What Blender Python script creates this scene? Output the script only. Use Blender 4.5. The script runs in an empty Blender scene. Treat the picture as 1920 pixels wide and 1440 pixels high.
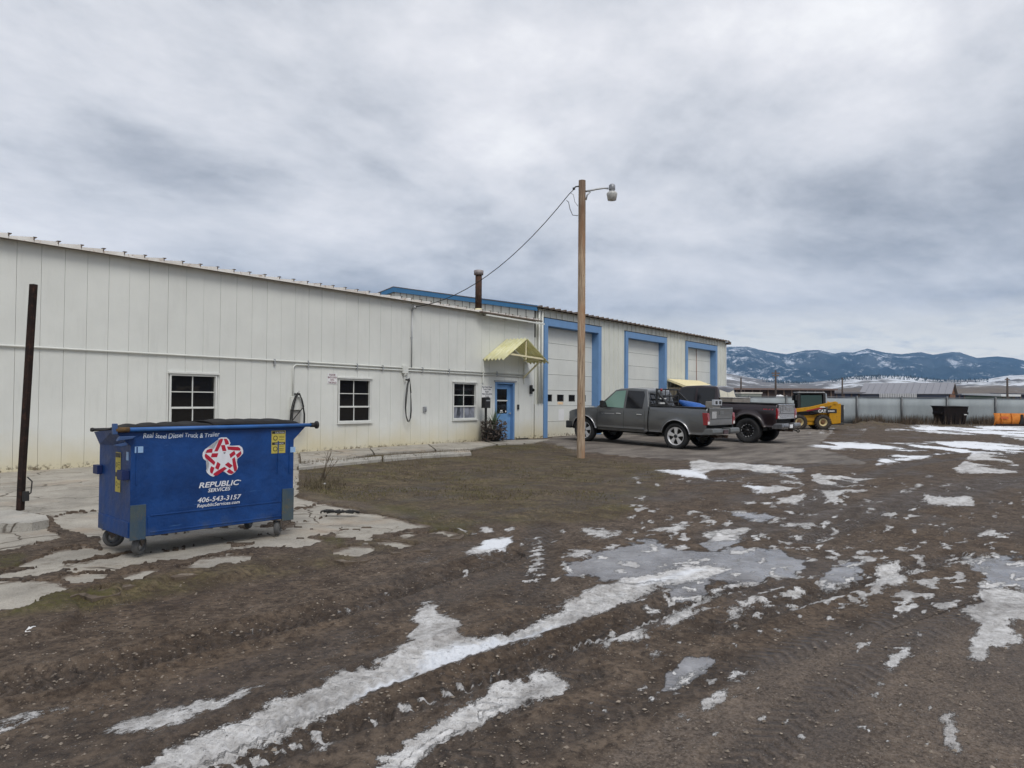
import bpy, bmesh, math, random
import numpy as np
from mathutils import Vector, Matrix
random.seed(7); RNG = np.random.default_rng(7)
scene = bpy.context.scene
COL = scene.collection

# ------------------------------------------------------------------ camera
F_PX, CX, CY, CAMZ = 1331.0, 960.0, 720.0, 1.55
YAW, PITCH, ROLL = math.radians(38.0), math.radians(1.28), 0.007
fh = np.array([math.cos(YAW), math.sin(YAW), 0.0]); rh = np.array([math.sin(YAW), -math.cos(YAW), 0.0]); uz = np.array([0, 0, 1.0])
FWD = math.cos(PITCH) * fh + math.sin(PITCH) * uz
UP0 = -math.sin(PITCH) * fh + math.cos(PITCH) * uz
RGT = rh * math.cos(ROLL) + UP0 * math.sin(ROLL)
UPV = UP0 * math.cos(ROLL) - rh * math.sin(ROLL)
cam_d = bpy.data.cameras.new('camera'); cam = bpy.data.objects.new('camera', cam_d); COL.objects.link(cam)
M = Matrix.Identity(4)
for i in range(3):
    M[i][0], M[i][1], M[i][2] = RGT[i], UPV[i], -FWD[i]
M[2][3] = CAMZ
cam.matrix_world = M
cam_d.sensor_width = 36.0; cam_d.lens = F_PX / 1920 * 36.0
cam_d.clip_start = 0.1; cam_d.clip_end = 60000
scene.camera = cam
scene.render.resolution_x, scene.render.resolution_y = 1024, 768

# ------------------------------------------------------------------ world: overcast sky
SUN_EL, SUN_AZ = math.radians(52), math.radians(-118)     # azimuth measured from +X, counter-clockwise
world = bpy.data.worlds.new('World'); scene.world = world; world.use_nodes = True
def build_world():
    nt = world.node_tree; nt.nodes.clear(); L = nt.links
    N = lambda t, **k: _n(nt, t, **k)
    tc = N('ShaderNodeTexCoord')
    sep = N('ShaderNodeSeparateXYZ'); L.new(tc.outputs['Generated'], sep.inputs[0])
    def mth(op, a, b=None, c=None, clamp=False):
        m = N('ShaderNodeMath', operation=op); m.use_clamp = clamp
        for i, v in enumerate((a, b, c)):
            if v is None: continue
            if isinstance(v, (int, float)): m.inputs[i].default_value = v
            else: L.new(v, m.inputs[i])
        return m.outputs[0]
    z = mth('MAXIMUM', sep.outputs['Z'], 0.0)
    den = mth('ADD', z, 0.13)
    px = mth('DIVIDE', sep.outputs['X'], den); py = mth('DIVIDE', sep.outputs['Y'], den)
    cmb = N('ShaderNodeCombineXYZ'); L.new(px, cmb.inputs[0]); L.new(py, cmb.inputs[1])
    mp = N('ShaderNodeMapping'); mp.inputs['Rotation'].default_value = (0, 0, math.radians(SKY_ROT)); mp.inputs['Scale'].default_value = (1.0, 1.35, 1); mp.inputs['Location'].default_value = SKY_LOC
    L.new(cmb.outputs[0], mp.inputs[0])
    mp2 = N('ShaderNodeMapping'); mp2.inputs['Scale'].default_value = (1.0, 1.0, 1.7); mp2.inputs['Rotation'].default_value = (0.0, 0.25, 0.6); mp2.inputs['Location'].default_value = (1.3, 4.1, 0.2); L.new(tc.outputs['Generated'], mp2.inputs[0])
    def noise(scale, det, rough, dist=0.0, lac=2.0, vec=None):
        n = N('ShaderNodeTexNoise'); n.inputs['Scale'].default_value = scale; n.inputs['Detail'].default_value = det
        n.inputs['Roughness'].default_value = rough; n.inputs['Distortion'].default_value = dist; n.inputs['Lacunarity'].default_value = lac
        L.new(vec if vec is not None else mp.outputs[0], n.inputs['Vector']); return n.outputs['Fac']
    def ramp(f, stops):
        r = N('ShaderNodeValToRGB'); L.new(f, r.inputs[0]); e = r.color_ramp.elements
        while len(e) < len(stops): e.new(0.5)
        for q, (p, c) in zip(e, stops): q.position = p; q.color = (*c, 1)
        return r.outputs[0]
    n1 = noise(0.55, 6, 0.55, 0.5); n2 = noise(1.9, 8, 0.60, 0.35); n3 = noise(5.5, 7, 0.66, 0.3); nb = noise(1.9, 10, 0.60, 0.25, vec=mp2.outputs[0])
    s = mth('ADD', mth('ADD', mth('MULTIPLY', n1, 0.32), mth('MULTIPLY', nb, 0.50)), mth('ADD', mth('MULTIPLY', n2, 0.12), mth('MULTIPLY', n3, 0.06)))
    cloud = ramp(s, SKY_STOPS)
    # gap of brighter sky low over the hills, all the way round
    gapn = mth('ADD', sep.outputs['Z'], mth('MULTIPLY', mth('SUBTRACT', n2, 0.5), 0.05))
    gap = ramp(gapn, [(0.0, (1, 1, 1)), (0.075, (0.9, 0.9, 0.9)), (0.125, (0.0, 0.0, 0.0)), (1.0, (0, 0, 0))])
    streak = ramp(mth('ADD', n2, mth('MULTIPLY', n3, 0.25)), [(0.42, (0.86, 0.87, 0.87)), (0.64, (1.35, 1.27, 1.10))])
    mx = N('ShaderNodeMix', data_type='RGBA'); L.new(gap, mx.inputs['Factor']); L.new(cloud, mx.inputs['A']); L.new(streak, mx.inputs['B'])
    sky = N('ShaderNodeTexSky'); sky.sky_type = 'NISHITA'; sky.sun_disc = False; sky.sun_elevation = SUN_EL; sky.sun_rotation = math.radians(90) - SUN_AZ
    vm = N('ShaderNodeVectorMath', operation='SCALE'); L.new(mx.outputs['Result'], vm.inputs[0]); vm.inputs['Scale'].default_value = SKY_GAIN
    mx2 = N('ShaderNodeMix', data_type='RGBA'); mx2.inputs['Factor'].default_value = 0.96
    L.new(sky.outputs[0], mx2.inputs['A']); L.new(vm.outputs[0], mx2.inputs['B'])
    bg = N('ShaderNodeBackground'); bg.inputs['Strength'].default_value = 0.1; L.new(mx2.outputs['Result'], bg.inputs['Color'])
    out = N('ShaderNodeOutputWorld'); L.new(bg.outputs[0], out.inputs['Surface'])
def _n(nt, t, **k):
    n = nt.nodes.new(t)
    for a, v in k.items(): setattr(n, a, v)
    return n
SKY_ROT, SKY_LOC, SKY_GAIN = 20, (3.1, 1.7, 0), 9.0
SKY_STOPS = [(0.39, (0.29, 0.31, 0.35)), (0.455, (0.46, 0.48, 0.525)), (0.51, (0.64, 0.655, 0.695)), (0.57, (0.80, 0.80, 0.83)), (0.64, (1.0, 1.0, 1.0))]
build_world()
world.cycles.sampling_method = 'MANUAL'; world.cycles.sample_map_resolution = 512
sun_d = bpy.data.lights.new('sun', 'SUN'); sun_d.energy = 1.5; sun_d.angle = math.radians(24); sun_d.color = (1.0, 0.97, 0.92)
sun = bpy.data.objects.new('sun', sun_d); COL.objects.link(sun)
sdir = Vector((math.cos(SUN_EL) * math.cos(SUN_AZ), math.cos(SUN_EL) * math.sin(SUN_AZ), math.sin(SUN_EL)))
sun.rotation_euler = sdir.to_track_quat('Z', 'Y').to_euler(); sun.location = (0, 0, 60)
vs = scene.view_settings
vs.view_transform = 'Standard'; vs.look = 'None'; vs.gamma = 1.0; vs.exposure = 0.35; vs.use_curve_mapping = False
scene.render.engine = 'CYCLES'
scene.cycles.use_denoising = True; scene.cycles.max_bounces = 6; scene.cycles.diffuse_bounces = 3; scene.cycles.glossy_bounces = 3
scene.cycles.transparent_max_bounces = 12; scene.cycles.volume_bounces = 0; scene.cycles.caustics_reflective = False; scene.cycles.caustics_refractive = False

# ------------------------------------------------------------------ photo geometry -> places
def sstep(a, b, x):
    t = np.clip((np.asarray(x, float) - a) / (b - a), 0, 1); return t * t * (3 - 2 * t)
def gz(X, Y):                                   # lie of the ground: rises gently to the building
    return 0.12 * sstep(9.0, 15.0, Y) * sstep(-8, -2, X) * (1 - sstep(42, 47, X))
def ray(px, py):
    return FWD + RGT * ((px - CX) / F_PX) + UPV * ((CY - py) / F_PX)
def P(px, py, dz=0.0):                          # the point of the ground (plus dz) seen at a pixel
    d = ray(px, py); z = dz; p = None
    for _ in range(6):
        t = (z - CAMZ) / d[2]; p = d * t + np.array([0, 0, CAMZ]); z = float(gz(p[0], p[1])) + dz
    return Vector(p)
WY = 15.67                                      # plane of the building front
def Wp(px, py, y=WY):
    d = ray(px, py); t = y / d[1]; return Vector(d * t + np.array([0, 0, CAMZ]))
def At(px, py, depth):
    return Vector(ray(px, py) * depth + np.array([0, 0, CAMZ]))
def proj(P3):                                   # world -> pixel (arrays n,3)
    d = np.asarray(P3, float) - np.array([0, 0, CAMZ]); zf = d @ FWD
    zf = np.where(np.abs(zf) < 1e-6, 1e-6, zf)
    return CX + F_PX * (d @ RGT) / zf, CY - F_PX * (d @ UPV) / zf, zf

# ------------------------------------------------------------------ numpy noise
_perm = np.random.default_rng(3).random((256, 256))
def vnoise(x, y):
    xi = np.floor(x).astype(int); yi = np.floor(y).astype(int); fx = x - xi; fy = y - yi
    fx = fx * fx * (3 - 2 * fx); fy = fy * fy * (3 - 2 * fy)
    a = _perm[xi & 255, yi & 255]; b = _perm[(xi + 1) & 255, yi & 255]; c = _perm[xi & 255, (yi + 1) & 255]; d = _perm[(xi + 1) & 255, (yi + 1) & 255]
    return (a * (1 - fx) + b * fx) * (1 - fy) + (c * (1 - fx) + d * fx) * fy
def fbm(x, y, o=4, ridged=False):
    s = 0; a = 0.5; t = 0
    for k in range(o):
        n = vnoise(x * 2 ** k + 17.3 * k, y * 2 ** k + 9.1 * k)
        if ridged: n = 1 - np.abs(2 * n - 1)
        s = s + a * n; t += a; a *= 0.5
    return s / t

# ------------------------------------------------------------------ object helpers
def tag(o, label=None, cat=None, group=None, kind=None):
    if label: o['label'] = label
    if cat: o['category'] = cat
    if group: o['group'] = group
    if kind: o['kind'] = kind
    return o
def thing(name, label, cat, loc=(0, 0, 0), rotz=0.0, group=None, rot=None):
    o = bpy.data.objects.new(name, None); COL.objects.link(o); o.location = loc
    o.rotation_euler = rot if rot else (0, 0, rotz); o.empty_display_size = 0.2
    return tag(o, label, cat, group)
def link(name, mesh, parent=None):
    o = bpy.data.objects.new(name, mesh); COL.objects.link(o)
    if parent is not None: o.parent = parent
    return o
class MB:
    def __init__(s): s.v = []; s.f = []; s.m = []; s.sm = []
    def add(s, vs, fs, m=0, smooth=False):
        b = len(s.v); s.v += [tuple(float(c) for c in p) for p in vs]
        for f in fs: s.f.append(tuple(i + b for i in f)); s.m.append(m); s.sm.append(smooth)
        return s
    def box(s, x0, x1, y0, y1, z0, z1, m=0):
        vs = [(x, y, z) for x in (x0, x1) for y in (y0, y1) for z in (z0, z1)]
        return s.add(vs, [(0, 1, 3, 2), (4, 6, 7, 5), (0, 4, 5, 1), (2, 3, 7, 6), (0, 2, 6, 4), (1, 5, 7, 3)], m)
    def obox(s, c, sx, sy, sz, R, m=0):             # box round c, sizes, 3x3 rotation
        vs = []
        for x in (-.5, .5):
            for y in (-.5, .5):
                for z in (-.5, .5): vs.append(Vector(c) + R @ Vector((x * sx, y * sy, z * sz)))
        return s.add(vs, [(0, 1, 3, 2), (4, 6, 7, 5), (0, 4, 5, 1), (2, 3, 7, 6), (0, 2, 6, 4), (1, 5, 7, 3)], m)
    def bar(s, a, b, w, h, m=0, up=(0, 0, 1)):
        a, b = Vector(a), Vector(b); d = (b - a); L = d.length; d.normalize(); u = Vector(up)
        x = d.cross(u)
        if x.length < 1e-4: x = d.cross(Vector((1, 0, 0)))
        x.normalize(); u = x.cross(d)
        R = Matrix((d, x, u)).transposed(); return s.obox((a + b) / 2, L, w, h, R, m)
    def prism(s, pts, lo, hi, axis='y', m=0):       # polygon in the two other axes, extruded along axis
        n = len(pts)
        def mk(a, b, t): return {'x': (t, a, b), 'y': (a, t, b), 'z': (a, b, t)}[axis]
        vs = [mk(a, b, lo) for a, b in pts] + [mk(a, b, hi) for a, b in pts]
        fs = [tuple(range(n))[::-1], tuple(range(n, 2 * n))] + [(i, (i + 1) % n, (i + 1) % n + n, i + n) for i in range(n)]
        return s.add(vs, fs, m)
    def tube(s, pts, r, n=8, m=0, cap=True, smooth=True):
        pts = [Vector(p) for p in pts]; rs = r if isinstance(r, (list, tuple)) else [r] * len(pts)
        vs, fs = [], []; pu = None
        for i, p in enumerate(pts):
            d = (pts[min(i + 1, len(pts) - 1)] - pts[max(i - 1, 0)]).normalized()
            if pu is None: pu = d.orthogonal().normalized()
            u = (pu - d * pu.dot(d)).normalized(); pu = u; w = d.cross(u)
            for k in range(n):
                a = 2 * math.pi * k / n; vs.append(p + (u * math.cos(a) + w * math.sin(a)) * rs[i])
        for i in range(len(pts) - 1):
            for k in range(n): fs.append((i * n + k, i * n + (k + 1) % n, (i + 1) * n + (k + 1) % n, (i + 1) * n + k))
        s.add(vs, fs, m, smooth)
        if cap:
            b = len(s.v) - len(vs); q = len(pts) - 1
            s.f.append(tuple(b + k for k in range(n))[::-1]); s.m.append(m); s.sm.append(False)
            s.f.append(tuple(b + q * n + k for k in range(n))); s.m.append(m); s.sm.append(False)
        return s
    def lathe(s, prof, n=24, axis='z', c=(0, 0, 0), m=0, smooth=True, close=False):   # prof: (radius, height)
        vs, fs = [], []
        for r, h in prof:
            for k in range(n):
                a = 2 * math.pi * k / n; p = {'z': (r * math.cos(a), r * math.sin(a), h), 'y': (r * math.cos(a), h, r * math.sin(a)), 'x': (h, r * math.cos(a), r * math.sin(a))}[axis]
                vs.append((p[0] + c[0], p[1] + c[1], p[2] + c[2]))
        q = len(prof)
        for i in range(q if close else q - 1):
            j = (i + 1) % q
            for k in range(n): fs.append((i * n + k, i * n + (k + 1) % n, j * n + (k + 1) % n, j * n + k))
        return s.add(vs, fs, m, smooth)
    def grid(s, nu, nv, fn, m=0, smooth=True):
        vs = [fn(i, j) for i in range(nu) for j in range(nv)]
        fs = [(i * nv + j, (i + 1) * nv + j, (i + 1) * nv + j + 1, i * nv + j + 1) for i in range(nu - 1) for j in range(nv - 1)]
        return s.add(vs, fs, m, smooth)
    def mesh(s, name, mats, fix=True):
        me = bpy.data.meshes.new(name); me.from_pydata(s.v, [], s.f)
        for mt in (mats if isinstance(mats, (list, tuple)) else [mats]): me.materials.append(mt)
        me.polygons.foreach_set('material_index', s.m); me.polygons.foreach_set('use_smooth', s.sm)
        if fix:
            bm = bmesh.new(); bm.from_mesh(me); bmesh.ops.recalc_face_normals(bm, faces=bm.faces); bm.to_mesh(me); bm.free()
        me.update(); return me
    def build(s, name, mats, parent=None, bevel=0.0, seg=2, fix=True):
        o = link(name, s.mesh(name, mats, fix), parent)
        if bevel:
            b = o.modifiers.new('bevel', 'BEVEL'); b.width = bevel; b.segments = seg; b.limit_method = 'ANGLE'; b.angle_limit = math.radians(35)
            b.harden_normals = False
        return o
def np_mesh(name, V, Fc, mats, smooth=True, attrs=None):
    me = bpy.data.meshes.new(name); V = np.asarray(V, np.float32); Fc = np.asarray(Fc, np.int32); k = Fc.shape[1]
    me.vertices.add(len(V)); me.vertices.foreach_set('co', V.ravel())
    me.loops.add(Fc.size); me.loops.foreach_set('vertex_index', Fc.ravel())
    me.polygons.add(len(Fc)); me.polygons.foreach_set('loop_start', np.arange(0, Fc.size, k, dtype=np.int32)); me.polygons.foreach_set('loop_total', np.full(len(Fc), k, np.int32))
    me.polygons.foreach_set('use_smooth', np.full(len(Fc), smooth))
    for a, d in (attrs or {}).items():
        at = me.attributes.new(a, 'FLOAT', 'POINT'); at.data.foreach_set('value', np.asarray(d, np.float32))
    for mt in (mats if isinstance(mats, (list, tuple)) else [mats]): me.materials.append(mt)
    me.update(calc_edges=True); me.validate(); return me
def text_mb(txt, size=1.0, shear=0.0, bold=0.0, align='LEFT', spacing=1.0, depth=0.0):
    c = bpy.data.curves.new('txt', 'FONT'); c.body = txt; c.size = size; c.shear = shear; c.offset = bold; c.align_x = align; c.space_character = spacing
    c.resolution_u = 3; c.extrude = depth; c.fill_mode = 'BOTH' if depth else 'FRONT'
    o = bpy.data.objects.new('txt', c); COL.objects.link(o); dg = bpy.context.evaluated_depsgraph_get(); dg.update()
    me = bpy.data.meshes.new_from_object(o.evaluated_get(dg)); bpy.data.objects.remove(o); bpy.data.curves.remove(c)
    vs = [v.co.copy() for v in me.vertices]; fs = [tuple(p.vertices) for p in me.polygons]; bpy.data.meshes.remove(me)
    return vs, fs
def put_text(mb, txt, size, fn, m=0, width=None, **k):       # fn maps text plane (x, y) to a point
    vs, fs = text_mb(txt, size, **k)
    if width and vs:
        x0 = min(v.x for v in vs); x1 = max(v.x for v in vs); q = width / max(1e-6, x1 - x0)
        al = k.get('align', 'LEFT'); 
        vs = [Vector(((v.x - (x0 if al == 'LEFT' else (x0 + x1) / 2)) * q, v.y, 0)) for v in vs]
    mb.add([fn(v.x, v.y) for v in vs], fs, m)

# ------------------------------------------------------------------ material helpers
class NT:
    def __init__(s, name):
        s.mat = bpy.data.materials.new(name); s.mat.use_nodes = True; s.nt = s.mat.node_tree; s.L = s.nt.links
        s.b = s.nt.nodes['Principled BSDF']; s._pos = None
    def N(s, t, **k): return _n(s.nt, t, **k)
    def pos(s):
        if s._pos is None: s._pos = s.N('ShaderNodeNewGeometry').outputs['Position']
        return s._pos
    def obj(s): return s.N('ShaderNodeTexCoord').outputs['Object']
    def put(s, sock, v):
        if isinstance(v, (int, float)):
            sock.default_value = v if sock.type == 'VALUE' else ((v, v, v, 1) if sock.type == 'RGBA' else (v, v, v))
        elif isinstance(v, tuple): sock.default_value = (*v, 1) if (sock.type == 'RGBA' and len(v) == 3) else v
        else: s.L.new(v, sock)
    def noise(s, scale, det=3, rough=0.5, vec=None, dist=0.0, stretch=None):
        n = s.N('ShaderNodeTexNoise'); v = vec if vec is not None else s.pos()
        if stretch: v = s.mapp(v, stretch)
        s.L.new(v, n.inputs['Vector']); s.put(n.inputs['Scale'], scale); s.put(n.inputs['Detail'], det); s.put(n.inputs['Roughness'], rough); s.put(n.inputs['Distortion'], dist)
        return n.outputs['Fac']
    def mapp(s, v, scale=(1, 1, 1), rot=(0, 0, 0), loc=(0, 0, 0)):
        m = s.N('ShaderNodeMapping'); s.L.new(v, m.inputs[0]); m.inputs['Scale'].default_value = scale; m.inputs['Rotation'].default_value = rot; m.inputs['Location'].default_value = loc
        return m.outputs[0]
    def vor(s, scale, feat='F1', vec=None, rand=1.0):
        n = s.N('ShaderNodeTexVoronoi', feature=feat); s.L.new(vec if vec is not None else s.pos(), n.inputs['Vector']); n.inputs['Scale'].default_value = scale; n.inputs['Randomness'].default_value = rand
        return n.outputs
    def ramp(s, f, *stops, interp='LINEAR'):
        r = s.N('ShaderNodeValToRGB'); s.L.new(f, r.inputs[0]); e = r.color_ramp.elements; r.color_ramp.interpolation = interp
        while len(e) < len(stops): e.new(0.5)
        for q, (p, c) in zip(e, stops): q.position = p; q.color = (c, c, c, 1) if isinstance(c, (int, float)) else (*c, 1)
        return r.outputs[0]
    def mix(s, f, a, b, mode='MIX'):
        m = s.N('ShaderNodeMix', data_type='RGBA', blend_type=mode); s.put(m.inputs['Factor'], f); s.put(m.inputs['A'], a); s.put(m.inputs['B'], b); return m.outputs['Result']
    def mth(s, op, a, b=None, c=None, clamp=False):
        m = s.N('ShaderNodeMath', operation=op); m.use_clamp = clamp
        for i, v in enumerate((a, b, c)):
            if v is not None: s.put(m.inputs[i], v)
        return m.outputs[0]
    def attr(s, n): 
        a = s.N('ShaderNodeAttribute'); a.attribute_name = n; return a.outputs['Fac']
    def bump(s, h, strength=0.5, dist=0.02, normal=None):
        b = s.N('ShaderNodeBump'); s.L.new(h, b.inputs['Height']); b.inputs['Strength'].default_value = strength; b.inputs['Distance'].default_value = dist
        if normal is not None: s.L.new(normal, b.inputs['Normal'])
        return b.outputs[0]
    def xyz(s, v=None):
        n = s.N('ShaderNodeSeparateXYZ'); s.L.new(v if v is not None else s.pos(), n.inputs[0]); return n.outputs
    def out(s, col=None, rough=None, metal=None, normal=None, spec=None, coat=None):
        if col is not None: s.put(s.b.inputs['Base Color'], col)
        if rough is not None: s.put(s.b.inputs['Roughness'], rough)
        if metal is not None: s.put(s.b.inputs['Metallic'], metal)
        if spec is not None: s.put(s.b.inputs['Specular IOR Level'], spec)
        if coat is not None: s.put(s.b.inputs['Coat Weight'], coat); s.b.inputs['Coat Roughness'].default_value = 0.08
        if normal is not None: s.L.new(normal, s.b.inputs['Normal'])
        return s.mat
def plain(name, col, rough=0.6, metal=0.0, var=0.12, scale=6.0, spec=0.5, coat=None, bumps=0.0):
    n = NT(name); f = n.noise(scale, 5, 0.6, n.obj())
    c = n.mix(n.ramp(f, (0.3, 0.0), (0.7, 1.0)), tuple(max(0, q * (1 - var)) for q in col), tuple(min(1, q * (1 + var)) for q in col))
    r = n.mth('ADD', n.mth('MULTIPLY', n.mth('SUBTRACT', f, 0.5), 0.25), rough, clamp=True)
    nr = n.bump(n.noise(scale * 12, 2, 0.6, n.obj()), bumps, 0.01) if bumps else None
    return n.out(c, r, metal, nr, spec, coat)
def srgb(r, g, b):
    f = lambda v: (v / 255 / 12.92) if v / 255 <= 0.04045 else ((v / 255 + 0.055) / 1.055) ** 2.4
    return (f(r), f(g), f(b))
# ================================================================== GROUND
# --- outlines read off the photograph; each is carried down to the ground by the vertices it falls on
GX0, GX1, GY0, GY1, GS = -700, 2620, 740, 1780, 2       # raster of the layout, 2 px steps
GW, GH = (GX1 - GX0) // GS, (GY1 - GY0) // GS
def raster(polys, feather=1):
    A = np.zeros((GH, GW), np.float32)
    for p in polys:
        val = 1.0
        if isinstance(p, tuple) and isinstance(p[0], (float, int)): val, p = p
        q = np.array(p, float); x0, x1 = q[:, 0].min(), q[:, 0].max(); y0, y1 = q[:, 1].min(), q[:, 1].max()
        i0, i1 = max(0, int((y0 - GY0) / GS) - 1), min(GH, int((y1 - GY0) / GS) + 2); j0, j1 = max(0, int((x0 - GX0) / GS) - 1), min(GW, int((x1 - GX0) / GS) + 2)
        if i1 <= i0 or j1 <= j0: continue
        yy = (np.arange(i0, i1) * GS + GY0)[:, None]; xx = (np.arange(j0, j1) * GS + GX0)[None, :]
        ins = np.zeros((i1 - i0, j1 - j0), bool); n = len(q)
        for k in range(n):
            xa, ya = q[k]; xb, yb = q[(k + 1) % n]
            if ya == yb: continue
            c = ((ya > yy) != (yb > yy)) & (xx < (xb - xa) * (yy - ya) / (yb - ya) + xa); ins ^= c
        A[i0:i1, j0:j1] = np.maximum(A[i0:i1, j0:j1], ins * val)
    for _ in range(feather):
        B = np.pad(A, 1, mode='edge'); A = (B[1:-1, 1:-1] * 2 + B[:-2, 1:-1] + B[2:, 1:-1] + B[1:-1, :-2] + B[1:-1, 2:]) / 6
    return A
def sample(A, px, py):
    u = np.clip((px - GX0) / GS, 0, GW - 1.001); v = np.clip((py - GY0) / GS, 0, GH - 1.001)
    i, j = v.astype(int), u.astype(int); fu, fv = u - j, v - i
    r = (A[i, j] * (1 - fu) + A[i, j + 1] * fu) * (1 - fv) + (A[i + 1, j] * (1 - fu) + A[i + 1, j + 1] * fu) * fv
    ok = (px > GX0) & (px < GX1) & (py > GY0) & (py < GY1)
    return np.where(ok, r, 0)
def strip(pts, w0, w1=None):                              # ragged ribbon along a polyline
    w1 = w0 if w1 is None else w1; p = np.array(pts, float); n = len(p); L, R = [], []
    for i in range(n):
        d = p[min(i + 1, n - 1)] - p[max(i - 1, 0)]; d /= np.hypot(*d); nn = np.array([-d[1], d[0]]); w = (w0 + (w1 - w0) * i / max(1, n - 1)) * random.uniform(0.75, 1.2)
        if i in (0, n - 1): w *= 0.4
        L.append(tuple(p[i] + nn * w / 2)); R.append(tuple(p[i] - nn * w / 2))
    return L + R[::-1]
def blob(cx, cy, rx, ry, n=11, rough=0.35):
    return [(cx + math.cos(2 * math.pi * k / n) * rx * random.uniform(1 - rough, 1 + rough), cy + math.sin(2 * math.pi * k / n) * ry * random.uniform(1 - rough, 1 + rough)) for k in range(n)]
def sub(a, b, k): return [(a[0] + (b[0] - a[0]) * i / (k - 1), a[1] + (b[1] - a[1]) * i / (k - 1)) for i in range(k)]
def lugs(a, b, k, w, h, ang):                             # row of tyre lug prints still holding snow
    out = []
    for x, y in sub(a, b, k):
        if random.random() < 0.15: continue
        s = random.uniform(0.7, 1.2); dx = math.cos(ang) * h * s; dy = math.sin(ang) * h * s; x += random.uniform(-3, 3); y += random.uniform(-2, 2)
        out.append([(x - w * s / 2, y), (x + w * s * 0.2, y - 1.5 * s), (x + w * s / 2 + dx, y + dy), (x - w * s * 0.1 + dx, y + dy + 2 * s)])
    return out
random.seed(21)
SNOW = [
 [(250,1440),(330,1395),(430,1350),(560,1300),(640,1262),(700,1245),(745,1225),(790,1200),(840,1190),(900,1195),(960,1180),(1050,1140),(1110,1105),(1180,1085),(1250,1070),(1320,1055),(1362,1060),(1340,1080),(1270,1090),(1200,1110),(1140,1140),(1080,1165),(1010,1190),(960,1210),(880,1225),(820,1250),(760,1275),(700,1295),(620,1335),(540,1370),(480,1395),(400,1430),(385,1445),(300,1490),(150,1560),(60,1600),(100,1530)],
 [(790,1130),(830,1135),(825,1150),(845,1160),(850,1200),(790,1215),(775,1195),(790,1165)],
 [(180,1370),(300,1335),(420,1305),(525,1272),(520,1282),(440,1312),(380,1335),(290,1368),(240,1378)],
 [(0,1350),(60,1335),(140,1318),(60,1345),(0,1362),(-120,1400),(-90,1370)], [(0,1375),(30,1362),(20,1375),(0,1383),(-60,1410)],
 [(700,1440),(760,1400),(830,1350),(900,1310),(960,1280),(1000,1262),(1080,1270),(1040,1295),(980,1315),(900,1350),(850,1380),(800,1410),(770,1440),(690,1490),(600,1530)],
 strip(sub((1121,1216),(1318,1147),8), 13, 8), strip(sub((1240,1160),(1378,1094),7), 14, 10), strip([(1324,1175),(1360,1155),(1399,1132),(1425,1118)], 11),
 strip(sub((590,1258),(702,1221),6), 4), strip(sub((655,1197),(742,1180),5), 3), strip(sub((590,1420),(640,1395),4), 7), strip(sub((955,1352),(985,1345),3), 5),
 [(1640,1085),(1650,1060),(1690,1055),(1700,1080),(1690,1100),(1630,1103)], [(1545,1092),(1600,1080),(1622,1078),(1570,1102)], strip([(1585,1052),(1620,1056),(1645,1046)], 8),
 [(1790,1052),(1865,1040),(1870,1048),(1800,1058)], [(1810,1066),(1860,1062),(1850,1072)],
 [(1840,1110),(1870,1100),(1920,1105),(2050,1112),(2060,1160),(1920,1165),(1880,1160),(1905,1190),(1912,1210),(1870,1215),(1830,1240),(1808,1230),(1845,1195),(1840,1175),(1806,1160),(1810,1140),(1845,1130)],
 [(1228,882),(1300,880),(1290,865),(1340,862),(1420,870),(1510,878),(1500,885),(1440,880),(1490,895),(1510,908),(1480,920),(1430,925),(1380,905),(1330,900),(1280,893)],
 [(1520,890),(1580,893),(1640,898),(1600,905),(1630,920),(1575,925),(1570,950),(1555,940),(1530,905)], [(1458,935),(1512,925),(1500,942),(1460,945)],
 [(1480,834),(1560,829),(1700,832),(1800,825),(1880,830),(1920,838),(2080,836),(2100,850),(1920,850),(1840,850),(1780,848),(1720,862),(1640,874),(1650,858),(1700,850),(1620,845),(1560,842)],
 [(1790,880),(1830,845),(1880,852),(1910,875),(1905,888),(1800,888)], [(1660,806),(1740,800),(1920,799),(2100,802),(2100,830),(1920,825),(1860,815),(1780,815),(1720,808)],
 [(900,1025),(920,1008),(960,1005),(950,1035),(915,1035)], [(868,1035),(900,1022),(925,1035),(890,1045)], strip([(768,1058),(800,1051),(832,1047)], 5), strip([(805,1062),(838,1048)], 4),
 [(1080,992),(1110,990),(1175,1000),(1140,1010),(1100,1003)], [(1318,1002),(1400,987),(1415,995),(1370,1010),(1325,1018)], [(1050,1042),(1090,1030),(1130,1036),(1080,1046)], [(1210,992),(1300,980),(1262,1002)], [(1465,980),(1550,986),(1510,992)],
 [(1358,958),(1400,956),(1392,962)], [(1730,925),(1760,932),(1820,930),(1832,950),(1770,950),(1742,945)], [(1350,1265),(1390,1255),(1382,1276)], [(1295,1332),(1340,1300),(1375,1285),(1362,1315),(1310,1335)], [(1265,1347),(1292,1338),(1280,1357)],
 [(1650,1245),(1710,1200),(1700,1225),(1670,1255)], [(1648,1268),(1665,1262),(1668,1285),(1652,1290)], [(1612,1308),(1640,1298),(1648,1308),(1620,1315)], [(1770,1330),(1790,1355),(1795,1385),(1780,1415),(1770,1390),(1765,1345)],
 [(1250,1290),(1285,1260),(1330,1244),(1342,1248),(1300,1262),(1268,1294)], [(1200,1232),(1248,1222),(1225,1238)],
]
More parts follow.
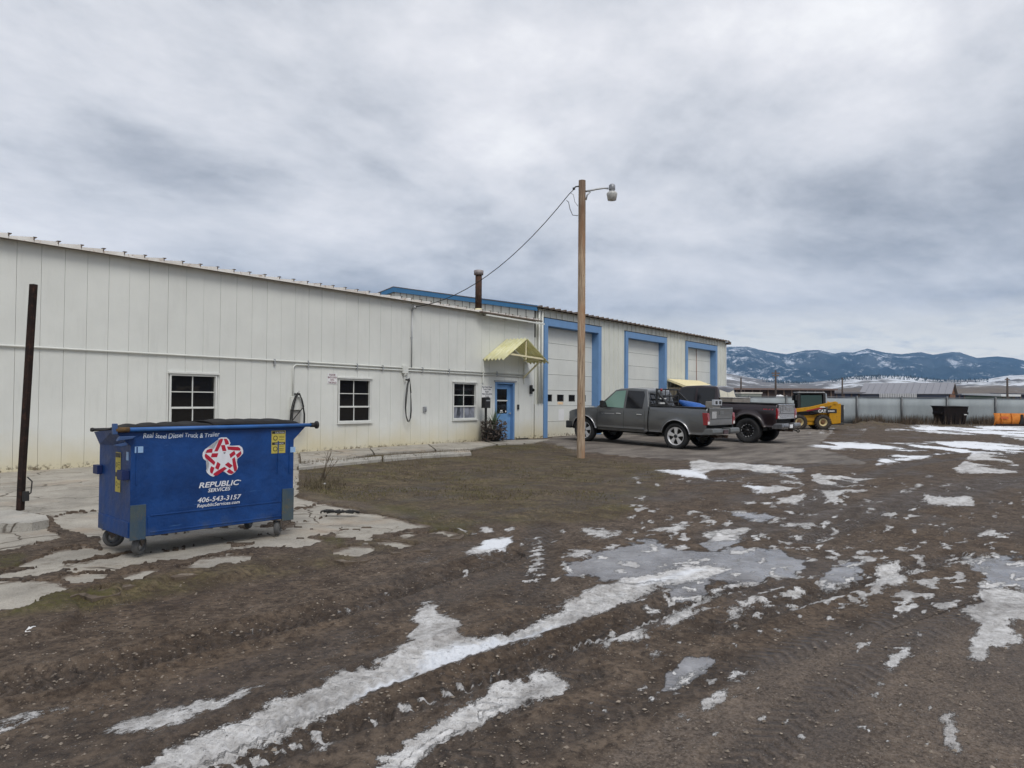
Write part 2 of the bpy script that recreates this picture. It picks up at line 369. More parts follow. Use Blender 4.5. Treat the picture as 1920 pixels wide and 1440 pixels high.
SCRAP = lugs((1108,1199),(1262,1141), 11, 15, 9, 0.5) + lugs((1476,1130),(1530,1112), 5, 11, 5, 0.4) + lugs((1010,1228),(1110,1195), 6, 9, 12, -1.2) + lugs((420,1432),(900,1262), 15, 26, 20, 0.9) + lugs((880,1296),(930,1258), 4, 12, 16, -1) \
  + lugs((610,1152),(790,1090), 10, 8, 4, 0.3) + lugs((430,1180),(600,1148), 10, 7, 3, 0.3) + lugs((200,1312),(250,1282), 3, 22, 8, -0.4) + lugs((150,1345),(215,1300), 5, 13, 5, -.4)
for k in range(10): SCRAP.append(strip([(976 + k * 1.6 + random.uniform(-4, 4), 1086 - k * 8.4), (1000 + k * 2, 1081 - k * 8.4), (1026 + random.uniform(-4, 3), 1079 - k * 8.2)], 6 - 0.25 * k))
for _ in range(560):                                      # loose scraps over the yard
    x, y = random.uniform(1180, 2150), random.uniform(885, 1150); s = (y - 760) / 150
    w_ = random.uniform(5, 24) * s * 0.55 * (1 if random.random() < 0.25 else 0.5); SCRAP.append(strip([(x - w_, y + random.uniform(-2, 2)), (x - w_ * 0.3, y), (x + w_ * 0.4, y + random.uniform(-2, 2)), (x + w_, y - random.uniform(0, 3))], random.uniform(2.2, 5.5) * s * 0.75))
for _ in range(60):
    x, y = random.uniform(1080, 1750), random.uniform(1130, 1400); SCRAP.append(blob(x, y, random.uniform(3, 9), random.uniform(1.5, 4), 8, 0.5))
for _ in range(30):
    x = random.uniform(1640, 1960); SCRAP.append(blob(x, random.uniform(786, 800), random.uniform(6, 22), random.uniform(0.8, 1.8), 8, 0.5))
for _ in range(12): SCRAP.append(blob(random.uniform(1470, 1640), random.uniform(800, 812), random.uniform(4, 10), 1.2, 8, 0.5))
for _ in range(22): SCRAP.append(blob(random.uniform(860, 1200), random.uniform(985, 1090), random.uniform(4, 13), random.uniform(1.5, 3.5), 8, 0.5))
FRESH = [[(770,1248),(800,1228),(850,1205),(950,1198),(1000,1185),(1070,1157),(1030,1182),(960,1207),(880,1226),(800,1258)], [(640,1310),(720,1280),(800,1250),(760,1276),(690,1305)], [(900,1025),(920,1008),(960,1005),(950,1035),(915,1035)],
 [(1228,882),(1300,880),(1330,890),(1430,905),(1430,925),(1380,905),(1330,900),(1280,893)], [(1480,834),(1560,829),(1700,832),(1800,825),(1880,830),(1920,838),(2080,836),(2100,850),(1840,850),(1720,862),(1640,874),(1650,858),(1700,850),(1560,842)], [(1660,804),(1740,798),(2100,797),(2100,830),(1720,810)], strip([(768,1058),(800,1051),(832,1047)], 7), strip(sub((1200,1094),(1320,1066),5), 7)]
ICE = [[(1045,1078),(1100,1042),(1180,1020),(1228,1007),(1252,1030),(1330,1035),(1390,1021),(1425,1035),(1470,1033),(1517,1056),(1482,1078),(1430,1093),(1350,1092),(1275,1128),(1250,1122),(1240,1090),(1150,1090),(1100,1085)],
 [(1535,1088),(1560,1060),(1620,1050),(1610,1078),(1570,1098)], [(1310,1016),(1345,1000),(1390,1006),(1370,1022),(1330,1030)], [(1370,958),(1440,962),(1455,972),(1420,978),(1375,966)], [(1790,1050),(1865,1042),(1915,1048),(2000,1060),(2000,1110),(1850,1098),(1835,1072)],
 [(1400,868),(1515,880),(1500,888),(1420,884)], [(1240,1288),(1278,1236),(1340,1240),(1312,1262),(1262,1292)], [(1170,1020),(1120,1036),(1150,1046)], [(980,1300),(1060,1270),(900,1330),(790,1420),(740,1440),(850,1360)]]
GRASS = [[(-700,1010),(0,1160),(140,1120),(330,1080),(520,1050),(700,1020),(880,1010),(900,980),(1000,985),(1150,975),(1230,930),(1260,880),(1180,865),(1100,862),(1060,835),(930,826),(700,850),(560,870),(560,930),(760,985),(870,1000),(640,1060),(300,1120),(-700,1300)],
 [(1480,790),(1700,790),(1940,790),(2200,795),(2200,803),(1700,800),(1480,804)]]
MOSS = [[(60,1120),(120,1118),(230,1110),(200,1130),(90,1150),(0,1170)], [(600,1012),(640,1012),(650,1028),(610,1028)], [(800,980),(880,985),(870,1002),(810,1000)], [(0,1045),(50,1040),(40,1065),(0,1075)], [(12,988),(42,986),(30,996),(10,998)], [(690,945),(760,950),(830,965),(800,975),(720,960)], [(900,830),(1030,835),(1000,842),(890,838)]]
ASPH = [[(1000,826),(1100,812),(1500,800),(1560,812),(1530,838),(1640,872),(1560,870),(1330,866),(1180,856),(1080,845),(1040,833)]]
WETL = [strip(sub((-200,1500),(700,1180),12), 60), strip(sub((420,1460),(1300,1130),12), 60), strip(sub((100,1470),(760,1210),9), 46), strip(sub((1300,1010),(1920,900),9), 40)]
GRAVEL = [[(560,925),(640,938),(700,950),(760,962),(770,972),(700,960),(600,945)], [(1500,1200),(2600,1000),(2600,1780),(600,1780),(1200,1380)]]
def gauss(A, sx, sy):
    for s, ax in ((sx, 1), (sy, 0)):
        r = int(3 * s); k = np.exp(-0.5 * (np.arange(-r, r + 1) / s) ** 2); k /= k.sum(); B = np.zeros_like(A)
        for q, w in zip(range(-r, r + 1), k): B += w * np.roll(A, q, ax)
        A = B
    return A
R_snow, R_soft, R_scrap, R_fresh, R_ice = raster(SNOW, 1), raster(SNOW, 14), raster(SCRAP, 1), raster(FRESH, 4), raster(ICE, 4)
R_wide = gauss(R_snow, 6.5, 4.5); R_grass, R_moss, R_asph, R_wet, R_gravel = raster(GRASS, 14), raster(MOSS, 8), raster(ASPH, 5), raster(WETL, 12), raster(GRAVEL, 20)
# ruts: photo polylines of tyre tracks -> ground curves
def gpoly(px): return np.array([list(P(a, b))[:2] for a, b in px])
TRACKS = [(gpoly([(60,1600),(330,1415),(560,1318),(820,1222),(1060,1150),(1200,1100),(1330,1062)]), 0.34, 0.028), (gpoly([(200,1560),(430,1420),(700,1330),(900,1262),(1100,1190),(1270,1128),(1400,1085)]), 0.30, 0.038),
          (gpoly([(560,1560),(780,1415),(960,1310),(1100,1255)]), 0.26, 0.02), (gpoly([(-200,1320),(150,1262),(330,1212),(480,1175),(620,1145),(780,1095),(960,1040)]), 0.36, 0.045), (gpoly([(1340,1175),(1420,1145),(1500,1120),(1620,1085),(1800,1040)]), 0.32, 0.03),
          (gpoly([(985,1120),(1000,1080),(1010,1020),(1015,985)]), 0.4, 0.02), (gpoly([(1380,1440),(1540,1300),(1650,1230),(1750,1180),(1900,1120)]), 0.3, 0.010), (gpoly([(300,1600),(900,1420),(1250,1290),(1500,1210),(1800,1120)]), 0.3, 0.008),
          (gpoly([(1300,905),(1450,880),(1620,862),(1900,840)]), 0.5, 0.02), (gpoly([(1500,960),(1560,910),(1700,870),(1900,850)]), 0.5, 0.02), (gpoly([(1500,1010),(1650,960),(1800,920),(1950,890)]), 0.5, 0.02)]
def track_field(X, Y):
    d_best = np.full(X.shape, 9.0); s_best = np.zeros(X.shape); t_best = np.full(X.shape, 9.0); dep = np.zeros(X.shape)
    for pts, w, depth in TRACKS:
        s0 = 0.0
        for a, b in zip(pts[:-1], pts[1:]):
            e = b - a; L = np.hypot(*e); e = e / L; rx, ry = X - a[0], Y - a[1]
            s = rx * e[0] + ry * e[1]; t = -rx * e[1] + ry * e[0]; sc = np.clip(s, 0, L); d = np.hypot(s - sc, t) / (w * 0.5)
            m = d < d_best
            d_best = np.where(m, d, d_best); s_best = np.where(m, s0 + s, s_best); t_best = np.where(m, t / (w * 0.5), t_best); dep = np.where(m, depth, dep); s0 += L
    return d_best, s_best, t_best, dep
def relief(X, Y):                                         # bare ground: lie + lumps + ruts
    z = gz(X, Y) + 0.05 * (fbm(X * 0.35, Y * 0.35, 3) - 0.5) + 0.010 * (fbm(X * 2.3, Y * 2.3, 3) - 0.5)
    return z
def make_ground():
    r1 = np.geomspace(1.6, 75, 560); r2 = np.geomspace(75 * 1.06, 9000, 60); rows = np.concatenate([r1, r2]); us = np.linspace(-1.35, 1.35, 860)
    A, U = np.meshgrid(rows, us, indexing='ij')
    X = A * fh[0] + A * U * rh[0]; Y = A * fh[1] + A * U * rh[1]
    near = A < 80
    z = np.where(near, relief(X, Y), gz(X, Y))
    px, py, zf = proj(np.stack([X, Y, z], -1).reshape(-1, 3)); px = px.reshape(X.shape); py = py.reshape(X.shape)
    # ragged outlines: shift the look-up by noise on the ground
    wx = (fbm(X * 5.0, Y * 5.0, 3) - 0.5); wy = (fbm(X * 5.0 + 40, Y * 5.0 + 40, 3) - 0.5); k = np.clip(60 / A, 2.6, 13)
    qx, qy = px + wx * k * 3.2, py + wy * k * 1.3
    soft_ = sstep(880, 1080, py); lat = X * rh[0] + Y * rh[1]; w2x = fbm(X * 16, Y * 16, 2) - 0.5; w2y = fbm(X * 16 + 9, Y * 16 + 9, 2) - 0.5; qx = qx + w2x * k * 1.6; qy = qy + w2y * k * 0.9
    snow = sample(R_snow, qx, qy) * (1 - soft_) + np.clip(0.62 * sample(R_wide, qx, qy) + 0.50 * sample(R_soft, qx, qy), 0, 1) * soft_; stk = fbm(lat * 1.3, A * 0.65, 4); snow = snow * np.where(A > 12.5, 0.15 + 1.1 * sstep(0.36, 0.54, stk), 1.0); scr = sample(R_scrap, qx, qy); snow = np.maximum(snow * 0.9, scr * 0.86); fresh = sample(R_fresh, qx, qy); ice = sample(R_ice, px + wx * k * 6, py + wy * k * 2.5)
    grass = sample(R_grass, px, py); moss = sample(R_moss, qx, qy); asph = sample(R_asph, qx, qy); wet = sample(R_wet, px, py); grav = sample(R_gravel, px, py)
    # beyond the frame the yard goes on the same way
    off = (px < -20) | (px > 1940) | (py > 1460); sn = fbm(X * 0.35 + 3, Y * 0.9 + 5, 4); snow = np.where(off & (A < 60), np.maximum(snow, sstep(0.60, 0.66, sn)), snow)
    far = sstep(60, 120, A)
    snow = np.maximum(snow, far * sstep(0.64, 0.70, fbm(X * 0.02, Y * 0.02, 4)))
    conc = sample(R_slabx, px + wx * k * 2.6 + w2x * k, py + wy * k * 1.3 + w2y * k * 0.6)
    d, s, t, dep = track_field(X, Y)
    trk = np.where(near, np.exp(-(d / 0.95) ** 4), 0)
    rim = np.where(near, np.exp(-((d - 1.35) / 0.3) ** 2), 0)
    lug = np.sin((s / 0.085 + np.abs(t) * 1.1) * 2 * math.pi)
    soft = 1 - np.clip(asph * 1.5, 0, 1)
    z = z + soft * (-dep * trk * (0.75 + 0.35 * np.where(A < 14, lug, 0)) + dep * 0.55 * rim * (0.6 + 0.8 * fbm(X * 9, Y * 9, 2)))
    z = z + np.where(near, snow * 0.007 * (1 - ice * 0.8), 0) - np.where(near, ice * 0.012, 0)
    z = np.where(ice > 0.55, z * 0.4 + 0.6 * (gz(X, Y) - 0.012 + 0.0), z)
    z = z + np.where(near, soft * (1 - ice) * 0.010 * (fbm(X * 14, Y * 14, 3) - 0.5), 0)
    mnd = np.exp(-(((px - 1640) / 60) ** 2 + ((A - 46) / 3.0) ** 2)) * 0.28 * near; z = z + mnd * fbm(X * 1.5, Y * 1.5, 3) * 1.6
    pm = np.clip(sample(R_pad, px, py), 0, 1); padz = gz(X, Y) + 0.022 + np.where(conc > 0.26, -0.03, 0.006 + 0.02 * (fbm(X * 6, Y * 6, 3) - 0.35)); z = z * (1 - pm) + padz * pm
    n0, n1 = A.shape; idx = np.arange(n0 * n1).reshape(n0, n1)
    Fc = np.stack([idx[:-1, :-1], idx[:-1, 1:], idx[1:, 1:], idx[1:, :-1]], -1).reshape(-1, 4)
    at = dict(snow=snow, fresh=fresh, ice=ice, grass=grass, moss=moss, asph=asph, wet=wet, gravel=grav, trk=trk * (A < 30), far=far, ts=s, tt=np.clip(np.abs(t), 0, 2), conc=conc)
    me = np_mesh('ground', np.stack([X, Y, z], -1).reshape(-1, 3), Fc, M_ground, True, {k: v.ravel() for k, v in at.items()})
    o = link('ground', me); tag(o, 'muddy gravel yard with ruts and thawing snow', 'ground', kind='structure')
    back = MB(); R = 9000
    back.add([(R * math.cos(a), R * math.sin(a), -0.25) for a in [2 * math.pi * k / 48 for k in range(48)]], [tuple(range(48))])
    tag(back.build('terrain', M_field), 'flat open land round the yard', 'land', kind='structure')
def ground_material():
    n = NT('muddy_ground'); p = n.pos()
    big = n.noise(0.55, 4, 0.55); mid = n.noise(3.2, 5, 0.62); fine = n.noise(22, 5, 0.7); grit = n.noise(85, 3, 0.75)
    peb = n.vor(42); pd, pc = peb['Distance'], peb['Color']
    peb2 = n.vor(15); 
    mud = n.mix(n.ramp(mid, (0.35, 0), (0.66, 1)), srgb(72, 61, 52), srgb(116, 102, 89))
    mud = n.mix(n.ramp(big, (0.4, 0), (0.62, 1)), mud, n.mix(1.0, mud, (0.86, 0.80, 0.72), 'MULTIPLY'))
    mud = n.mix(n.ramp(fine, (0.36, 0.85), (0.58, 0.0)), mud, srgb(44, 36, 31)); mud = n.mix(n.ramp(n.noise(9, 5, 0.75), (0.52, 0), (0.68, 0.6)), mud, srgb(118, 104, 90))
    mud = n.mix(n.mth('MULTIPLY', n.ramp(grit, (0.60, 0), (0.72, 0.75)), 1.0), mud, srgb(139, 126, 112))
    # pebbles: pale chips here and there
    chip = n.mth('MULTIPLY', n.ramp(pd, (0.20, 1), (0.32, 0)), n.ramp(n.xyz(pc)['X'], (0.80, 0), (0.84, 1)))
    chip2 = n.mth('MULTIPLY', n.ramp(peb2['Distance'], (0.12, 1), (0.17, 0)), n.ramp(n.xyz(peb2['Color'])['Y'], (0.86, 0), (0.90, 1)))
    chips = n.mth('MAXIMUM', chip, chip2)
    mud = n.mix(n.mth('MULTIPLY', chips, 0.75), mud, n.mix(n.xyz(pc)['Y'], srgb(120, 108, 96), srgb(182, 170, 155)))
    # thin dead turf
    st = n.noise(26, 4, 0.75, stretch=(1.0, 0.45, 1))
    turf = n.mix(n.ramp(st, (0.38, 0), (0.60, 1)), srgb(48, 40, 31), srgb(128, 114, 88)); turf = n.mix(n.ramp(n.noise(1.3, 6, 0.72), (0.46, 0), (0.62, 0.7)), turf, srgb(92, 88, 50)); turf = n.mix(n.ramp(n.noise(2.6, 6, 0.72, stretch=(1, 0.5, 1)), (0.44, 0.7), (0.56, 0)), turf, srgb(60, 49, 39))
    gm = n.mth('MULTIPLY', n.attr('grass'), n.ramp(n.mth('ADD', n.mth('MULTIPLY', mid, 0.6), n.mth('MULTIPLY', big, 0.5)), (0.42, 0.15), (0.60, 1.0)))
    col = n.mix(n.mth('MULTIPLY', gm, 0.8, clamp=True), mud, turf)
    col = n.mix(n.mth('MULTIPLY', n.attr('moss'), n.ramp(fine, (0.35, 0), (0.6, 0.8))), col, srgb(78, 76, 36))
    gr = n.mix(n.ramp(n.noise(60, 3, 0.7), (0.4, 0), (0.62, 1)), srgb(82, 73, 66), srgb(160, 148, 138))
    col = n.mix(n.mth('MULTIPLY', n.attr('gravel'), 0.30), col, gr)
    # worn asphalt apron
    asp = n.mix(n.ramp(n.noise(1.6, 5, 0.6, stretch=(0.35, 1.0, 1)), (0.38, 0), (0.62, 1)), srgb(98, 91, 86), srgb(146, 138, 129)); asp = n.mix(n.ramp(grit, (0.4, 0.5), (0.6, 0)), asp, srgb(80, 76, 72))
    am = n.ramp(n.mth('ADD', n.attr('asph'), n.mth('MULTIPLY', n.mth('SUBTRACT', mid, 0.5), 0.9)), (0.42, 0), (0.58, 0.92)); col = n.mix(am, col, asp)
    # damp ruts are darker
    wetm = n.mth('MULTIPLY', n.mth('MAXIMUM', n.attr('wet'), n.attr('trk')), n.ramp(mid, (0.35, 0.35), (0.6, 1.0)))
    wetm = n.mth('MAXIMUM', wetm, n.mth('MULTIPLY', n.ramp(n.noise(0.8, 5, 0.65, stretch=(0.4, 1, 1)), (0.50, 0), (0.62, 0.8)), n.mth('SUBTRACT', 1.0, am)))
    col = n.mix(n.mth('MULTIPLY', wetm, 0.7), col, n.mix(1.0, col, (0.52, 0.49, 0.47), 'MULTIPLY'))
    field = n.mix(n.ramp(n.noise(0.012, 5, 0.6), (0.42, 0), (0.6, 1)), srgb(112, 104, 92), srgb(150, 140, 124)); col = n.mix(n.attr('far'), col, field)
    # ice and snow, ragged at the edges
    e = n.mth('ADD', n.mth('MULTIPLY', n.mth('SUBTRACT', n.ramp(n.noise(34, 8, 0.82, stretch=(0.5, 1, 1)), (0.3, 0), (0.7, 1)), 0.5), 1.05), n.mth('MULTIPLY', n.mth('SUBTRACT', n.ramp(n.noise(7, 6, 0.7, stretch=(0.4, 1, 1)), (0.3, 0), (0.7, 1)), 0.5), 0.7)); e = n.mth('ADD', e, n.mth('MULTIPLY', n.mth('SUBTRACT', n.ramp(n.noise(120, 4, 0.8), (0.3, 0), (0.7, 1)), 0.5), 0.55))
    icm = n.ramp(n.mth('ADD', n.attr('ice'), n.mth('MULTIPLY', e, 0.7)), (0.40, 0), (0.62, 1)); icec = n.mix(n.ramp(n.noise(2.2, 5, 0.65), (0.35, 0), (0.65, 1)), srgb(108, 107, 110), srgb(150, 150, 153))
    icec = n.mix(n.ramp(n.noise(9, 4, 0.6), (0.58, 0), (0.75, 0.55)), icec, srgb(190, 190, 192))
    col = n.mix(n.mth('MULTIPLY', icm, 0.88), col, icec)
    snm = n.ramp(n.mth('ADD', n.attr('snow'), n.mth('MULTIPLY', e, 0.75)), (0.36, 0), (0.54, 1))
    dirty = n.mix(n.ramp(n.noise(11, 5, 0.75), (0.34, 0), (0.66, 1)), srgb(174, 171, 168), srgb(232, 231, 230)); dirty = n.mix(n.ramp(n.noise(48, 4, 0.75), (0.54, 0), (0.70, 0.6)), dirty, srgb(120, 112, 104))
    snowc = n.mix(n.attr('fresh'), dirty, srgb(240, 243, 248))
    thin_ = n.mth('MAXIMUM', n.ramp(n.noise(2.6, 6, 0.7, stretch=(0.45, 1, 1)), (0.36, 0.50), (0.54, 1.0)), n.attr('fresh'))
    lugw = n.mth('SINE', n.mth('MULTIPLY', n.mth('ADD', n.mth('DIVIDE', n.attr('ts'), 0.095), n.mth('MULTIPLY', n.attr('tt'), 1.25)), 6.2832)); lugm = n.mth('MULTIPLY', n.attr('trk'), n.ramp(mid, (0.40, 0.15), (0.58, 1.0)))
    col = n.mix(n.mth('MULTIPLY', lugm, n.ramp(lugw, (0.0, 0.5), (0.5, 0.0))), col, n.mix(1.0, col, (0.45, 0.42, 0.40), 'MULTIPLY'))  # tread grooves darkened in the colour, standing in for their shade
    col = n.mix(n.mth('MULTIPLY', snm, thin_), col, snowc)
    cover = n.mth('MAXIMUM', snm, icm)
    rough = n.mix(wetm, 0.92, 0.48); rough = n.mix(snm, n.mix(icm, rough, n.ramp(n.noise(5, 4, 0.6), (0.4, 0.16), (0.7, 0.5))), 0.7)
    h = n.mth('ADD', n.mth('MULTIPLY', fine, 0.55), n.mth('ADD', n.mth('MULTIPLY', grit, 0.25), n.mth('MULTIPLY', chips, 0.5)))
    h = n.mth('MULTIPLY', h, n.mth('SUBTRACT', 1.0, n.mth('MULTIPLY', icm, 0.93))); h = n.mth('ADD', h, n.mth('MULTIPLY', snm, n.mth('ADD', 0.10, n.mth('MULTIPLY', grit, 0.2))))
    h = n.mth('ADD', h, n.mth('MULTIPLY', n.mth('MULTIPLY', lugm, lugw), 0.32))
    return n.out(col, rough, None, n.bump(h, 1.0, 0.028), 0.3)
SLABS = [
 [(185,1012),(270,1006),(380,995),(500,988),(530,990),(520,999),(430,1010),(300,1031),(250,1036),(200,1032)], [(700,988),(775,984),(800,990),(740,1002),(700,1000)],
 [(-520,916),(0,882),(190,869),(190,955),(96,967),(0,958),(-520,985)], [(193,869),(560,845),(560,925),(535,945),(420,962),(193,955)],
 [(96,971),(190,959),(420,966),(520,972),(500,985),(380,992),(270,1003),(175,1010),(140,1000),(110,985)],
 [(-420,1065),(-420,1020),(0,993),(85,990),(120,1012),(60,1022),(0,1034),(-200,1058)], [(30,1066),(90,1040),(160,1026),(210,1036),(240,1034),(130,1056),(62,1068)],
 [(-400,1130),(-10,1080),(60,1071),(110,1063),(122,1066),(112,1073),(60,1084),(0,1092),(-300,1136)], [(114,1075),(126,1064),(244,1040),(300,1036),(420,1022),(480,1030),(300,1058),(200,1074)],
 [(-360,1210),(-200,1160),(0,1096),(50,1092),(110,1098),(135,1113),(90,1126),(40,1145),(0,1152),(-150,1200)], [(104,1086),(150,1080),(200,1080),(190,1092),(160,1102),(140,1100)], [(172,1112),(215,1104),(205,1112),(185,1116)],
 [(228,1083),(290,1070),(300,1074),(270,1090),(240,1096)], [(244,1038),(430,1012),(520,1002),(545,1006),(500,1018),(420,1020)], [(330,1074),(380,1052),(440,1044),(490,1046),(460,1058),(400,1070),(345,1078)],
 [(537,958),(548,934),(556,934),(600,945),(570,954)], [(537,962),(575,957),(606,947),(690,962),(650,962),(600,972),(548,980)], [(548,984),(600,975),(655,965),(695,964),(770,982),(700,990),(640,996),(600,994)],
 [(520,1000),(545,988),(600,997),(634,998),(600,1006),(535,1012)], [(634,1000),(700,994),(733,990),(725,1000),(690,1010),(634,1014)], [(735,996),(760,988),(780,984),(800,988),(770,996)], [(632,1034),(660,1028),(688,1026),(702,1038),(680,1048),(650,1050),(625,1044)],
 [(708,1020),(735,1018),(780,1026),(790,1029),(740,1034),(715,1028)], [(800,1004),(830,998),(855,1003),(850,1008),(815,1008)], [(480,1018),(520,1014),(600,1012),(606,1018),(560,1030),(490,1036),(470,1030)], [(670,1014),(698,1010),(696,1020),(672,1018)], [(728,1012),(760,1004),(785,1004),(760,1012)],
]
M_ground = ground_material(); R_slabx = raster(SLABS, 1); R_slabs = raster(SLABS, 9); R_pad = raster([blob((min(x for x, y in s) + max(x for x, y in s)) / 2, (min(y for x, y in s) + max(y for x, y in s)) / 2, (max(x for x, y in s) - min(x for x, y in s)) / 2 + 16, (max(y for x, y in s) - min(y for x, y in s)) / 2 + 9, 24, 0.0) for s in SLABS] + [[(-600,900),(0,876),(560,842),(560,930),(800,985),(860,1004),(700,1055),(480,1060),(330,1085),(140,1120),(-400,1260)]], 5)
def field_mat():
    n = NT('open_field'); c = n.mix(n.ramp(n.noise(0.01, 5, 0.6), (0.4, 0), (0.6, 1)), srgb(110, 102, 90), srgb(150, 140, 124)); return n.out(c, 0.9)
M_field = field_mat()
make_ground()

# ------------------------------------------------------------------ concrete: each slab that the cracks cut off is a piece
def concrete_mat(name, a, b):
    n = NT(name); q = n.mix(n.ramp(n.noise(1.5, 6, 0.65), (0.33, 0), (0.67, 1)), a, b); sp = n.noise(70, 3, 0.7)
    q = n.mix(n.ramp(sp, (0.34, 0.55), (0.5, 0)), q, tuple(c * 0.5 for c in a)); q = n.mix(n.ramp(n.noise(4, 5, 0.7), (0.56, 0), (0.72, 0.6)), q, srgb(92, 80, 66))
    q = n.mix(n.ramp(n.noise(0.8, 4, 0.6), (0.55, 0), (0.7, 0.35)), q, srgb(176, 150, 122))
    dm = n.ramp(n.mth('ADD', n.attr('edge'), n.mth('MULTIPLY', n.mth('SUBTRACT', n.ramp(n.noise(6, 7, 0.75), (0.3, 0), (0.7, 1)), 0.5), 0.75)), (0.26, 1), (0.58, 0)); q = n.mix(n.mth('MULTIPLY', dm, 0.92), q, n.mix(n.noise(30, 4, 0.7), srgb(66, 55, 45), srgb(108, 94, 80)))
    wv = n.N('ShaderNodeVectorMath', operation='ADD'); nn_ = n.N('ShaderNodeTexNoise'); nn_.inputs['Scale'].default_value = 2.5; n.L.new(n.pos(), nn_.inputs['Vector']); sv = n.N('ShaderNodeVectorMath', operation='SCALE'); n.L.new(nn_.outputs['Color'], sv.inputs[0]); sv.inputs['Scale'].default_value = 0.5; n.L.new(n.pos(), wv.inputs[0]); n.L.new(sv.outputs[0], wv.inputs[1])
    vc = n.vor(0.8, 'DISTANCE_TO_EDGE', n.mapp(wv.outputs[0], (1, 1, 0.05)))['Distance']; q = n.mix(n.mth('MULTIPLY', n.ramp(vc, (0.006, 1), (0.014, 0)), n.ramp(n.noise(1.2, 3, 0.5), (0.42, 0), (0.55, 0.9))), q, srgb(70, 60, 50))
    return n.out(q, 0.88, None, n.bump(n.mth('ADD', n.mth('MULTIPLY', sp, 0.5), n.noise(9, 4, 0.6)), 0.5, 0.012), 0.3)
M_conc = concrete_mat('old_concrete', srgb(142, 137, 128), srgb(180, 174, 163)); M_kerb = concrete_mat('kerb_concrete', srgb(150, 147, 140), srgb(184, 180, 172))
def slab(name, px, parent, top=0.03, mat=None, rag=0.02, thick=0.14, grow=0.0):
    w = [P(a, b, top) for a, b in px]; out = []
    if grow:
        c = sum(w, Vector()) / len(w); w = [v + (v - c).normalized() * grow for v in w]
    for i, a in enumerate(w):
        b = w[(i + 1) % len(w)]; L = (b - a).length; k = max(1, min(14, int(L / 0.12)))
        for q in range(k):
            v = a.lerp(b, q / k)
            if q: v = v + Vector((random.uniform(-rag, rag), random.uniform(-rag, rag), 0))
            out.append(v)
    bm = bmesh.new(); vs = [bm.verts.new((v.x, v.y, float(gz(v.x, v.y)) + top)) for v in out]; f = bm.faces.new(vs)
    if f.normal.z < 0: f.normal_flip()
    r = bmesh.ops.extrude_face_region(bm, geom=[f]); f2 = [g for g in r['geom'] if isinstance(g, bmesh.types.BMVert)]
    bmesh.ops.translate(bm, verts=vs, vec=(0, 0, -thick)); bmesh.ops.triangulate(bm, faces=bm.faces[:]); bmesh.ops.recalc_face_normals(bm, faces=bm.faces)
    if grow:
        for _ in range(5):
            ed = [e for e in bm.edges if e.calc_length() > 0.16 and all(abs(v.co.z - float(gz(v.co.x, v.co.y)) - top) < 0.02 for v in e.verts)]
            if not ed or len(bm.verts) > 3500: break
            bmesh.ops.subdivide_edges(bm, edges=ed, cuts=1); bmesh.ops.triangulate(bm, faces=bm.faces[:])
    me = bpy.data.meshes.new(name); bm.to_mesh(me); bm.free(); me.materials.append(mat or M_conc)
    co = np.array([v.co for v in me.vertices]); px_, py_, _ = proj(co); at = me.attributes.new('edge', 'FLOAT', 'POINT'); at.data.foreach_set('value', (sample(R_slabs, px_, py_) if grow else np.ones(len(co))).astype(np.float32))
    return link(name, me, parent)
pad = thing('pavement', 'cracked old concrete pavement between the wall and the mud', 'pavement'); pad['kind'] = 'structure'
random.seed(5)
for q, s in enumerate(SLABS): slab('slab', s, pad, 0.008 + 0.0006 * q, rag=0.01, grow=0.10)
walk = thing('walkway', 'raised concrete walkway with kerb along the white wall', 'walkway'); walk['kind'] = 'structure'
WLK = [[(562,846),(690,838),(700,850),(640,862),(565,868)], [(692,838),(800,832),(815,843),(703,850)], [(803,832),(905,827),(930,833),(880,842),(818,843)], [(908,826.6),(1000,824),(1030,824),(1000,830),(934,833)]]
for s in WLK: slab('slab', s, walk, 0.04, M_conc, 0.006)
for a in ([(560,869),(715,855),(716,861),(560,877)], [(719,854),(880,844),(884,849),(719,861)]): slab('kerb', a, walk, 0.065, M_kerb, 0.006, 0.2)
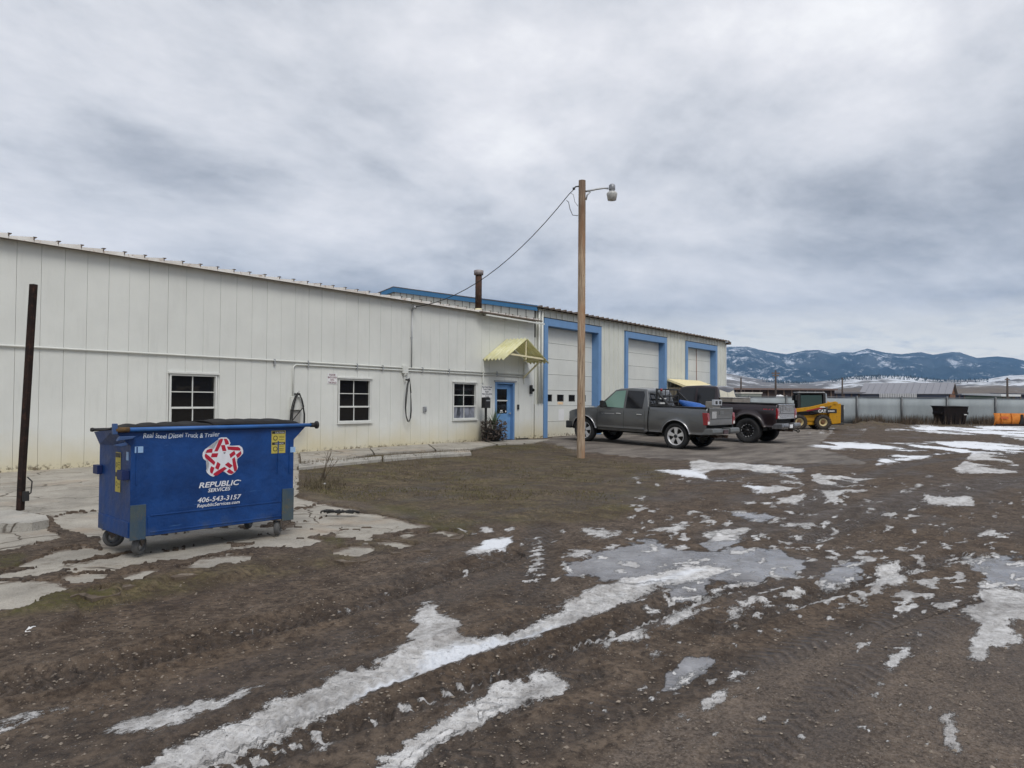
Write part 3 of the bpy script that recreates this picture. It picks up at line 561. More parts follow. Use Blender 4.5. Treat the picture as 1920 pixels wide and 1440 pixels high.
# ================================================================== BUILDINGS
def wb(mb, name, mats, parent, bevel=0.0, fix=True, seg=2):      # build from world coordinates under a thing
    o = mb.build(name, mats, parent, bevel, seg, fix)
    if parent is not None and parent.type == 'EMPTY': o.matrix_parent_inverse = Matrix.Translation(-Vector(parent.location))
    return o
def wlink(name, me, parent):
    o = link(name, me, parent)
    if parent is not None and parent.type == 'EMPTY': o.matrix_parent_inverse = Matrix.Translation(-Vector(parent.location))
    return o
def siding_mat(name, col, stain=(0.62, 0.54, 0.33), hi=0.95, amt=0.75):
    n = NT(name); z = n.xyz()['Z']; big = n.noise(0.7, 5, 0.6); streak = n.noise(3.0, 4, 0.6, stretch=(2.2, 2.2, 0.25))
    c = n.mix(n.ramp(big, (0.35, 0), (0.65, 1)), tuple(q * 0.94 for q in col), tuple(min(1, q * 1.04) for q in col))
    c = n.mix(n.ramp(streak, (0.56, 0), (0.75, 0.22)), c, tuple(q * 0.70 for q in col))
    # splash stain: rain-thrown dirt climbing the foot of the wall unevenly
    zz = n.mth('ADD', z, n.mth('MULTIPLY', n.mth('SUBTRACT', n.noise(1.1, 4, 0.6), 0.5), 0.9))
    c = n.mix(n.mth('MULTIPLY', n.ramp(n.mth('DIVIDE', zz, hi), (0.12, 1), (0.95, 0)), amt), c, stain)
    grime = n.mth('MULTIPLY', n.ramp(n.mth('ADD', z, n.mth('MULTIPLY', n.noise(6, 5, 0.7), 0.20)), (0.27, 1), (0.35, 0)), n.ramp(n.noise(9, 4, 0.7), (0.5, 0), (0.58, 1)))
    c = n.mix(n.mth('MULTIPLY', grime, 0.85), c, srgb(88, 74, 54))
    c = n.mix(n.ramp(n.noise(19, 4, 0.7), (0.73, 0), (0.77, 0.45)), c, srgb(128, 122, 110))
    return n.out(c, 0.42, None, n.bump(n.noise(1.6, 4, 0.55, stretch=(1, 1, 0.6)), 0.6, 0.02), 0.45)
M_board = siding_mat('painted_siding', (0.70, 0.71, 0.672)); M_rib = siding_mat('ribbed_siding', (0.66, 0.67, 0.61), hi=1.2, amt=0.5)
M_dark = plain('dark_gap', (0.035, 0.034, 0.032), 0.9); M_trim = plain('white_trim', (0.68, 0.69, 0.66), 0.5, var=0.06)
M_blue = plain('blue_trim', srgb(106, 144, 188), 0.5, var=0.08, scale=2.5); M_rake = plain('blue_rake', srgb(66, 128, 176), 0.45, var=0.07)
M_doorblue = plain('door_blue', srgb(108, 152, 200), 0.5, var=0.16, scale=3); M_roofb = plain('weathered_roof_edge', srgb(104, 92, 82), 0.8, var=0.3, scale=9)
M_glass = NT('window_glass').out((0.006, 0.006, 0.007), 0.05, 0, None, 0.35)
def wavy_glass():
    n = NT('old_window_glass'); return n.out((0.006, 0.006, 0.007), 0.04, 0, n.bump(n.noise(2.5, 2, 0.5), 0.16, 0.06), 0.5)
M_wavy = wavy_glass()
def curtain():
    n = NT('curtained_glass'); c = n.mix(n.ramp(n.noise(5, 3, 0.5, stretch=(1.4, 1, 0.5)), (0.4, 0), (0.65, 1)), srgb(70, 74, 82), srgb(150, 154, 166)); return n.out(c, 0.12, 0, None, 0.5)
M_curtain = curtain()
M_galv = plain('galvanised', (0.42, 0.43, 0.44), 0.45, 0.6); M_pipe = plain('painted_conduit', (0.66, 0.67, 0.63), 0.45, var=0.05); M_black = plain('black_plastic', (0.018, 0.018, 0.019), 0.5)
M_rub = plain('black_rubber', (0.022, 0.022, 0.022), 0.75); M_white = plain('white_sheet', (0.78, 0.78, 0.78), 0.5, var=0.04); M_cream = plain('cream_paint', srgb(226, 216, 178), 0.6, var=0.08)
def rust_mat(name, a, b, c, rough=0.85):
    n = NT(name); f = n.noise(3.5, 6, 0.7, n.obj()); q = n.mix(n.ramp(f, (0.35, 0), (0.65, 1)), a, b); q = n.mix(n.ramp(n.noise(14, 4, 0.7, n.obj()), (0.55, 0), (0.7, 0.8)), q, c); return n.out(q, rough, 0, n.bump(n.noise(40, 3, 0.7, n.obj()), 0.4, 0.006), 0.3)
M_rust = rust_mat('rusted_steel', srgb(28, 21, 20), srgb(50, 35, 30), srgb(72, 47, 36))

OX0, OX1, ZE = -3.052, 21.40, 4.50
BW = 0.412
office = thing('office_building', 'long low office wing with off-white board siding, three windows and blue door', 'building', (9.0, WY + 4, 0.0))
OPEN = [(7.70, 8.86, 0.88, 2.10), (12.33, 13.53, 0.88, 2.12), (16.93, 18.13, 0.88, 2.12), (19.10, 20.20, 0.0, 2.17)]
def make_office():
    core = MB(); core.box(OX0, 7.70, WY + 0.03, WY + 8, 0.0, ZE - 0.02)
    xs = [7.70, 8.86, 12.33, 13.53, 16.93, 18.13, 19.10, 20.20, OX1]
    for a, b in zip(xs[:-1], xs[1:]):
        op = [o for o in OPEN if abs(o[0] - a) < 1e-6]
        if op:
            core.box(a, b, WY + 0.30, WY + 8, 0.0, ZE - 0.02); core.box(a, b, WY + 0.03, WY + 0.30, op[0][3], ZE - 0.02)
            if op[0][2] > 0: core.box(a, b, WY + 0.03, WY + 0.30, 0.0, op[0][2])
        else: core.box(a, b, WY + 0.03, WY + 8, 0.0, ZE - 0.02)
    wall = wb(core, 'wall', plain('seam_grey', (0.27, 0.27, 0.255), 0.9), office)
    x = OX0; k = 0
    while x < OX1 - 0.05:
        x1 = min(x + BW, OX1); bp = sorted({x + 0.003, x1 - 0.003} | {e for o in OPEN for e in o[:2] if x + 0.004 < e < x1 - 0.004}); m = MB(); lo = MB(); y = WY + random.uniform(-0.003, 0.003); full = any(not [q for q in OPEN if q[0] - 1e-6 <= (a + b) / 2 <= q[1] + 1e-6] for a, b in zip(bp[:-1], bp[1:]))
        for a, b in zip(bp[:-1], bp[1:]):
            c = (a + b) / 2; o = [q for q in OPEN if q[0] - 1e-6 <= c <= q[1] + 1e-6]; base = 0.07
            if o:
                m.box(a, b, y, WY + 0.03, o[0][3], ZE)
                if o[0][2] > 0: (m if full else lo).box(a, b, y, WY + 0.03, base, o[0][2])
            else: m.box(a, b, y, WY + 0.03, base, ZE)
        if lo.v: wb(lo, 'wall_board', M_board, wall)
        wb(m, 'wall_board', M_board, wall); x = x1; k += 1
    roof = MB(); roof.add([(OX0, WY - 0.16, ZE + 0.02), (OX1, WY - 0.16, ZE + 0.02), (OX1, WY + 8, ZE + 0.55), (OX0, WY + 8, ZE + 0.55), (OX0, WY - 0.16, ZE - 0.01), (OX1, WY - 0.16, ZE - 0.01), (OX1, WY + 8, ZE + 0.5), (OX0, WY + 8, ZE + 0.5)],
        [(0, 1, 2, 3), (7, 6, 5, 4), (0, 4, 5, 1), (1, 5, 6, 2), (2, 6, 7, 3), (3, 7, 4, 0)])
    rf = wb(roof, 'roof', M_roofb, office)
    x = OX0 - 0.2
    while x < OX1 - 0.1:
        x1 = min(x + BW, OX1); a = random.uniform(0.9, 1.1); m = MB()
        m.prism([(x + 0.01, ZE - 0.012), (x1, ZE - 0.012), (x1, ZE + 0.082 * a), (x + 0.01, ZE + 0.04)], WY - 0.195, WY - 0.165, 'y', 0)
        m.box(x1 - 0.010, x1 + 0.012, WY - 0.199, WY - 0.12, ZE + 0.03, ZE + 0.092, 1); m.box(x1 - 0.010, x1 + 0.05, WY - 0.199, WY - 0.1, ZE + 0.078, ZE + 0.094, 1)
        wb(m, 'roof_panel', [M_fascia, M_roofb], rf); x = x1
    g = MB(); g.box(18.0, 21.5, WY - 0.30, WY - 0.20, ZE - 0.03, ZE + 0.01, 1); g.bar((18.2, WY - 0.34, ZE - 0.10), (21.55, WY - 0.34, ZE - 0.12), 0.05, 0.05, 0)
    for x in (18.4, 19.6, 20.9): g.box(x, x + 0.03, WY - 0.33, WY - 0.01, ZE - 0.09, ZE - 0.06, 1)
    wb(g, 'gutter', [M_trim, M_roofb], office)
def fascia_mat():
    n = NT('weathered_white_fascia'); f = n.noise(1.3, 5, 0.7); c = n.mix(n.ramp(f, (0.4, 0), (0.62, 1)), srgb(214, 208, 200), srgb(236, 234, 230)); c = n.mix(n.ramp(n.noise(6, 5, 0.7), (0.56, 0), (0.68, 0.8)), c, srgb(150, 112, 84)); return n.out(c, 0.6)
M_fascia = fascia_mat()
make_office()
def make_window(x0, x1, z0, z1, lower=None, upper=None):
    fr = MB(); t = 0.042; y0 = WY - 0.02
    fr.box(x0, x0 + t, y0, WY + 0.16, z0, z1); fr.box(x1 - t, x1, y0, WY + 0.16, z0, z1); fr.box(x0 + t, x1 - t, y0 + 0.002, WY + 0.16, z1 - t, z1); fr.box(x0 + t, x1 - t, y0 + 0.002, WY + 0.16, z0, z0 + t)
    f = wb(fr, 'window', M_trim, office, 0.004)
    m = MB(); m.box(x0 - 0.04, x1 + 0.04, WY - 0.05, WY + 0.0, z1 + 0.004, z1 + 0.05); wb(m, 'drip_cap', M_trim, f, 0.003)
    m = MB(); m.box(x0 - 0.03, x1 + 0.03, WY - 0.055, WY - 0.002, z0 - 0.045, z0 - 0.003); wb(m, 'sill', M_trim, f, 0.003)
    gx0, gx1, gz0, gz1 = x0 + t, x1 - t, z0 + t, z1 - t; zm = gz0 + (gz1 - gz0) * 0.345; zu = zm + (gz1 - zm) * 0.50; xc = (gx0 + gx1) / 2
    m = MB(); m.box(gx0, gx1, WY + 0.01, WY + 0.07, zm - 0.022, zm + 0.022); m.box(gx0 - 0.01, gx0 + 0.02, WY + 0.0, WY + 0.07, gz0, zm - 0.022); wb(m, 'meeting_rail', M_trim, f, 0.003)
    m = MB(); m.box(xc - 0.012, xc + 0.012, WY + 0.05, WY + 0.075, zm + 0.022, gz1); m.box(gx0, gx1, WY + 0.051, WY + 0.074, zu - 0.011, zu + 0.011); m.box(xc - 0.012, xc + 0.012, WY + 0.03, WY + 0.055, gz0, zm - 0.022); wb(m, 'muntin', M_trim, f, 0.002)
    for (a, b) in ((gx0, xc - 0.012), (xc + 0.012, gx1)):
        for (c, d, mt, yy) in ((gz0, zm - 0.022, lower or M_glass, 0.045), (zm + 0.022, zu - 0.011, M_glass, 0.064), (zu + 0.011, gz1, upper or M_glass, 0.064)):
            m = MB(); m.box(a, b, WY + yy, WY + yy + 0.006, c, d); wb(m, 'pane', mt, f)
make_window(7.72, 8.84, 0.90, 2.08, upper=M_wavy); make_window(12.35, 13.51, 0.90, 2.10); make_window(16.95, 18.11, 0.90, 2.10, lower=M_curtain)
def make_door():
    x0, x1 = 19.14, 20.16; zb = 0.12; m = MB()
    m.box(19.10, x0 + 0.05, WY - 0.02, WY + 0.24, zb, 2.17); m.box(x1 - 0.05, 20.20, WY - 0.02, WY + 0.24, zb, 2.17); m.box(x0 + 0.05, x1 - 0.05, WY - 0.019, WY + 0.24, 2.11, 2.17); 
    fr = wb(m, 'door_frame', M_blue, office, 0.004)
    m = MB(); m.box(19.04, 20.28, WY - 0.05, WY - 0.021, 2.18, 2.23); wb(m, 'door_drip_cap', M_galv, fr)
    a, b = x0 + 0.055, x1 - 0.055; y0 = WY + 0.10
    m = MB(); m.box(a, a + 0.12, y0, y0 + 0.045, zb + 0.02, 2.10); m.box(b - 0.20, b, y0, y0 + 0.045, zb + 0.02, 2.10); m.box(a + 0.12, b - 0.20, y0, y0 + 0.045, 1.93, 2.10); m.box(a + 0.12, b - 0.20, y0, y0 + 0.045, zb + 0.02, 1.06)
    d = wb(m, 'door', M_doorblue, office, 0.003)
    m = MB(); m.box(a + 0.10, b - 0.18, y0 - 0.008, y0 + 0.03, 1.50, 1.545); wb(m, 'glazing_bar', M_trim, d)
    for z0, z1 in ((1.06, 1.50), (1.545, 1.93)):
        m = MB(); m.box(a + 0.12, b - 0.20, y0 + 0.02, y0 + 0.026, z0, z1); wb(m, 'pane', M_glass, d)
    m = MB(); m.lathe([(0.0, -0.07), (0.03, -0.065), (0.034, -0.045), (0.02, -0.03), (0.018, 0.0)], 12, 'y', (b - 0.08, y0, 1.06)); m.bar((b - 0.08, y0 - 0.06, 1.06), (b - 0.20, y0 - 0.06, 1.06), 0.02, 0.02); wb(m, 'door_handle', M_galv, d)
    m = MB(); m.box(a + 0.31, a + 0.50, y0 + 0.008, y0 + 0.012, 1.10, 1.13); m.box(a + 0.34, a + 0.46, y0 + 0.008, y0 + 0.012, 1.15, 1.19); m.lathe([(0.0, 0.006), (0.035, 0.006), (0.035, 0.014)], 12, 'y', (b - 0.26, y0, 1.13)); wb(m, 'door_sticker', M_white, d)
    m = MB(); m.box(20.36, 20.46, WY - 0.035, WY - 0.004, 1.20, 1.38); wb(m, 'keypad', M_black, office, 0.006)
    m = MB(); m.box(20.30, 21.05, WY - 0.02, WY + 0.02, 0.10, 0.16); wb(m, 'foot_gap', M_dark, office)
make_door()
# conduits, boxes and the overhead service on the wall
def conduits():
    y = WY - 0.035
    m = MB(); m.tube([(OX0, y, 2.50), (8, y, 2.50), (14.9, y, 2.49), (21.0, y, 2.47)], 0.022, 8); wb(m, 'conduit', M_pipe, office)
    b = Wp(548, 690); bx = b.x; q = [(bx, y, 1.62), (bx, y, 2.30)] + [(bx + 0.12 * (1 - math.cos(a)), y, 2.30 + 0.12 * math.sin(a)) for a in (0.4, 0.8, 1.2, 1.57)] + [(14.9, y, 2.41), (21.0, y, 2.39)]
    m = MB(); m.tube(q, 0.019, 8); wb(m, 'conduit', M_pipe, office)
    vx = Wp(771, 600).x; m = MB(); m.tube([(vx, y, 2.50), (vx, y, 4.25)], 0.02, 8); m.tube([(vx, y, 4.25), (vx, y - 0.10, 4.36), (vx, y - 0.16, 4.30)], [0.03, 0.045, 0.03], 8); m.box(vx - 0.03, vx + 0.03, y - 0.02, y + 0.03, 3.4, 3.43); wb(m, 'service_mast', M_galv, office)
    jx = Wp(757, 697).x; m = MB(); m.box(jx - 0.10, jx + 0.10, WY - 0.10, WY - 0.005, 2.32, 2.56); m.lathe([(0.03, 2.24), (0.05, 2.27), (0.05, 2.32)], 10, 'z', (jx, WY - 0.05, 0)); m.tube([(jx, WY - 0.05, 2.26), (jx, WY - 0.05, 2.05)], 0.018, 6); wb(m, 'junction_box', M_pipe, office, 0.006)
    for px in (512, 575, 667, 715, 790, 840, 930): 
        x = Wp(px, 690).x; m = MB(); m.box(x, x + 0.03, WY - 0.062, WY - 0.004, 2.365, 2.53); wb(m, 'conduit_strap', M_galv, office)
    ox = Wp(795, 769).x; m = MB(); m.box(ox - 0.06, ox + 0.07, WY - 0.05, WY - 0.004, 1.16, 1.32); m.box(ox + 0.0, ox + 0.06, WY - 0.07, WY - 0.045, 1.18, 1.27); wb(m, 'outlet_box', M_galv, office, 0.005)
    sx = Wp(553, 772).x; m = MB(); m.box(sx - 0.16, sx + 0.14, WY - 0.12, WY - 0.005, 1.25, 1.60); wb(m, 'switch_box', M_pipe, office, 0.012)
    m = MB(); m.box(sx - 0.15, sx + 0.13, WY - 0.06, WY - 0.004, 0.66, 1.24); wb(m, 'meter_panel', plain('panel_grey', (0.36, 0.35, 0.33), 0.6), office, 0.01)
    lx = Wp(994, 728).x; m = MB(); m.box(lx - 0.05, lx + 0.05, WY - 0.09, WY - 0.004, 1.78, 2.10); m.lathe([(0.05, 0), (0.07, 0.06), (0.02, 0.12)], 10, 'y', (lx + 0.05, WY - 0.14, 1.92)); wb(m, 'wall_light', M_black, office, 0.01)
    for px, y0, y1 in ((904.5, 676, 718), (982, 676, 720)):
        x = Wp(px, 700).x; a, c = Wp(px, y1).z, Wp(px, y0).z; m = MB(); m.box(x - 0.025, x + 0.025, WY - 0.05, WY - 0.004, a, c); wb(m, 'awning_post', M_pipe, office)
conduits()
def hose(name, label, cx, zc, rx, rz, loops, tail):
    m = MB(); pts = []
    for k in range(loops * 14 + 1):
        a = 2 * math.pi * k / 14 + 1.2; w = 1 - 0.05 * (k // 14); pts.append((cx + math.sin(a) * rx * w * (0.75 + 0.25 * math.cos(a + 3.14)), WY - 0.15 - 0.02 * (k / 14) + 0.015 * math.sin(k), zc + math.cos(a) * rz * w))
    pts += [(cx + tail, WY - 0.15, zc - rz * 0.6), (cx + tail * 1.1, WY - 0.16, zc - rz * 1.15)] if tail else []
    m.tube(pts, 0.013, 6); m.tube([(cx, WY - 0.02, zc + rz * 0.92), (cx, WY - 0.20, zc + rz * 0.90)], 0.02, 6)
    t = thing(name, label, 'hose', (cx, WY - 0.12, zc - rz)); wb(m, 'coil', M_rub, t)
    m = MB(); m.tube([(cx, WY - 0.004, zc + rz * 0.95), (cx, WY - 0.2, zc + rz * 0.95), (cx, WY - 0.2, zc + rz * 1.08)], 0.012, 6); wb(m, 'hook', M_galv, t)
hose('coiled_cable', 'black cable looped over the grey switch box on the white wall', Wp(551, 775).x, 1.18, 0.27, 0.52, 3, -0.26)
hose('air_hose', 'long thin hose hanging in a loop below the conduit junction box', Wp(759, 745).x, 1.52, 0.15, 0.66, 2, 0)
def awning():
    X = 19.70; yb, yf = WY - 0.01, WY - 0.95; zr, ze = 3.68, 2.90; hw = 1.30; n = 8
    root = MB(); root.box(X - 0.02, X + 0.02, yf + 0.05, yf + 0.09, ze + 0.05, zr - 0.06); root.bar((X - hw + 0.35, yf + 0.07, ze + 0.20), (X + hw - 0.2, yf + 0.07, ze + 0.12), 0.05, 0.06); root.bar((X + 1.02, yb, 2.35), (X + 1.02, yf + 0.1, ze + 0.12), 0.05, 0.05)
    root.bar((X + 1.02, yb - 0.02, ze + 0.1), (X + 1.02, yf + 0.07, ze + 0.1), 0.05, 0.05); root.bar((X - 1.02, yb - 0.02, ze + 0.1), (X - 1.02, yf + 0.07, ze + 0.1), 0.05, 0.05)
    r = wb(root, 'awning', M_cream, office)
    for sgn in (-1, 1):
        m = MB(); nu = 129
        def fn(i, j, sgn=sgn):
            v = yb + (yf - yb) * i / (nu - 1); w = 0.034 * math.sin(2 * math.pi * i / (nu - 1) * 6.0); t = j
            return (X + sgn * hw * t, v, zr + (ze - zr) * t + w + (0.0 if sgn < 0 else 0.003))
        m.grid(nu, 2, fn); o = wb(m, 'awning_sheet', M_fibre, r, fix=False); s = o.modifiers.new('solid', 'SOLIDIFY'); s.thickness = 0.006
def fibre_mat():
    n = NT('yellowed_fibreglass'); c = n.mix(n.ramp(n.noise(3, 5, 0.6, stretch=(1, 2.5, 1)), (0.35, 0), (0.65, 1)), srgb(232, 228, 176), srgb(246, 244, 210)); n.out(c, 0.5)
    tr = n.N('ShaderNodeBsdfTranslucent'); n.L.new(c, tr.inputs[0]); mx = n.N('ShaderNodeMixShader'); mx.inputs[0].default_value = 0.3; n.L.new(n.b.outputs[0], mx.inputs[1]); n.L.new(tr.outputs[0], mx.inputs[2]); n.L.new(mx.outputs[0], n.nt.nodes['Material Output'].inputs[0]); return n.mat
M_fibre = fibre_mat()
awning()
def flue():
    b = Wp(897, 580, WY + 0.35); x, y = b.x, WY + 0.35; t = thing('flue_pipe', 'rusty stove flue with a grey cap rising from the office roof edge', 'chimney', (x, y, ZE + 0.02)); tz = 6.02
    m = MB(); m.lathe([(0.0, 4.5), (0.115, 4.5), (0.115, tz - 0.14), (0, tz - 0.14)], 18, 'z', (x, y, 0)); wb(m, 'pipe', rust_mat('flue_rust', srgb(82, 58, 46), srgb(46, 36, 33), srgb(104, 92, 82)), t)
    m = MB(); m.lathe([(0.115, tz - 0.16), (0.165, tz - 0.15), (0.17, tz), (0.1, tz + 0.02), (0, tz + 0.02)], 18, 'z', (x, y, 0)); wb(m, 'cap', plain('flue_cap', (0.30, 0.27, 0.27), 0.6, 0.3, var=0.3), t)
    m = MB(); m.lathe([(0.20, ZE + 0.0), (0.17, ZE + 0.12), (0.118, ZE + 0.2)], 18, 'z', (x, y, 0)); m.box(x - 0.24, x + 0.24, y - 0.3, y + 0.2, ZE - 0.02, ZE + 0.055); wb(m, 'flashing', M_cream, t)
flue()
# wall signs
def sign(name, label, px0, py0, px1, py1, lines, mat_txt, back=True):
    a, b = Wp(px0, py0), Wp(px1, py1); y = WY - 0.006; t = thing(name, label, 'sign', ((a.x + b.x) / 2, y, b.z)); 
    if back: m = MB(); m.box(a.x, b.x, y - 0.006, y, b.z, a.z); wb(m, 'panel', M_white, t)
    m = MB(); h = a.z - b.z; w = b.x - a.x; n = len(lines)
    for i, (s, wf) in enumerate(lines):
        zc = a.z - h * (i + 0.5) / n
        put_text(m, s, h / n * 0.95, lambda u, v, zc=zc: ((a.x + b.x) / 2 + u, y - 0.009, zc + v - h / n * 0.32), width=w * wf, align='CENTER', bold=0.004 * h)
    wb(m, 'lettering', mat_txt, t, fix=False)
sign('parking_sign', 'small white wall sign with four lines of dark red capitals beside the middle window', 613.5, 700, 631.5, 720, [('PLEASE', .62), ('BACK DOOR', .9), ('INTO', .36), ('THIS SPACE', .84)], plain('dark_red_ink', srgb(112, 40, 62), 0.6))
sign('business_sign', 'white lettered company sign between the office door and the curtained window', 903, 723, 922, 745.5, [('Real Steel Diesel', .95), ('Truck & Trailer', .74), ('Repair', .34), ('406-542-6574', .95), ('7133', .34)], plain('navy_ink', srgb(34, 40, 58), 0.6))

# ------------------------------------------------------------------ workshop
SX0, SX1, SZE, SW = 21.45, 40.30, 5.03, 15.4
shop = thing('workshop_building', 'taller ribbed metal workshop with three blue-trimmed garage doors', 'building', (31.0, WY + 7.7, 0.0))
GAR = [(21.97, 26.17), (28.28, 32.46), (34.72, 38.92)]; TW, GT, TT = 0.24, 4.40, 4.69
def shop_walls():
    m = MB(); xs = [SX0] + [e for g in GAR for e in (g[0] + TW - 0.03, g[1] - TW + 0.03)] + [SX1]
    for i, (a, b) in enumerate(zip(xs[:-1], xs[1:])):
        if i % 2: m.box(a, b, WY + 0.05, WY + 0.34, GT + 0.03, SZE - 0.02); m.box(a, b, WY + 0.34, WY + 0.6, 0, SZE - 0.02)
        else: m.box(a, b, WY + 0.05, WY + 0.6, 0, SZE - 0.02)
    apex = SZE + 1.37
    m.prism([(WY + 0.6, 0), (WY + SW, 0), (WY + SW, SZE - 0.03), (WY + SW / 2, apex - 0.03), (WY + 0.6, SZE + 0.1)], SX0 + 0.03, SX0 + 0.2, 'x'); m.prism([(WY + 0.6, 0), (WY + SW, 0), (WY + SW, SZE - 0.03), (WY + SW / 2, apex - 0.03), (WY + 0.6, SZE + 0.1)], SX1 - 0.2, SX1 - 0.02, 'x')
    core = wb(m, 'wall', M_rib, shop)
    x = SX0; pw = 0.4065
    while x < SX1 - 0.03:
        x1 = min(x + pw, SX1); bp = sorted({x, x1} | {e for g in GAR for e in g if x < e < x1}); q = MB()
        for a, b in zip(bp[:-1], bp[1:]):
            c = (a + b) / 2; g = [k for k in GAR if k[0] <= c <= k[1]]; z0 = TT + 0.002 if g else 0.06; rb = x + pw * 0.5
            prof = [(a, WY + 0.049)] + [(a, WY + 0.02)]
            for px_, py_ in ((rb - 0.035, WY + 0.02), (rb - 0.02, WY - 0.018), (rb + 0.02, WY - 0.018), (rb + 0.035, WY + 0.02)):
                if a < px_ < b: prof.append((px_, py_))
            prof += [(b, WY + 0.02), (b, WY + 0.049)]
            q.prism([(u, v) for u, v in prof], z0, SZE - 0.01, 'z')
        wb(q, 'wall_panel', M_rib, core); x = x1
    # gable boards above the office roof
    y = WY + 0.02
    while y < WY + SW - 0.1:
        y1 = min(y + 0.406, WY + SW); f = lambda v: SZE + 1.37 * (1 - abs(v - (WY + SW / 2)) / (SW / 2)); q = MB()
        q.prism([(y + 0.018, 3.9), (y1 - 0.018, 3.9), (y1 - 0.018, f(y1) - 0.02), (y + 0.018, f(y) - 0.02)], SX0 - 0.02, SX0 + 0.028, 'x'); wb(q, 'gable_board', M_rib, core); y = y1
    m = MB(); m.prism([(WY, 3.9), (WY + SW, 3.9), (WY + SW, SZE - 0.05), (WY + SW / 2, apex - 0.05), (WY, SZE - 0.05)], SX0 - 0.004, SX0 + 0.026, 'x'); wb(m, 'gable_backing', M_dark, shop)
    for s in (0, 1):
        m = MB(); ya, yc = (WY - 0.12, WY + SW / 2) if s == 0 else (WY + SW + 0.12, WY + SW / 2); za = SZE - 0.02
        m.prism([(ya, za - 0.13), (yc, apex - 0.12), (yc, apex + 0.09), (ya, za + 0.08)], SX0 - 0.09, SX0 - 0.022, 'x'); wb(m, 'rake_trim', M_rake, shop)
    rf = MB()
    for s in (0, 1):
        ya = WY - 0.22 if s == 0 else WY + SW + 0.22; yc = WY + SW / 2; za = SZE - 0.02
        rf.add([(SX0 - 0.1, ya, za), (SX1 + 0.25, ya, za), (SX1 + 0.25, yc, apex + 0.09), (SX0 - 0.1, yc, apex + 0.09), (SX0 - 0.1, ya, za + 0.03), (SX1 + 0.25, ya, za + 0.03), (SX1 + 0.25, yc, apex + 0.12), (SX0 - 0.1, yc, apex + 0.12)], [(3, 2, 1, 0), (4, 5, 6, 7), (0, 1, 5, 4), (1, 2, 6, 5), (3, 0, 4, 7)])
    roof = wb(rf, 'roof', M_roofb, shop); x = SX0 + 0.1
    while x < SX1 + 0.2:
        m = MB(); m.prism([(x - 0.05, SZE), (x - 0.02, SZE + 0.065), (x + 0.02, SZE + 0.065), (x + 0.05, SZE)], WY - 0.24, WY + 0.2, 'y'); wb(m, 'roof_rib', M_roofb, roof); x += 0.4065
    m = MB(); m.box(SX1 - 0.06, SX1 + 0.05, WY - 0.03, WY + 0.08, 0.05, SZE - 0.03); wb(m, 'corner_trim', M_trim, shop)
    m = MB(); m.box(SX1 - 0.02, SX1 + 0.25, WY - 0.24, WY + 0.3, SZE - 0.16, SZE - 0.03); wb(m, 'eave_cap', M_roofb, shop)
    for x in (21.62, 21.82):
        m = MB(); m.tube([(x, WY - 0.06, 1.42), (x, WY - 0.06, SZE - 0.12)], 0.045, 8); wb(m, 'downspout', M_pipe, shop)
    m = MB(); m.box(21.42, 21.95, WY - 0.03, WY + 0.0, 0.10, 1.40); wb(m, 'patch_panel', M_board, shop)
shop_walls()
M_gdoor = siding_mat('garage_door_white', (0.68, 0.69, 0.65), hi=0.9, amt=0.5)
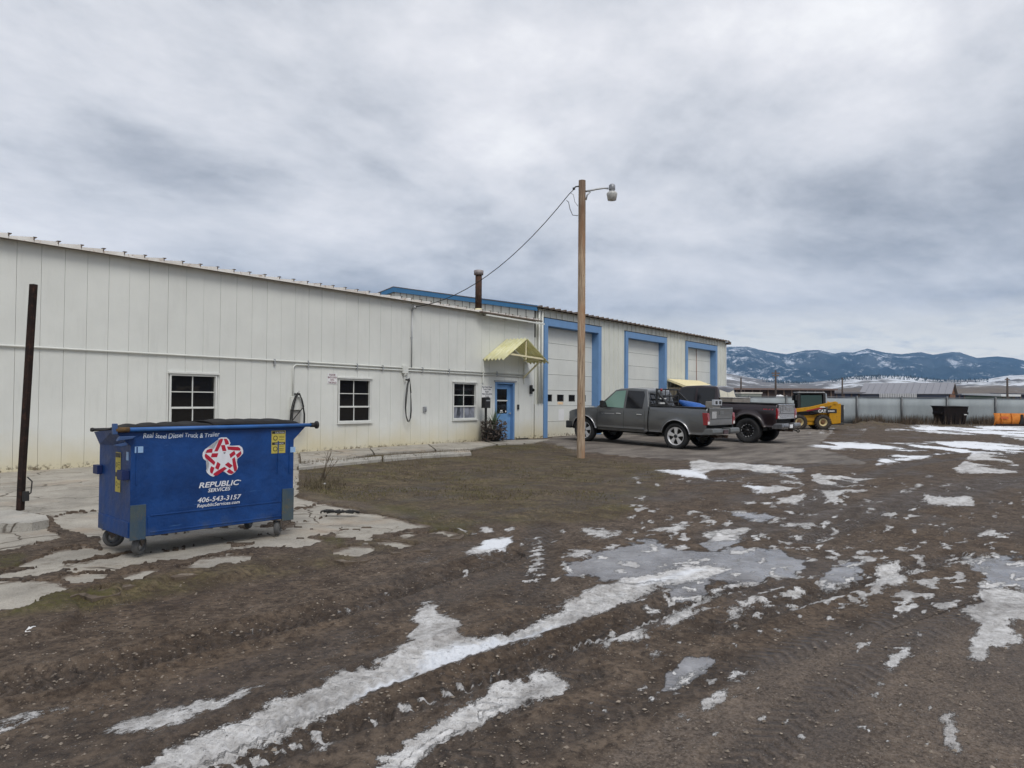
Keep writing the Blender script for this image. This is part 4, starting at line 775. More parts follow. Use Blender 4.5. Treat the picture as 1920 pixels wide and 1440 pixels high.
def garage(i, x0, x1):
    m = MB(); m.box(x0, x0 + TW, WY - 0.06, WY + 0.33, 0.04, TT); m.box(x1 - TW, x1, WY - 0.06, WY + 0.33, 0.04, TT); m.box(x0 + TW, x1 - TW, WY - 0.058, WY + 0.33, GT, TT - 0.002)
    wb(m, 'door_trim', M_blue, shop, 0.006)
    m = MB(); m.box(x0 - 0.03, x1 + 0.03, WY - 0.075, WY + 0.02, TT + 0.003, TT + 0.02); wb(m, 'drip_edge', M_dark, shop)
    a, b = x0 + TW + 0.005, x1 - TW - 0.005; y = WY + 0.27; n = 7; h = (GT - 0.10) / n; g = MB(); g.box(a, b, y + 0.03, y + 0.05, 0.08, GT); gd = wb(g, 'garage_door', M_dark, shop)
    wx = [a + 0.30, a + 1.12, a + 1.95, a + 2.78] if i == 0 else []
    for k in range(n):
        z0 = 0.10 + k * h + 0.004; z1 = 0.10 + (k + 1) * h - 0.006; m = MB()
        if k == 2 and wx:
            c0, c1 = z0 + 0.19, z0 + 0.42; e = a
            m.box(a, b, y, y + 0.03, z0, c0); m.box(a, b, y, y + 0.03, c1, z1)
            for w in wx: m.box(e, w, y, y + 0.03, c0, c1); e = w + 0.42
            m.box(e, b, y, y + 0.03, c0, c1)
            for w in wx:
                p = MB(); p.box(w, w + 0.42, y + 0.012, y + 0.02, c0, c1); wb(p, 'pane', M_glass, gd); p = MB()
                p.box(w - 0.02, w + 0.44, y - 0.006, y + 0.004, c1, c1 + 0.02); p.box(w - 0.02, w + 0.44, y - 0.006, y + 0.004, c0 - 0.02, c0); p.box(w - 0.02, w, y - 0.006, y + 0.004, c0, c1); p.box(w + 0.42, w + 0.44, y - 0.006, y + 0.004, c0, c1); wb(p, 'pane_frame', M_black, gd)
        else: m.box(a, b, y, y + 0.03, z0, z1); m.box(a, b, y - 0.006, y, z0, z0 + 0.03); 
        wb(m, 'door_section', M_gdoor, gd, 0.004)
    if i == 0:
        m = MB(); m.box(a + 1.15, a + 1.52, y - 0.004, y - 0.001, 1.38, 1.48); wb(m, 'sticker', plain('orange_sticker', srgb(226, 196, 160), 0.6, var=0.3), gd)
        m = MB(); m.box(a + 1.2, a + 1.6, y - 0.004, y - 0.001, 0.72, 1.20); wb(m, 'notice', M_white, gd)
    if i == 2:
        m = MB(); m.tube([(a + 1.75, y - 0.02, GT), (a + 1.78, y - 0.03, 2.6), (a + 1.86, y - 0.02, 0.4)], 0.015, 6); wb(m, 'pull_rope', plain('rope_red', srgb(150, 104, 88), 0.9), gd)
for i, g in enumerate(GAR): garage(i, *g)
def leanto():
    t = thing('lean_to_shed', 'low cream lean-to shed roof against the wall between two garage doors', 'shed', (34.2, WY - 0.5, 0.1)); x0, x1, yf = 32.5, 36.4, WY - 1.05
    m = MB(); m.add([(x0, WY - 0.062, 2.66), (x1, WY - 0.062, 2.66), (x1 + 0.05, yf, 2.30), (x0, yf, 2.30), (x0, WY - 0.062, 2.56), (x1, WY - 0.062, 2.56), (x1 + 0.05, yf, 2.18), (x0, yf, 2.18)], [(0, 1, 2, 3), (7, 6, 5, 4), (0, 3, 7, 4), (3, 2, 6, 7), (2, 1, 5, 6)]); wb(m, 'roof', plain('cream_roof', srgb(236, 222, 176), 0.6, var=0.08), t)
    m = MB(); m.box(x0 + 0.08, x1 - 0.05, yf + 0.1, yf + 0.14, 0.05, 2.2); m.box(x0 + 0.06, x0 + 0.1, yf + 0.12, WY - 0.065, 0.05, 2.22); m.box(x1 - 0.07, x1 - 0.02, yf + 0.12, WY - 0.065, 0.05, 2.2); wb(m, 'wall', plain('weathered_ply', srgb(120, 110, 92), 0.8, var=0.2), t)
leanto()
# ================================================================== BLUE DUMPSTER
def dumpster_paint():
    n = NT('scuffed_blue_paint'); o = n.obj(); f = n.noise(2.6, 6, 0.65, o); c = n.mix(n.ramp(f, (0.33, 0), (0.67, 1)), srgb(8, 48, 100), srgb(14, 68, 134))
    c = n.mix(n.ramp(n.noise(9, 5, 0.7, o, stretch=(1, 1, 0.35)), (0.58, 0), (0.75, 0.35)), c, srgb(40, 84, 136)); c = n.mix(n.ramp(n.noise(26, 4, 0.75, o), (0.70, 0), (0.76, 0.7)), c, srgb(88, 92, 84))
    c = n.mix(n.ramp(n.noise(30, 3, 0.6, o, stretch=(0.12, 0.12, 1.6)), (0.66, 0), (0.72, 0.5)), c, srgb(70, 108, 158)); c = n.mix(n.ramp(n.noise(12, 6, 0.8, o), (0.66, 0), (0.72, 0.85)), c, srgb(92, 66, 44))
    z = n.xyz(o)['Z']; g = n.mth('MULTIPLY', n.ramp(n.mth('ADD', z, n.mth('MULTIPLY', n.noise(7, 4, 0.6, o), 0.22)), (0.24, 1), (0.40, 0)), n.ramp(n.noise(5, 4, 0.6, o), (0.46, 0), (0.6, 0.7))); c = n.mix(g, c, srgb(78, 82, 76))
    return n.out(c, n.ramp(f, (0.3, 0.42), (0.7, 0.62)), 0, n.bump(n.noise(3.2, 4, 0.55, o), 0.7, 0.03), 0.45)
M_dump = dumpster_paint(); M_dumpdk = plain('dark_blue_steel', srgb(12, 34, 84), 0.55); M_patch = rust_mat('worn_corner_plate', srgb(82, 90, 84), srgb(44, 74, 104), srgb(104, 92, 62), 0.7)
def lid_mat():
    n = NT('black_lid'); o = n.obj(); return n.out(n.mix(n.noise(4, 5, 0.6, o), (0.008, 0.008, 0.009), (0.030, 0.028, 0.028)), 0.72, 0, n.bump(n.noise(10, 3, 0.5, o), 0.3, 0.01), 0.15)
M_lid = lid_mat(); M_red = plain('logo_red', srgb(176, 26, 54), 0.5, var=0.1, scale=20); M_decal = plain('decal_white', srgb(222, 224, 230), 0.55, var=0.06, scale=16); M_yel = plain('warning_yellow', srgb(186, 172, 82), 0.6, var=0.15, scale=18); M_chalk = plain('chalk', srgb(206, 216, 230), 0.9, var=0.2, scale=60); M_pale = plain('reflector', srgb(150, 184, 222), 0.4, var=0.1, scale=20)
def rot_pt(v, R, loc): return loc + R @ Vector(v)
DC = Vector((-3.584 * rh[0] + 6.70 * fh[0], -3.584 * rh[1] + 6.70 * fh[1], 0)); DA = math.atan2(*( (0.677 * rh + 0.737 * fh)[[1, 0]] ))
def make_dumpster():
    L, W, B, T, FL = 1.70, 0.86, 0.19, 1.215, 0.16        # length, depth, underside, rim, flare
    zc = 1.06                                              # flare starts
    gzz = float(gz(DC.x, DC.y)) + 0.03
    t = thing('dumpster', 'blue wheeled waste dumpster with black lids and red star logo', 'dumpster', (DC.x, DC.y, gzz), DA)
    # local frame: x along the lettered face, y away from the viewer, z up
    m = MB(); hz = 0.10
    m.add([(0, 0, B), (L, 0, B), (L, W, B), (0, W, B), (0, 0, zc), (L, 0, zc), (L, W, zc - 0.03), (0, W, zc - 0.03), (-FL, 0, T), (L + FL, 0, T), (L + FL, W + 0.02, T - 0.05), (-0.05, W + 0.02, T - 0.05)],
          [(0, 3, 2, 1), (0, 1, 5, 4), (1, 2, 6, 5), (2, 3, 7, 6), (3, 0, 4, 7), (4, 5, 9, 8), (5, 6, 10, 9), (6, 7, 11, 10), (7, 4, 8, 11)])
    body = m.build('body', M_dump, t, 0.006)
    m = MB(); m.add([(-FL + 0.03, 0.03, T - 0.02), (L + FL - 0.03, 0.03, T - 0.02), (L + FL - 0.03, W, T - 0.07), (-0.02, W, T - 0.07)], [(0, 1, 2, 3)]); m.build('dark_interior', M_dark, body)
    m = MB(); m.box(0.16, L - 0.16, -0.006, 0.002, B + 0.005, B + 0.195); m.box(0.18, L - 0.15, -0.012, -0.004, B + 0.19, B + 0.205); m.box(0.18, L - 0.15, -0.012, -0.004, B + 0.03, B + 0.045); m.build('kick_panel', M_dump, body, 0.003)
    m = MB(); m.box(-0.008, 0.002, 0.02, W - 0.02, B + 0.0, B + 0.15); m.build('side_kick_panel', M_dump, body, 0.003)
    for x0, x1, h in ((0.0, 0.14, 0.31), (L - 0.14, L, 0.33)):
        m = MB(); m.box(x0, x1, -0.014, 0.0, B - 0.02, B + h); m.build('corner_plate', M_patch, body, 0.003)
    for x in (0.045, L - 0.06, L - 0.20): 
        m = MB(); m.box(x, x + 0.012, -0.008, 0.002, B + 0.5, zc - 0.01); m.build('weld_seam', M_dump, body)
    # trunnion bar with end discs
    m = MB(); m.tube([(-FL + 0.01, -0.028, T), (L + FL + 0.09, -0.028, T + 0.004)], 0.021, 12); m.build('lift_bar', plain('bar_blue', srgb(44, 96, 160), 0.45, var=0.2, scale=5), t)
    m = MB(); m.lathe([(0, 0), (0.03, 0), (0.044, 0.010), (0.044, 0.026), (0.025, 0.038), (0, 0.038)], 14, 'x', (L + FL + 0.09, -0.028, T + 0.004)); m.tube([(L + FL + 0.03, -0.028, T + 0.004), (L + FL + 0.09, -0.028, T + 0.004)], 0.026, 10); m.build('lift_knob', M_rub, t)
    m = MB(); m.lathe([(0, -0.02), (0.018, -0.018), (0.022, 0.0), (0.018, 0.015)], 12, 'x', (-0.06, W + 0.03, T - 0.03)); m.tube([(-0.055, W + 0.03, T - 0.03), (L + FL, W + 0.03, T - 0.03)], 0.016, 8); m.build('hinge_rod', M_rub, t)
    m = MB(); m.tube([(-FL + 0.01, -0.028, T), (-FL + 0.13, -0.028, T)], 0.026, 12); m.build('bar_sleeve', rust_mat('rust_sleeve', srgb(110, 84, 50), srgb(70, 60, 50), srgb(130, 100, 60)), t)
    m = MB(); m.box(-FL - 0.015, -FL + 0.025, -0.05, -0.01, T - 0.04, T + 0.06); m.prism([(-0.14, T - 0.10), (-0.01, T - 0.085), (0.02, T - 0.06), (-0.12, T - 0.06)], -0.06, -0.01, 'y'); m.prism([(-FL + 0.0, T - 0.14), (-FL + 0.10, T - 0.115), (-FL + 0.12, T - 0.145), (-FL + 0.05, T - 0.155)], -0.04, -0.01, 'y'); m.build('latch', plain('latch_blue', srgb(58, 84, 128), 0.5), t, 0.004)
    # fork brackets on the narrow side
    m = MB(); m.box(-0.07, 0.0, 0.02, 0.15, 0.74, 0.83); m.build('bracket', M_dumpdk, t, 0.004)
    m = MB(); m.box(-0.05, 0.0, W - 0.10, W + 0.03, 0.74, 0.83); m.build('bracket', M_dumpdk, t, 0.004)
    # lids: two moulded black sheets, humped, resting askew
    for (x0, x1, up, sk) in ((-FL, L * 0.50, 0.0, 0.012), (L * 0.46, L + FL * 0.55, 0.022, -0.01)):
        m = MB(); nu, nv = 25, 13
        def fn(i, j):
            u, v = i / (nu - 1), j / (nv - 1); x = x0 + (x1 - x0) * u; y = -0.03 + (W + 0.07) * v
            x += (0.11 * v if x0 < 0 else 0.0) * (1 - u); h = 0.030 + up + 0.040 * math.sin(math.pi * v) ** 0.7 - 0.055 * v; e = u * (x1 - x0); h -= (0.065 * math.sin(math.pi * v) * math.exp(-e / 0.10) if x0 < 0 else 0.02 * math.exp(-e / 0.05)) + 0.02 * math.exp(-((v) / 0.05)) + 0.03 * math.exp(-(1 - u) * (x1 - x0) / 0.04)
            h += 0.012 * math.cos(u * 5 * 2 * math.pi) * math.sin(math.pi * v) + sk * (u - 0.5)
            return (x, y, T + h)
        m.grid(nu, nv, fn); o = m.build('lid', M_lid, t, fix=False); s = o.modifiers.new('solid', 'SOLIDIFY'); s.thickness = 0.014; s.offset = -1
    # casters
    for x, y, a in ((0.13, 0.12, 0.75), (0.10, W - 0.14, -0.25), (L - 0.13, 0.10, 0.9), (L - 0.15, W - 0.14, 0.8)):
        m = MB(); R = Matrix.Rotation(a, 3, 'Z'); ca, sa = math.cos(a), math.sin(a); c0 = Vector((x, y, 0.098)); tmp = MB()
        tmp.lathe([(0.06, -0.028), (0.088, -0.028), (0.098, -0.018), (0.098, 0.018), (0.088, 0.028), (0.06, 0.028), (0.054, 0.017), (0.054, -0.017)], 20, 'y', close=True)
        m.add([c0 + R @ Vector(v) for v in tmp.v], tmp.f, 0, True); cs = m.build('caster', plain('caster_rubber', (0.10, 0.10, 0.10), 0.8, var=0.25), t)
        h = MB(); tmp = MB(); tmp.lathe([(0, -0.022), (0.055, -0.016), (0.055, 0.016), (0, 0.022)], 14, 'y'); h.add([c0 + R @ Vector(v) for v in tmp.v], tmp.f, 0, True); h.build('caster_hub', M_galv, cs)
        h = MB()
        for s in (-1, 1): h.bar(c0 + R @ Vector((0, 0.036 * s, 0.0)), c0 + R @ Vector((-0.045, 0.036 * s, 0.105)), 0.05, 0.006, 0, R @ Vector((0, 1, 0)))
        h.obox((x - 0.04 * ca, y - 0.04 * sa, B - 0.005), 0.13, 0.10, 0.014, R); h.build('caster_fork', plain('fork_steel', (0.20, 0.17, 0.15), 0.6, 0.5, var=0.3), cs)
    # --- writing on the lettered face; pixel -> face plane
    inv = t.matrix_basis.inverted() if False else (Matrix.Translation((DC.x, DC.y, gzz)) @ Matrix.Rotation(DA, 4, 'Z')).inverted()
    nrm = Vector((math.sin(DA), -math.cos(DA), 0)); o0 = Vector((DC.x, DC.y, gzz))
    def face(px, py):
        d = Vector(ray(px, py)); c = Vector((0, 0, CAMZ)); k = (o0 - c).dot(nrm) / d.dot(nrm); q = inv @ (c + d * k); return q.x, q.z
    Y1, Y2, Y3 = -0.0035, -0.0050, -0.0065
    cr = lambda a, b: face(380 + a / 14.4, 800 + b / 14.4)
    outl = [(490,290),(640,290),(710,350),(745,440),(725,500),(690,522),(800,515),(985,505),(1060,560),(1090,650),(1085,720),(1020,800),(925,872),(895,885),(920,960),(950,1090),(930,1150),(880,1220),(770,1300),(700,1300),(600,1230),(570,1180),(520,1195),(400,1290),(280,1350),(200,1320),(110,1240),(90,1180),(120,1080),(180,1030),(120,950),(10,860),(-10,780),(0,700),(60,610),(150,570),(250,575),(292,600),(335,540),(400,370),(430,310)]
    pts = [cr(*p) for p in outl]; bm = bmesh.new(); f = bm.faces.new([bm.verts.new((x, Y1, z)) for x, z in pts]); bmesh.ops.triangulate(bm, faces=[f]); me = bpy.data.meshes.new('logo'); bm.to_mesh(me); bm.free(); me.materials.append(M_decal); lg = link('star_logo', me, t)
    C0 = cr(558, 838); m = MB()
    red = [[(308,668),(398,665),(492,480),(545,348),(530,322),(480,328),(430,375)], [(560,325),(640,325),(690,390),(708,470),(610,490),(572,348)], [(488,502),(592,490),(637,655),(530,660)]]
    for k in range(5):
        a = -2 * math.pi * k / 5; ca, sa = math.cos(a), math.sin(a)
        for q in red:
            loc = [(cr(*p)[0] - C0[0], cr(*p)[1] - C0[1]) for p in q]; m.add([(C0[0] + x * ca - z * sa, Y2, C0[1] + x * sa + z * ca) for x, z in loc], [tuple(range(len(loc)))])
    m.build('logo_band', M_red, lg)
    m = MB(); x, z = cr(575, 700); m.add([(x - 0.012, Y2, z), (x + 0.016, Y2, z + 0.002), (x + 0.006, Y2, z - 0.012)], [(0, 1, 2)]); m.build('logo_chip', M_dark, lg)
    def line(txt, a, b, hpx, **k):
        x0, z0 = face(*a); x1, z1 = face(*b); xh, zh = face(a[0], a[1] - hpx); size = (zh - z0) / 0.70; mm = MB(); sl = (z1 - z0) / (x1 - x0)
        put_text(mm, txt, size, lambda u, v: (x0 + u, Y2, z0 + v + sl * u), width=x1 - x0, **k); mm.build('lettering', k.pop('mat', M_decal) if False else M_decal, t, fix=False)
    line('REPUBLIC', (372.5, 915), (449, 908.5), 9.8, shear=0.22, bold=0.0016); line('SERVICES', (389.5, 923), (431.5, 918.8), 6.8, shear=0.22, bold=0.0010)
    line('406-543-3157', (370, 942.5), (452, 935), 9.0, shear=0.22, bold=0.0010); line('RepublicServices.com', (369, 951.5), (449, 943.5), 6.2, shear=0.22, bold=0.0006)
    x, z = face(450.5, 901); m = MB(); m.lathe([(0.0, Y2), (0.006, Y2)], 8, 'y', (x, 0, z)); m.build('registered_mark', M_decal, t)
    # chalk scrawl
    x0, z0 = face(268, 822); x1, z1 = face(411, 819); xh, zh = face(268, 813); mm = MB(); vs, fs = text_mb('Real Steel Diesel Truck & Trailer', (zh - z0) / 0.70, 0.12, 0.0006); X0 = min(v.x for v in vs); X1 = max(v.x for v in vs); q = (x1 - x0) / (X1 - X0)
    mm.add([(x0 + (v.x - X0) * q + 0.002 * math.sin(v.x * 60), Y2, z0 + v.y * (1 + 0.12 * math.sin(v.x * 23)) + 0.006 * math.sin(v.x * 17) + (z1 - z0) * (v.x - X0) / (X1 - X0)) for v in vs], fs); mm.build('chalk_writing', M_chalk, t, fix=False)
    # warning stickers
    def sticker(c4, fn):
        (ax, az), (bx, bz) = c4; st = MB(); st.add([fn(ax, bz, Y1), fn(bx, bz, Y1), fn(bx, az, Y1), fn(ax, az, Y1)], [(0, 1, 2, 3)]); so = st.build('warning_sticker', M_yel, t, fix=False)
        w, h = bx - ax, az - bz; k = MB()
        for z in (az - 0.02 * h, bz + 0.49 * h): k.add([fn(ax + w * .04, z - h * 0.11, Y2), fn(bx - w * .04, z - h * 0.11, Y2), fn(bx - w * .04, z, Y2), fn(ax + w * .04, z, Y2)], [(0, 1, 2, 3)])
        for z in (az - 0.26 * h, az - 0.32 * h, az - 0.40 * h, bz + 0.30 * h, bz + 0.2 * h, bz + 0.12 * h): k.add([fn(ax + w * .55, z, Y2), fn(ax + w * .9, z, Y2), fn(ax + w * .9, z + h * .014, Y2), fn(ax + w * .55, z + h * .014, Y2)], [(0, 1, 2, 3)])
        for zc_ in (az - 0.32 * h, bz + 0.2 * h):
            n = 14; r0, r1 = w * 0.16, w * 0.12; vs = [fn(ax + w * .27 + r * math.cos(2 * math.pi * i / n), zc_ + r * math.sin(2 * math.pi * i / n), Y2) for r in (r0, r1) for i in range(n)]; k.add(vs, [(i, (i + 1) % n, n + (i + 1) % n, n + i) for i in range(n)])
        k.build('sticker_print', M_black, so, fix=False); return so, w, h, ax, az, bx, bz
    a, b = face(509, 808), face(534.5, 849); so, w, h, ax, az, bx, bz = sticker((a, b), lambda x, z, y: (x, y, z)); k = MB()
    put_text(k, 'CAUTION', h * 0.10, lambda u, v: (ax + w * 0.24 + u, Y3, az - h * 0.115 + v), width=w * 0.66); put_text(k, 'CUIDADO', h * 0.10, lambda u, v: (ax + w * 0.24 + u, Y3, bz + h * 0.395 + v), width=w * 0.62); k.build('sticker_heading', M_decal, so, fix=False)
    sx = -0.0; a, b = (0.16, 1.0), (0.27, 0.62)
    so = sticker(((0.19, 0.985), (0.33, 0.60)), lambda x, z, y: (y, 0.60 - x - 0.02, z))
    for px in (262, 549):
        x, z = face(px, 843); m = MB(); m.box(x - 0.045, x + 0.03, Y2, -0.002, z - 0.03, z + 0.03); m.build('reflector', M_pale, t)
    m = MB(); m.box(-0.004, 0.0, 0.06, 0.11, 0.92, 1.0); m.build('reflector', M_pale, t)
make_dumpster()

# ================================================================== POSTS, POLE, SMALL THINGS
def rusty_post():
    b = P(38, 957, 0.1); t = thing('steel_post', 'tall rusty square steel post leaning beside the wall on a concrete stub', 'post', (b.x, b.y, b.z - 0.1)); top = At(63, 533, (Vector(b) - Vector((0, 0, CAMZ))).dot(Vector(FWD)) * 1.0); mid = At(41, 890, (Vector(b) - Vector((0, 0, CAMZ))).dot(Vector(FWD)))
    m = MB(); w = 0.034; R = Matrix.Rotation(0.55, 3, 'Z'); rings = []
    for c in (b, b.lerp(mid, 0.5), mid, mid.lerp(top, 0.3), mid.lerp(top, 0.7), top): rings.append([c + R @ Vector((x * w, y * w, 0)) for x, y in ((-1, -1), (1, -1), (1, 1), (-1, 1))])
    vs = [v for r in rings for v in r]; fs = [(i * 4 + k, i * 4 + (k + 1) % 4, i * 4 + 4 + (k + 1) % 4, i * 4 + 4 + k) for i in range(len(rings) - 1) for k in range(4)] + [(3, 2, 1, 0), tuple(len(vs) - 4 + k for k in range(4))]
    m.add(vs, fs); wb(m, 'post', M_rust, t, 0.006)
    m = MB(); m.tube([b + Vector((0.03, -0.05, 0.16)), b + Vector((0.09, -0.07, 0.22)), b + Vector((0.10, -0.07, 0.36)), b + Vector((0.05, -0.06, 0.42))], 0.008, 6); m.box(b.x + 0.0, b.x + 0.07, b.y - 0.08, b.y - 0.04, b.z + 0.12, b.z + 0.24); wb(m, 'wire_stub', M_rub, t)
    s = slab('parking_block', [(-60, 965), (20, 955), (86, 966), (92, 974), (60, 980), (-60, 986)], None, 0.11, M_kerb, 0.008, 0.2); tag(s, 'worn concrete block at the foot of the rusty steel post', 'block')
rusty_post()
def wood_mat():
    n = NT('weathered_pole_wood'); o = n.obj(); s = n.noise(9, 5, 0.65, o, stretch=(6, 6, 0.22)); c = n.mix(n.ramp(s, (0.32, 0), (0.66, 1)), srgb(104, 86, 70), srgb(206, 184, 158)); c = n.mix(n.ramp(n.noise(1.2, 4, 0.6, o, stretch=(2, 2, 0.5)), (0.48, 0), (0.62, 0.7)), c, srgb(156, 116, 84))
    c = n.mix(n.ramp(n.noise(16, 4, 0.7, o, stretch=(1, 1, 0.5)), (0.66, 0), (0.72, 0.8)), c, srgb(66, 40, 26)); z = n.xyz(o)['Z']; c = n.mix(n.mth('MULTIPLY', n.ramp(n.mth('DIVIDE', z, 7.5), (0.72, 0), (0.97, 1)), 0.8), c, srgb(84, 66, 56)); return n.out(c, 0.85, 0, n.bump(s, 0.6, 0.01), 0.3)
def light_pole():
    b = P(1089, 859); dep = (Vector(b) - Vector((0, 0, CAMZ))).dot(Vector(FWD)); top = At(1091.5, 335, dep); H = top.z - b.z
    t = thing('light_pole', 'tall bare wooden pole with a yard light on a curved arm', 'light pole', (b.x, b.y, b.z)); m = MB()
    prof = [(0.0, -0.3), (0.110, -0.3), (0.107, 0.0)] + [(0.107 - 0.012 * k / 10 + random.uniform(-0.002, 0.002), H * k / 10) for k in range(1, 11)] + [(0.0, H)]
    m.lathe(prof, 20, 'z'); m.build('pole', wood_mat(), t)
    R3 = Vector((rh[0], rh[1], 0)); Fv = Vector((fh[0], fh[1], 0)); s = dep / F_PX; loc = lambda px, py, k=0.0: R3 * ((px - 1091.5) * s) + Vector((0, 0, (859 - py) * s)) + Fv * k
    m = MB(); m.tube([loc(1097, 356), loc(1106, 354), loc(1120, 351), loc(1134, 349), loc(1141, 350)], 0.026, 8); m.tube([loc(1099, 372), loc(1101, 363), loc(1107, 356)], 0.02, 8); m.box(*[q for a in ((0.085, 0.10), (-0.03, 0.03)) for q in a], (859 - 374) * s, (859 - 352) * s); m.build('arm', M_galv, t)
    c = loc(1148, 0); c = Vector((c.x, c.y, 0)); zt = (859 - 341) * s; z = lambda py: (859 - py) * s
    m = MB(); m.lathe([(0, z(341)), (0.05, z(341.5)), (0.085, z(344)), (0.09, z(352)), (0.06, z(355)), (0.09, z(357))], 14, 'z', c); m.box(c.x - 0.10, c.x + 0.02, c.y - 0.03, c.y + 0.03, z(352), z(345)); lamp = m.build('lamp_head', plain('lamp_grey', (0.28, 0.29, 0.31), 0.5, 0.4), t)
    m = MB(); m.lathe([(0.10, z(356)), (0.145, z(359)), (0.145, z(361)), (0.115, z(372)), (0.0, z(373.5))], 20, 'z', c); m.build('lamp_refractor', plain('ribbed_acrylic', (0.50, 0.50, 0.48), 0.25, var=0.2, scale=30), lamp)
    m = MB(); m.tube([loc(1085, 346), loc(1079, 347), loc(1076, 351)], 0.018, 6); m.lathe([(0, 0), (0.035, 0.01), (0.035, 0.06), (0, 0.07)], 8, 'z', loc(1076, 353)); m.build('insulator', M_rub, t)
    # service wire to the roof
    wl = lambda px, py, k: loc(px, py) + Vector((b.x, b.y, b.z)); pole_p = [loc(1076, 352) + Vector(b), loc(1067, 361) + Vector(b)]
    vx = Wp(771, 600).x; end = Vector((vx, WY - 0.18, 4.34)); start = pole_p[1]; mid = At(935, 521, (dep + 22.6) / 2)
    pts = [pole_p[0], start]; n = 14
    for k in range(1, n + 1):
        u = k / n; p = start.lerp(end, u); p.z -= 0.62 * 4 * u * (1 - u); pts.append(p)
    w = thing('overhead_wire', 'thin sagging service wire from the wooden pole to the office roof', 'wire', (start.x, start.y, start.z)); m = MB(); m.tube(pts, 0.012, 6); wb(m, 'span', M_rub, w)
    m = MB(); m.tube([Vector(b) + loc(*q) for q in ((1062, 373), (1066, 376), (1069, 390), (1074, 401), (1084, 402))], 0.009, 6); wb(m, 'drip_loop', M_rub, w); m = MB(); m.tube([Vector(b) + loc(*q) for q in ((1070, 359), (1075, 362), (1078, 376), (1084, 384))], 0.006, 5); wb(m, 'drip_loop', M_rub, w)
light_pole()
def mailbox():
    x = Wp(911, 770, WY - 0.35).x; y = WY - 0.35; g = float(gz(x, y)) + 0.05; t = thing('mailbox_post', 'black drop box on a slim black post by the office door', 'mailbox', (x, y, g)); m = MB(); m.box(-0.03, 0.03, -0.03, 0.03, -0.1, 1.12); m.build('post', M_black, t)
    m = MB(); m.prism([(-0.13, 1.10), (0.13, 1.10), (0.13, 1.42), (0.06, 1.47), (-0.13, 1.45)], -0.09, 0.09, 'y'); bx = m.build('box', M_black, t, 0.008); m = MB(); m.box(-0.09, 0.09, -0.10, -0.088, 1.33, 1.37); m.build('slot_flap', M_galv, bx)
mailbox()
def leafy_mat(name, a, b): 
    n = NT(name); return n.out(n.mix(n.noise(9, 3, 0.6), a, b), 0.7)
M_leafg = leafy_mat('spiky_leaf', srgb(66, 84, 60), srgb(112, 128, 104)); M_leafb = leafy_mat('dead_foliage', srgb(46, 38, 34), srgb(92, 80, 72))
def planter():
    b = Wp(926, 822, WY - 0.55); x, y = b.x + 0.0, WY - 0.55; g = float(gz(x, y)) + 0.05; t = thing('potted_plant', 'dead bushy potted plant with a spiky green crown beside the blue door', 'plant', (x, y, g)); random.seed(3)
    m = MB(); m.lathe([(0, 0), (0.19, 0), (0.26, 0.36), (0.28, 0.38), (0.24, 0.38), (0.2, 0.33), (0, 0.33)], 20, 'z'); m.build('pot', plain('dark_pot', (0.05, 0.05, 0.055), 0.6), t)
    m = MB()
    for k in range(34):
        a = random.uniform(0, 6.28); tilt = random.uniform(0.05, 1.15); L = random.uniform(0.45, 0.80); d = Vector((math.cos(a) * math.sin(tilt), math.sin(a) * math.sin(tilt), math.cos(tilt))); s = d.cross(Vector((0, 0, 1))).normalized() * 0.017; o = Vector((0, 0, 0.5)); e = o + d * L + Vector((0, 0, -0.12 * tilt)); md = o + d * L * 0.5
        m.add([o - s, o + s, md + s * 0.9, e, md - s * 0.9], [(0, 1, 2, 4), (4, 2, 3)])
    m.tube([(0, 0, 0.3), (0, 0, 0.55)], 0.04, 8); m.build('spiky_crown', M_leafg, t, fix=False)
    m = MB()
    for k in range(1000):
        a = random.uniform(0, 6.28); r = 0.44 * random.random() ** 0.4; z = random.uniform(0.06, 0.70) - 0.4 * max(0, r - 0.3); c = Vector((r * math.cos(a), r * math.sin(a), z)); u = Vector((random.uniform(-1, 1), random.uniform(-1, 1), random.uniform(-1, 1))).normalized() * random.uniform(0.03, 0.065); v = u.orthogonal().normalized() * random.uniform(0.02, 0.04); m.add([c - u, c + v, c + u, c - v], [(0, 1, 2, 3)])
    m.build('dead_foliage', M_leafb, t, fix=False)
planter()
def litter():
    random.seed(11)
    b = P(640, 966, 0.035); t = thing('strap_heap', 'crumpled black strap lying on the concrete slab', 'strap', (b.x, b.y, b.z)); m = MB(); ax = Vector((rh[0], rh[1], 0)); 
    for q in range(3):
        pts = []; 
        for k in range(18): a = k * 0.75 + q * 2; pts.append(ax * (-0.24 + 0.027 * k + 0.05 * math.sin(a * 1.7)) + Vector((fh[0], fh[1], 0)) * (0.05 * math.cos(a * 1.3 + q)) + Vector((0, 0, 0.03 + 0.03 * abs(math.sin(a + q)))))
        m.tube(pts, 0.012, 5)
    m.build('webbing', M_rub, t)
    def paper(name, label, px, py, w, h, tilt):
        p = P(px, py, 0.02); mm = MB(); R = Matrix.Rotation(tilt, 3, 'Z') @ Matrix.Rotation(0.35, 3, 'X'); f = lambda i, j: p + R @ Vector(((i / 4 - .5) * w, (j / 4 - .5) * h, 0.012 * math.sin(i * 1.9 + j)))
        mm.grid(5, 5, f); o = mm.build(name, M_white, None, fix=False); s = o.modifiers.new('solid', 'SOLIDIFY'); s.thickness = 0.004; tag(o, label, 'litter')
    paper('paper_scrap', 'scrap of white paper lying on the brown turf', 62, 1180, 0.13, 0.06, 0.9); paper('paper_scrap', 'tiny white paper scrap at the foot of the dry weed by the dumpster', 608, 907, 0.10, 0.05, 0.3)
litter()
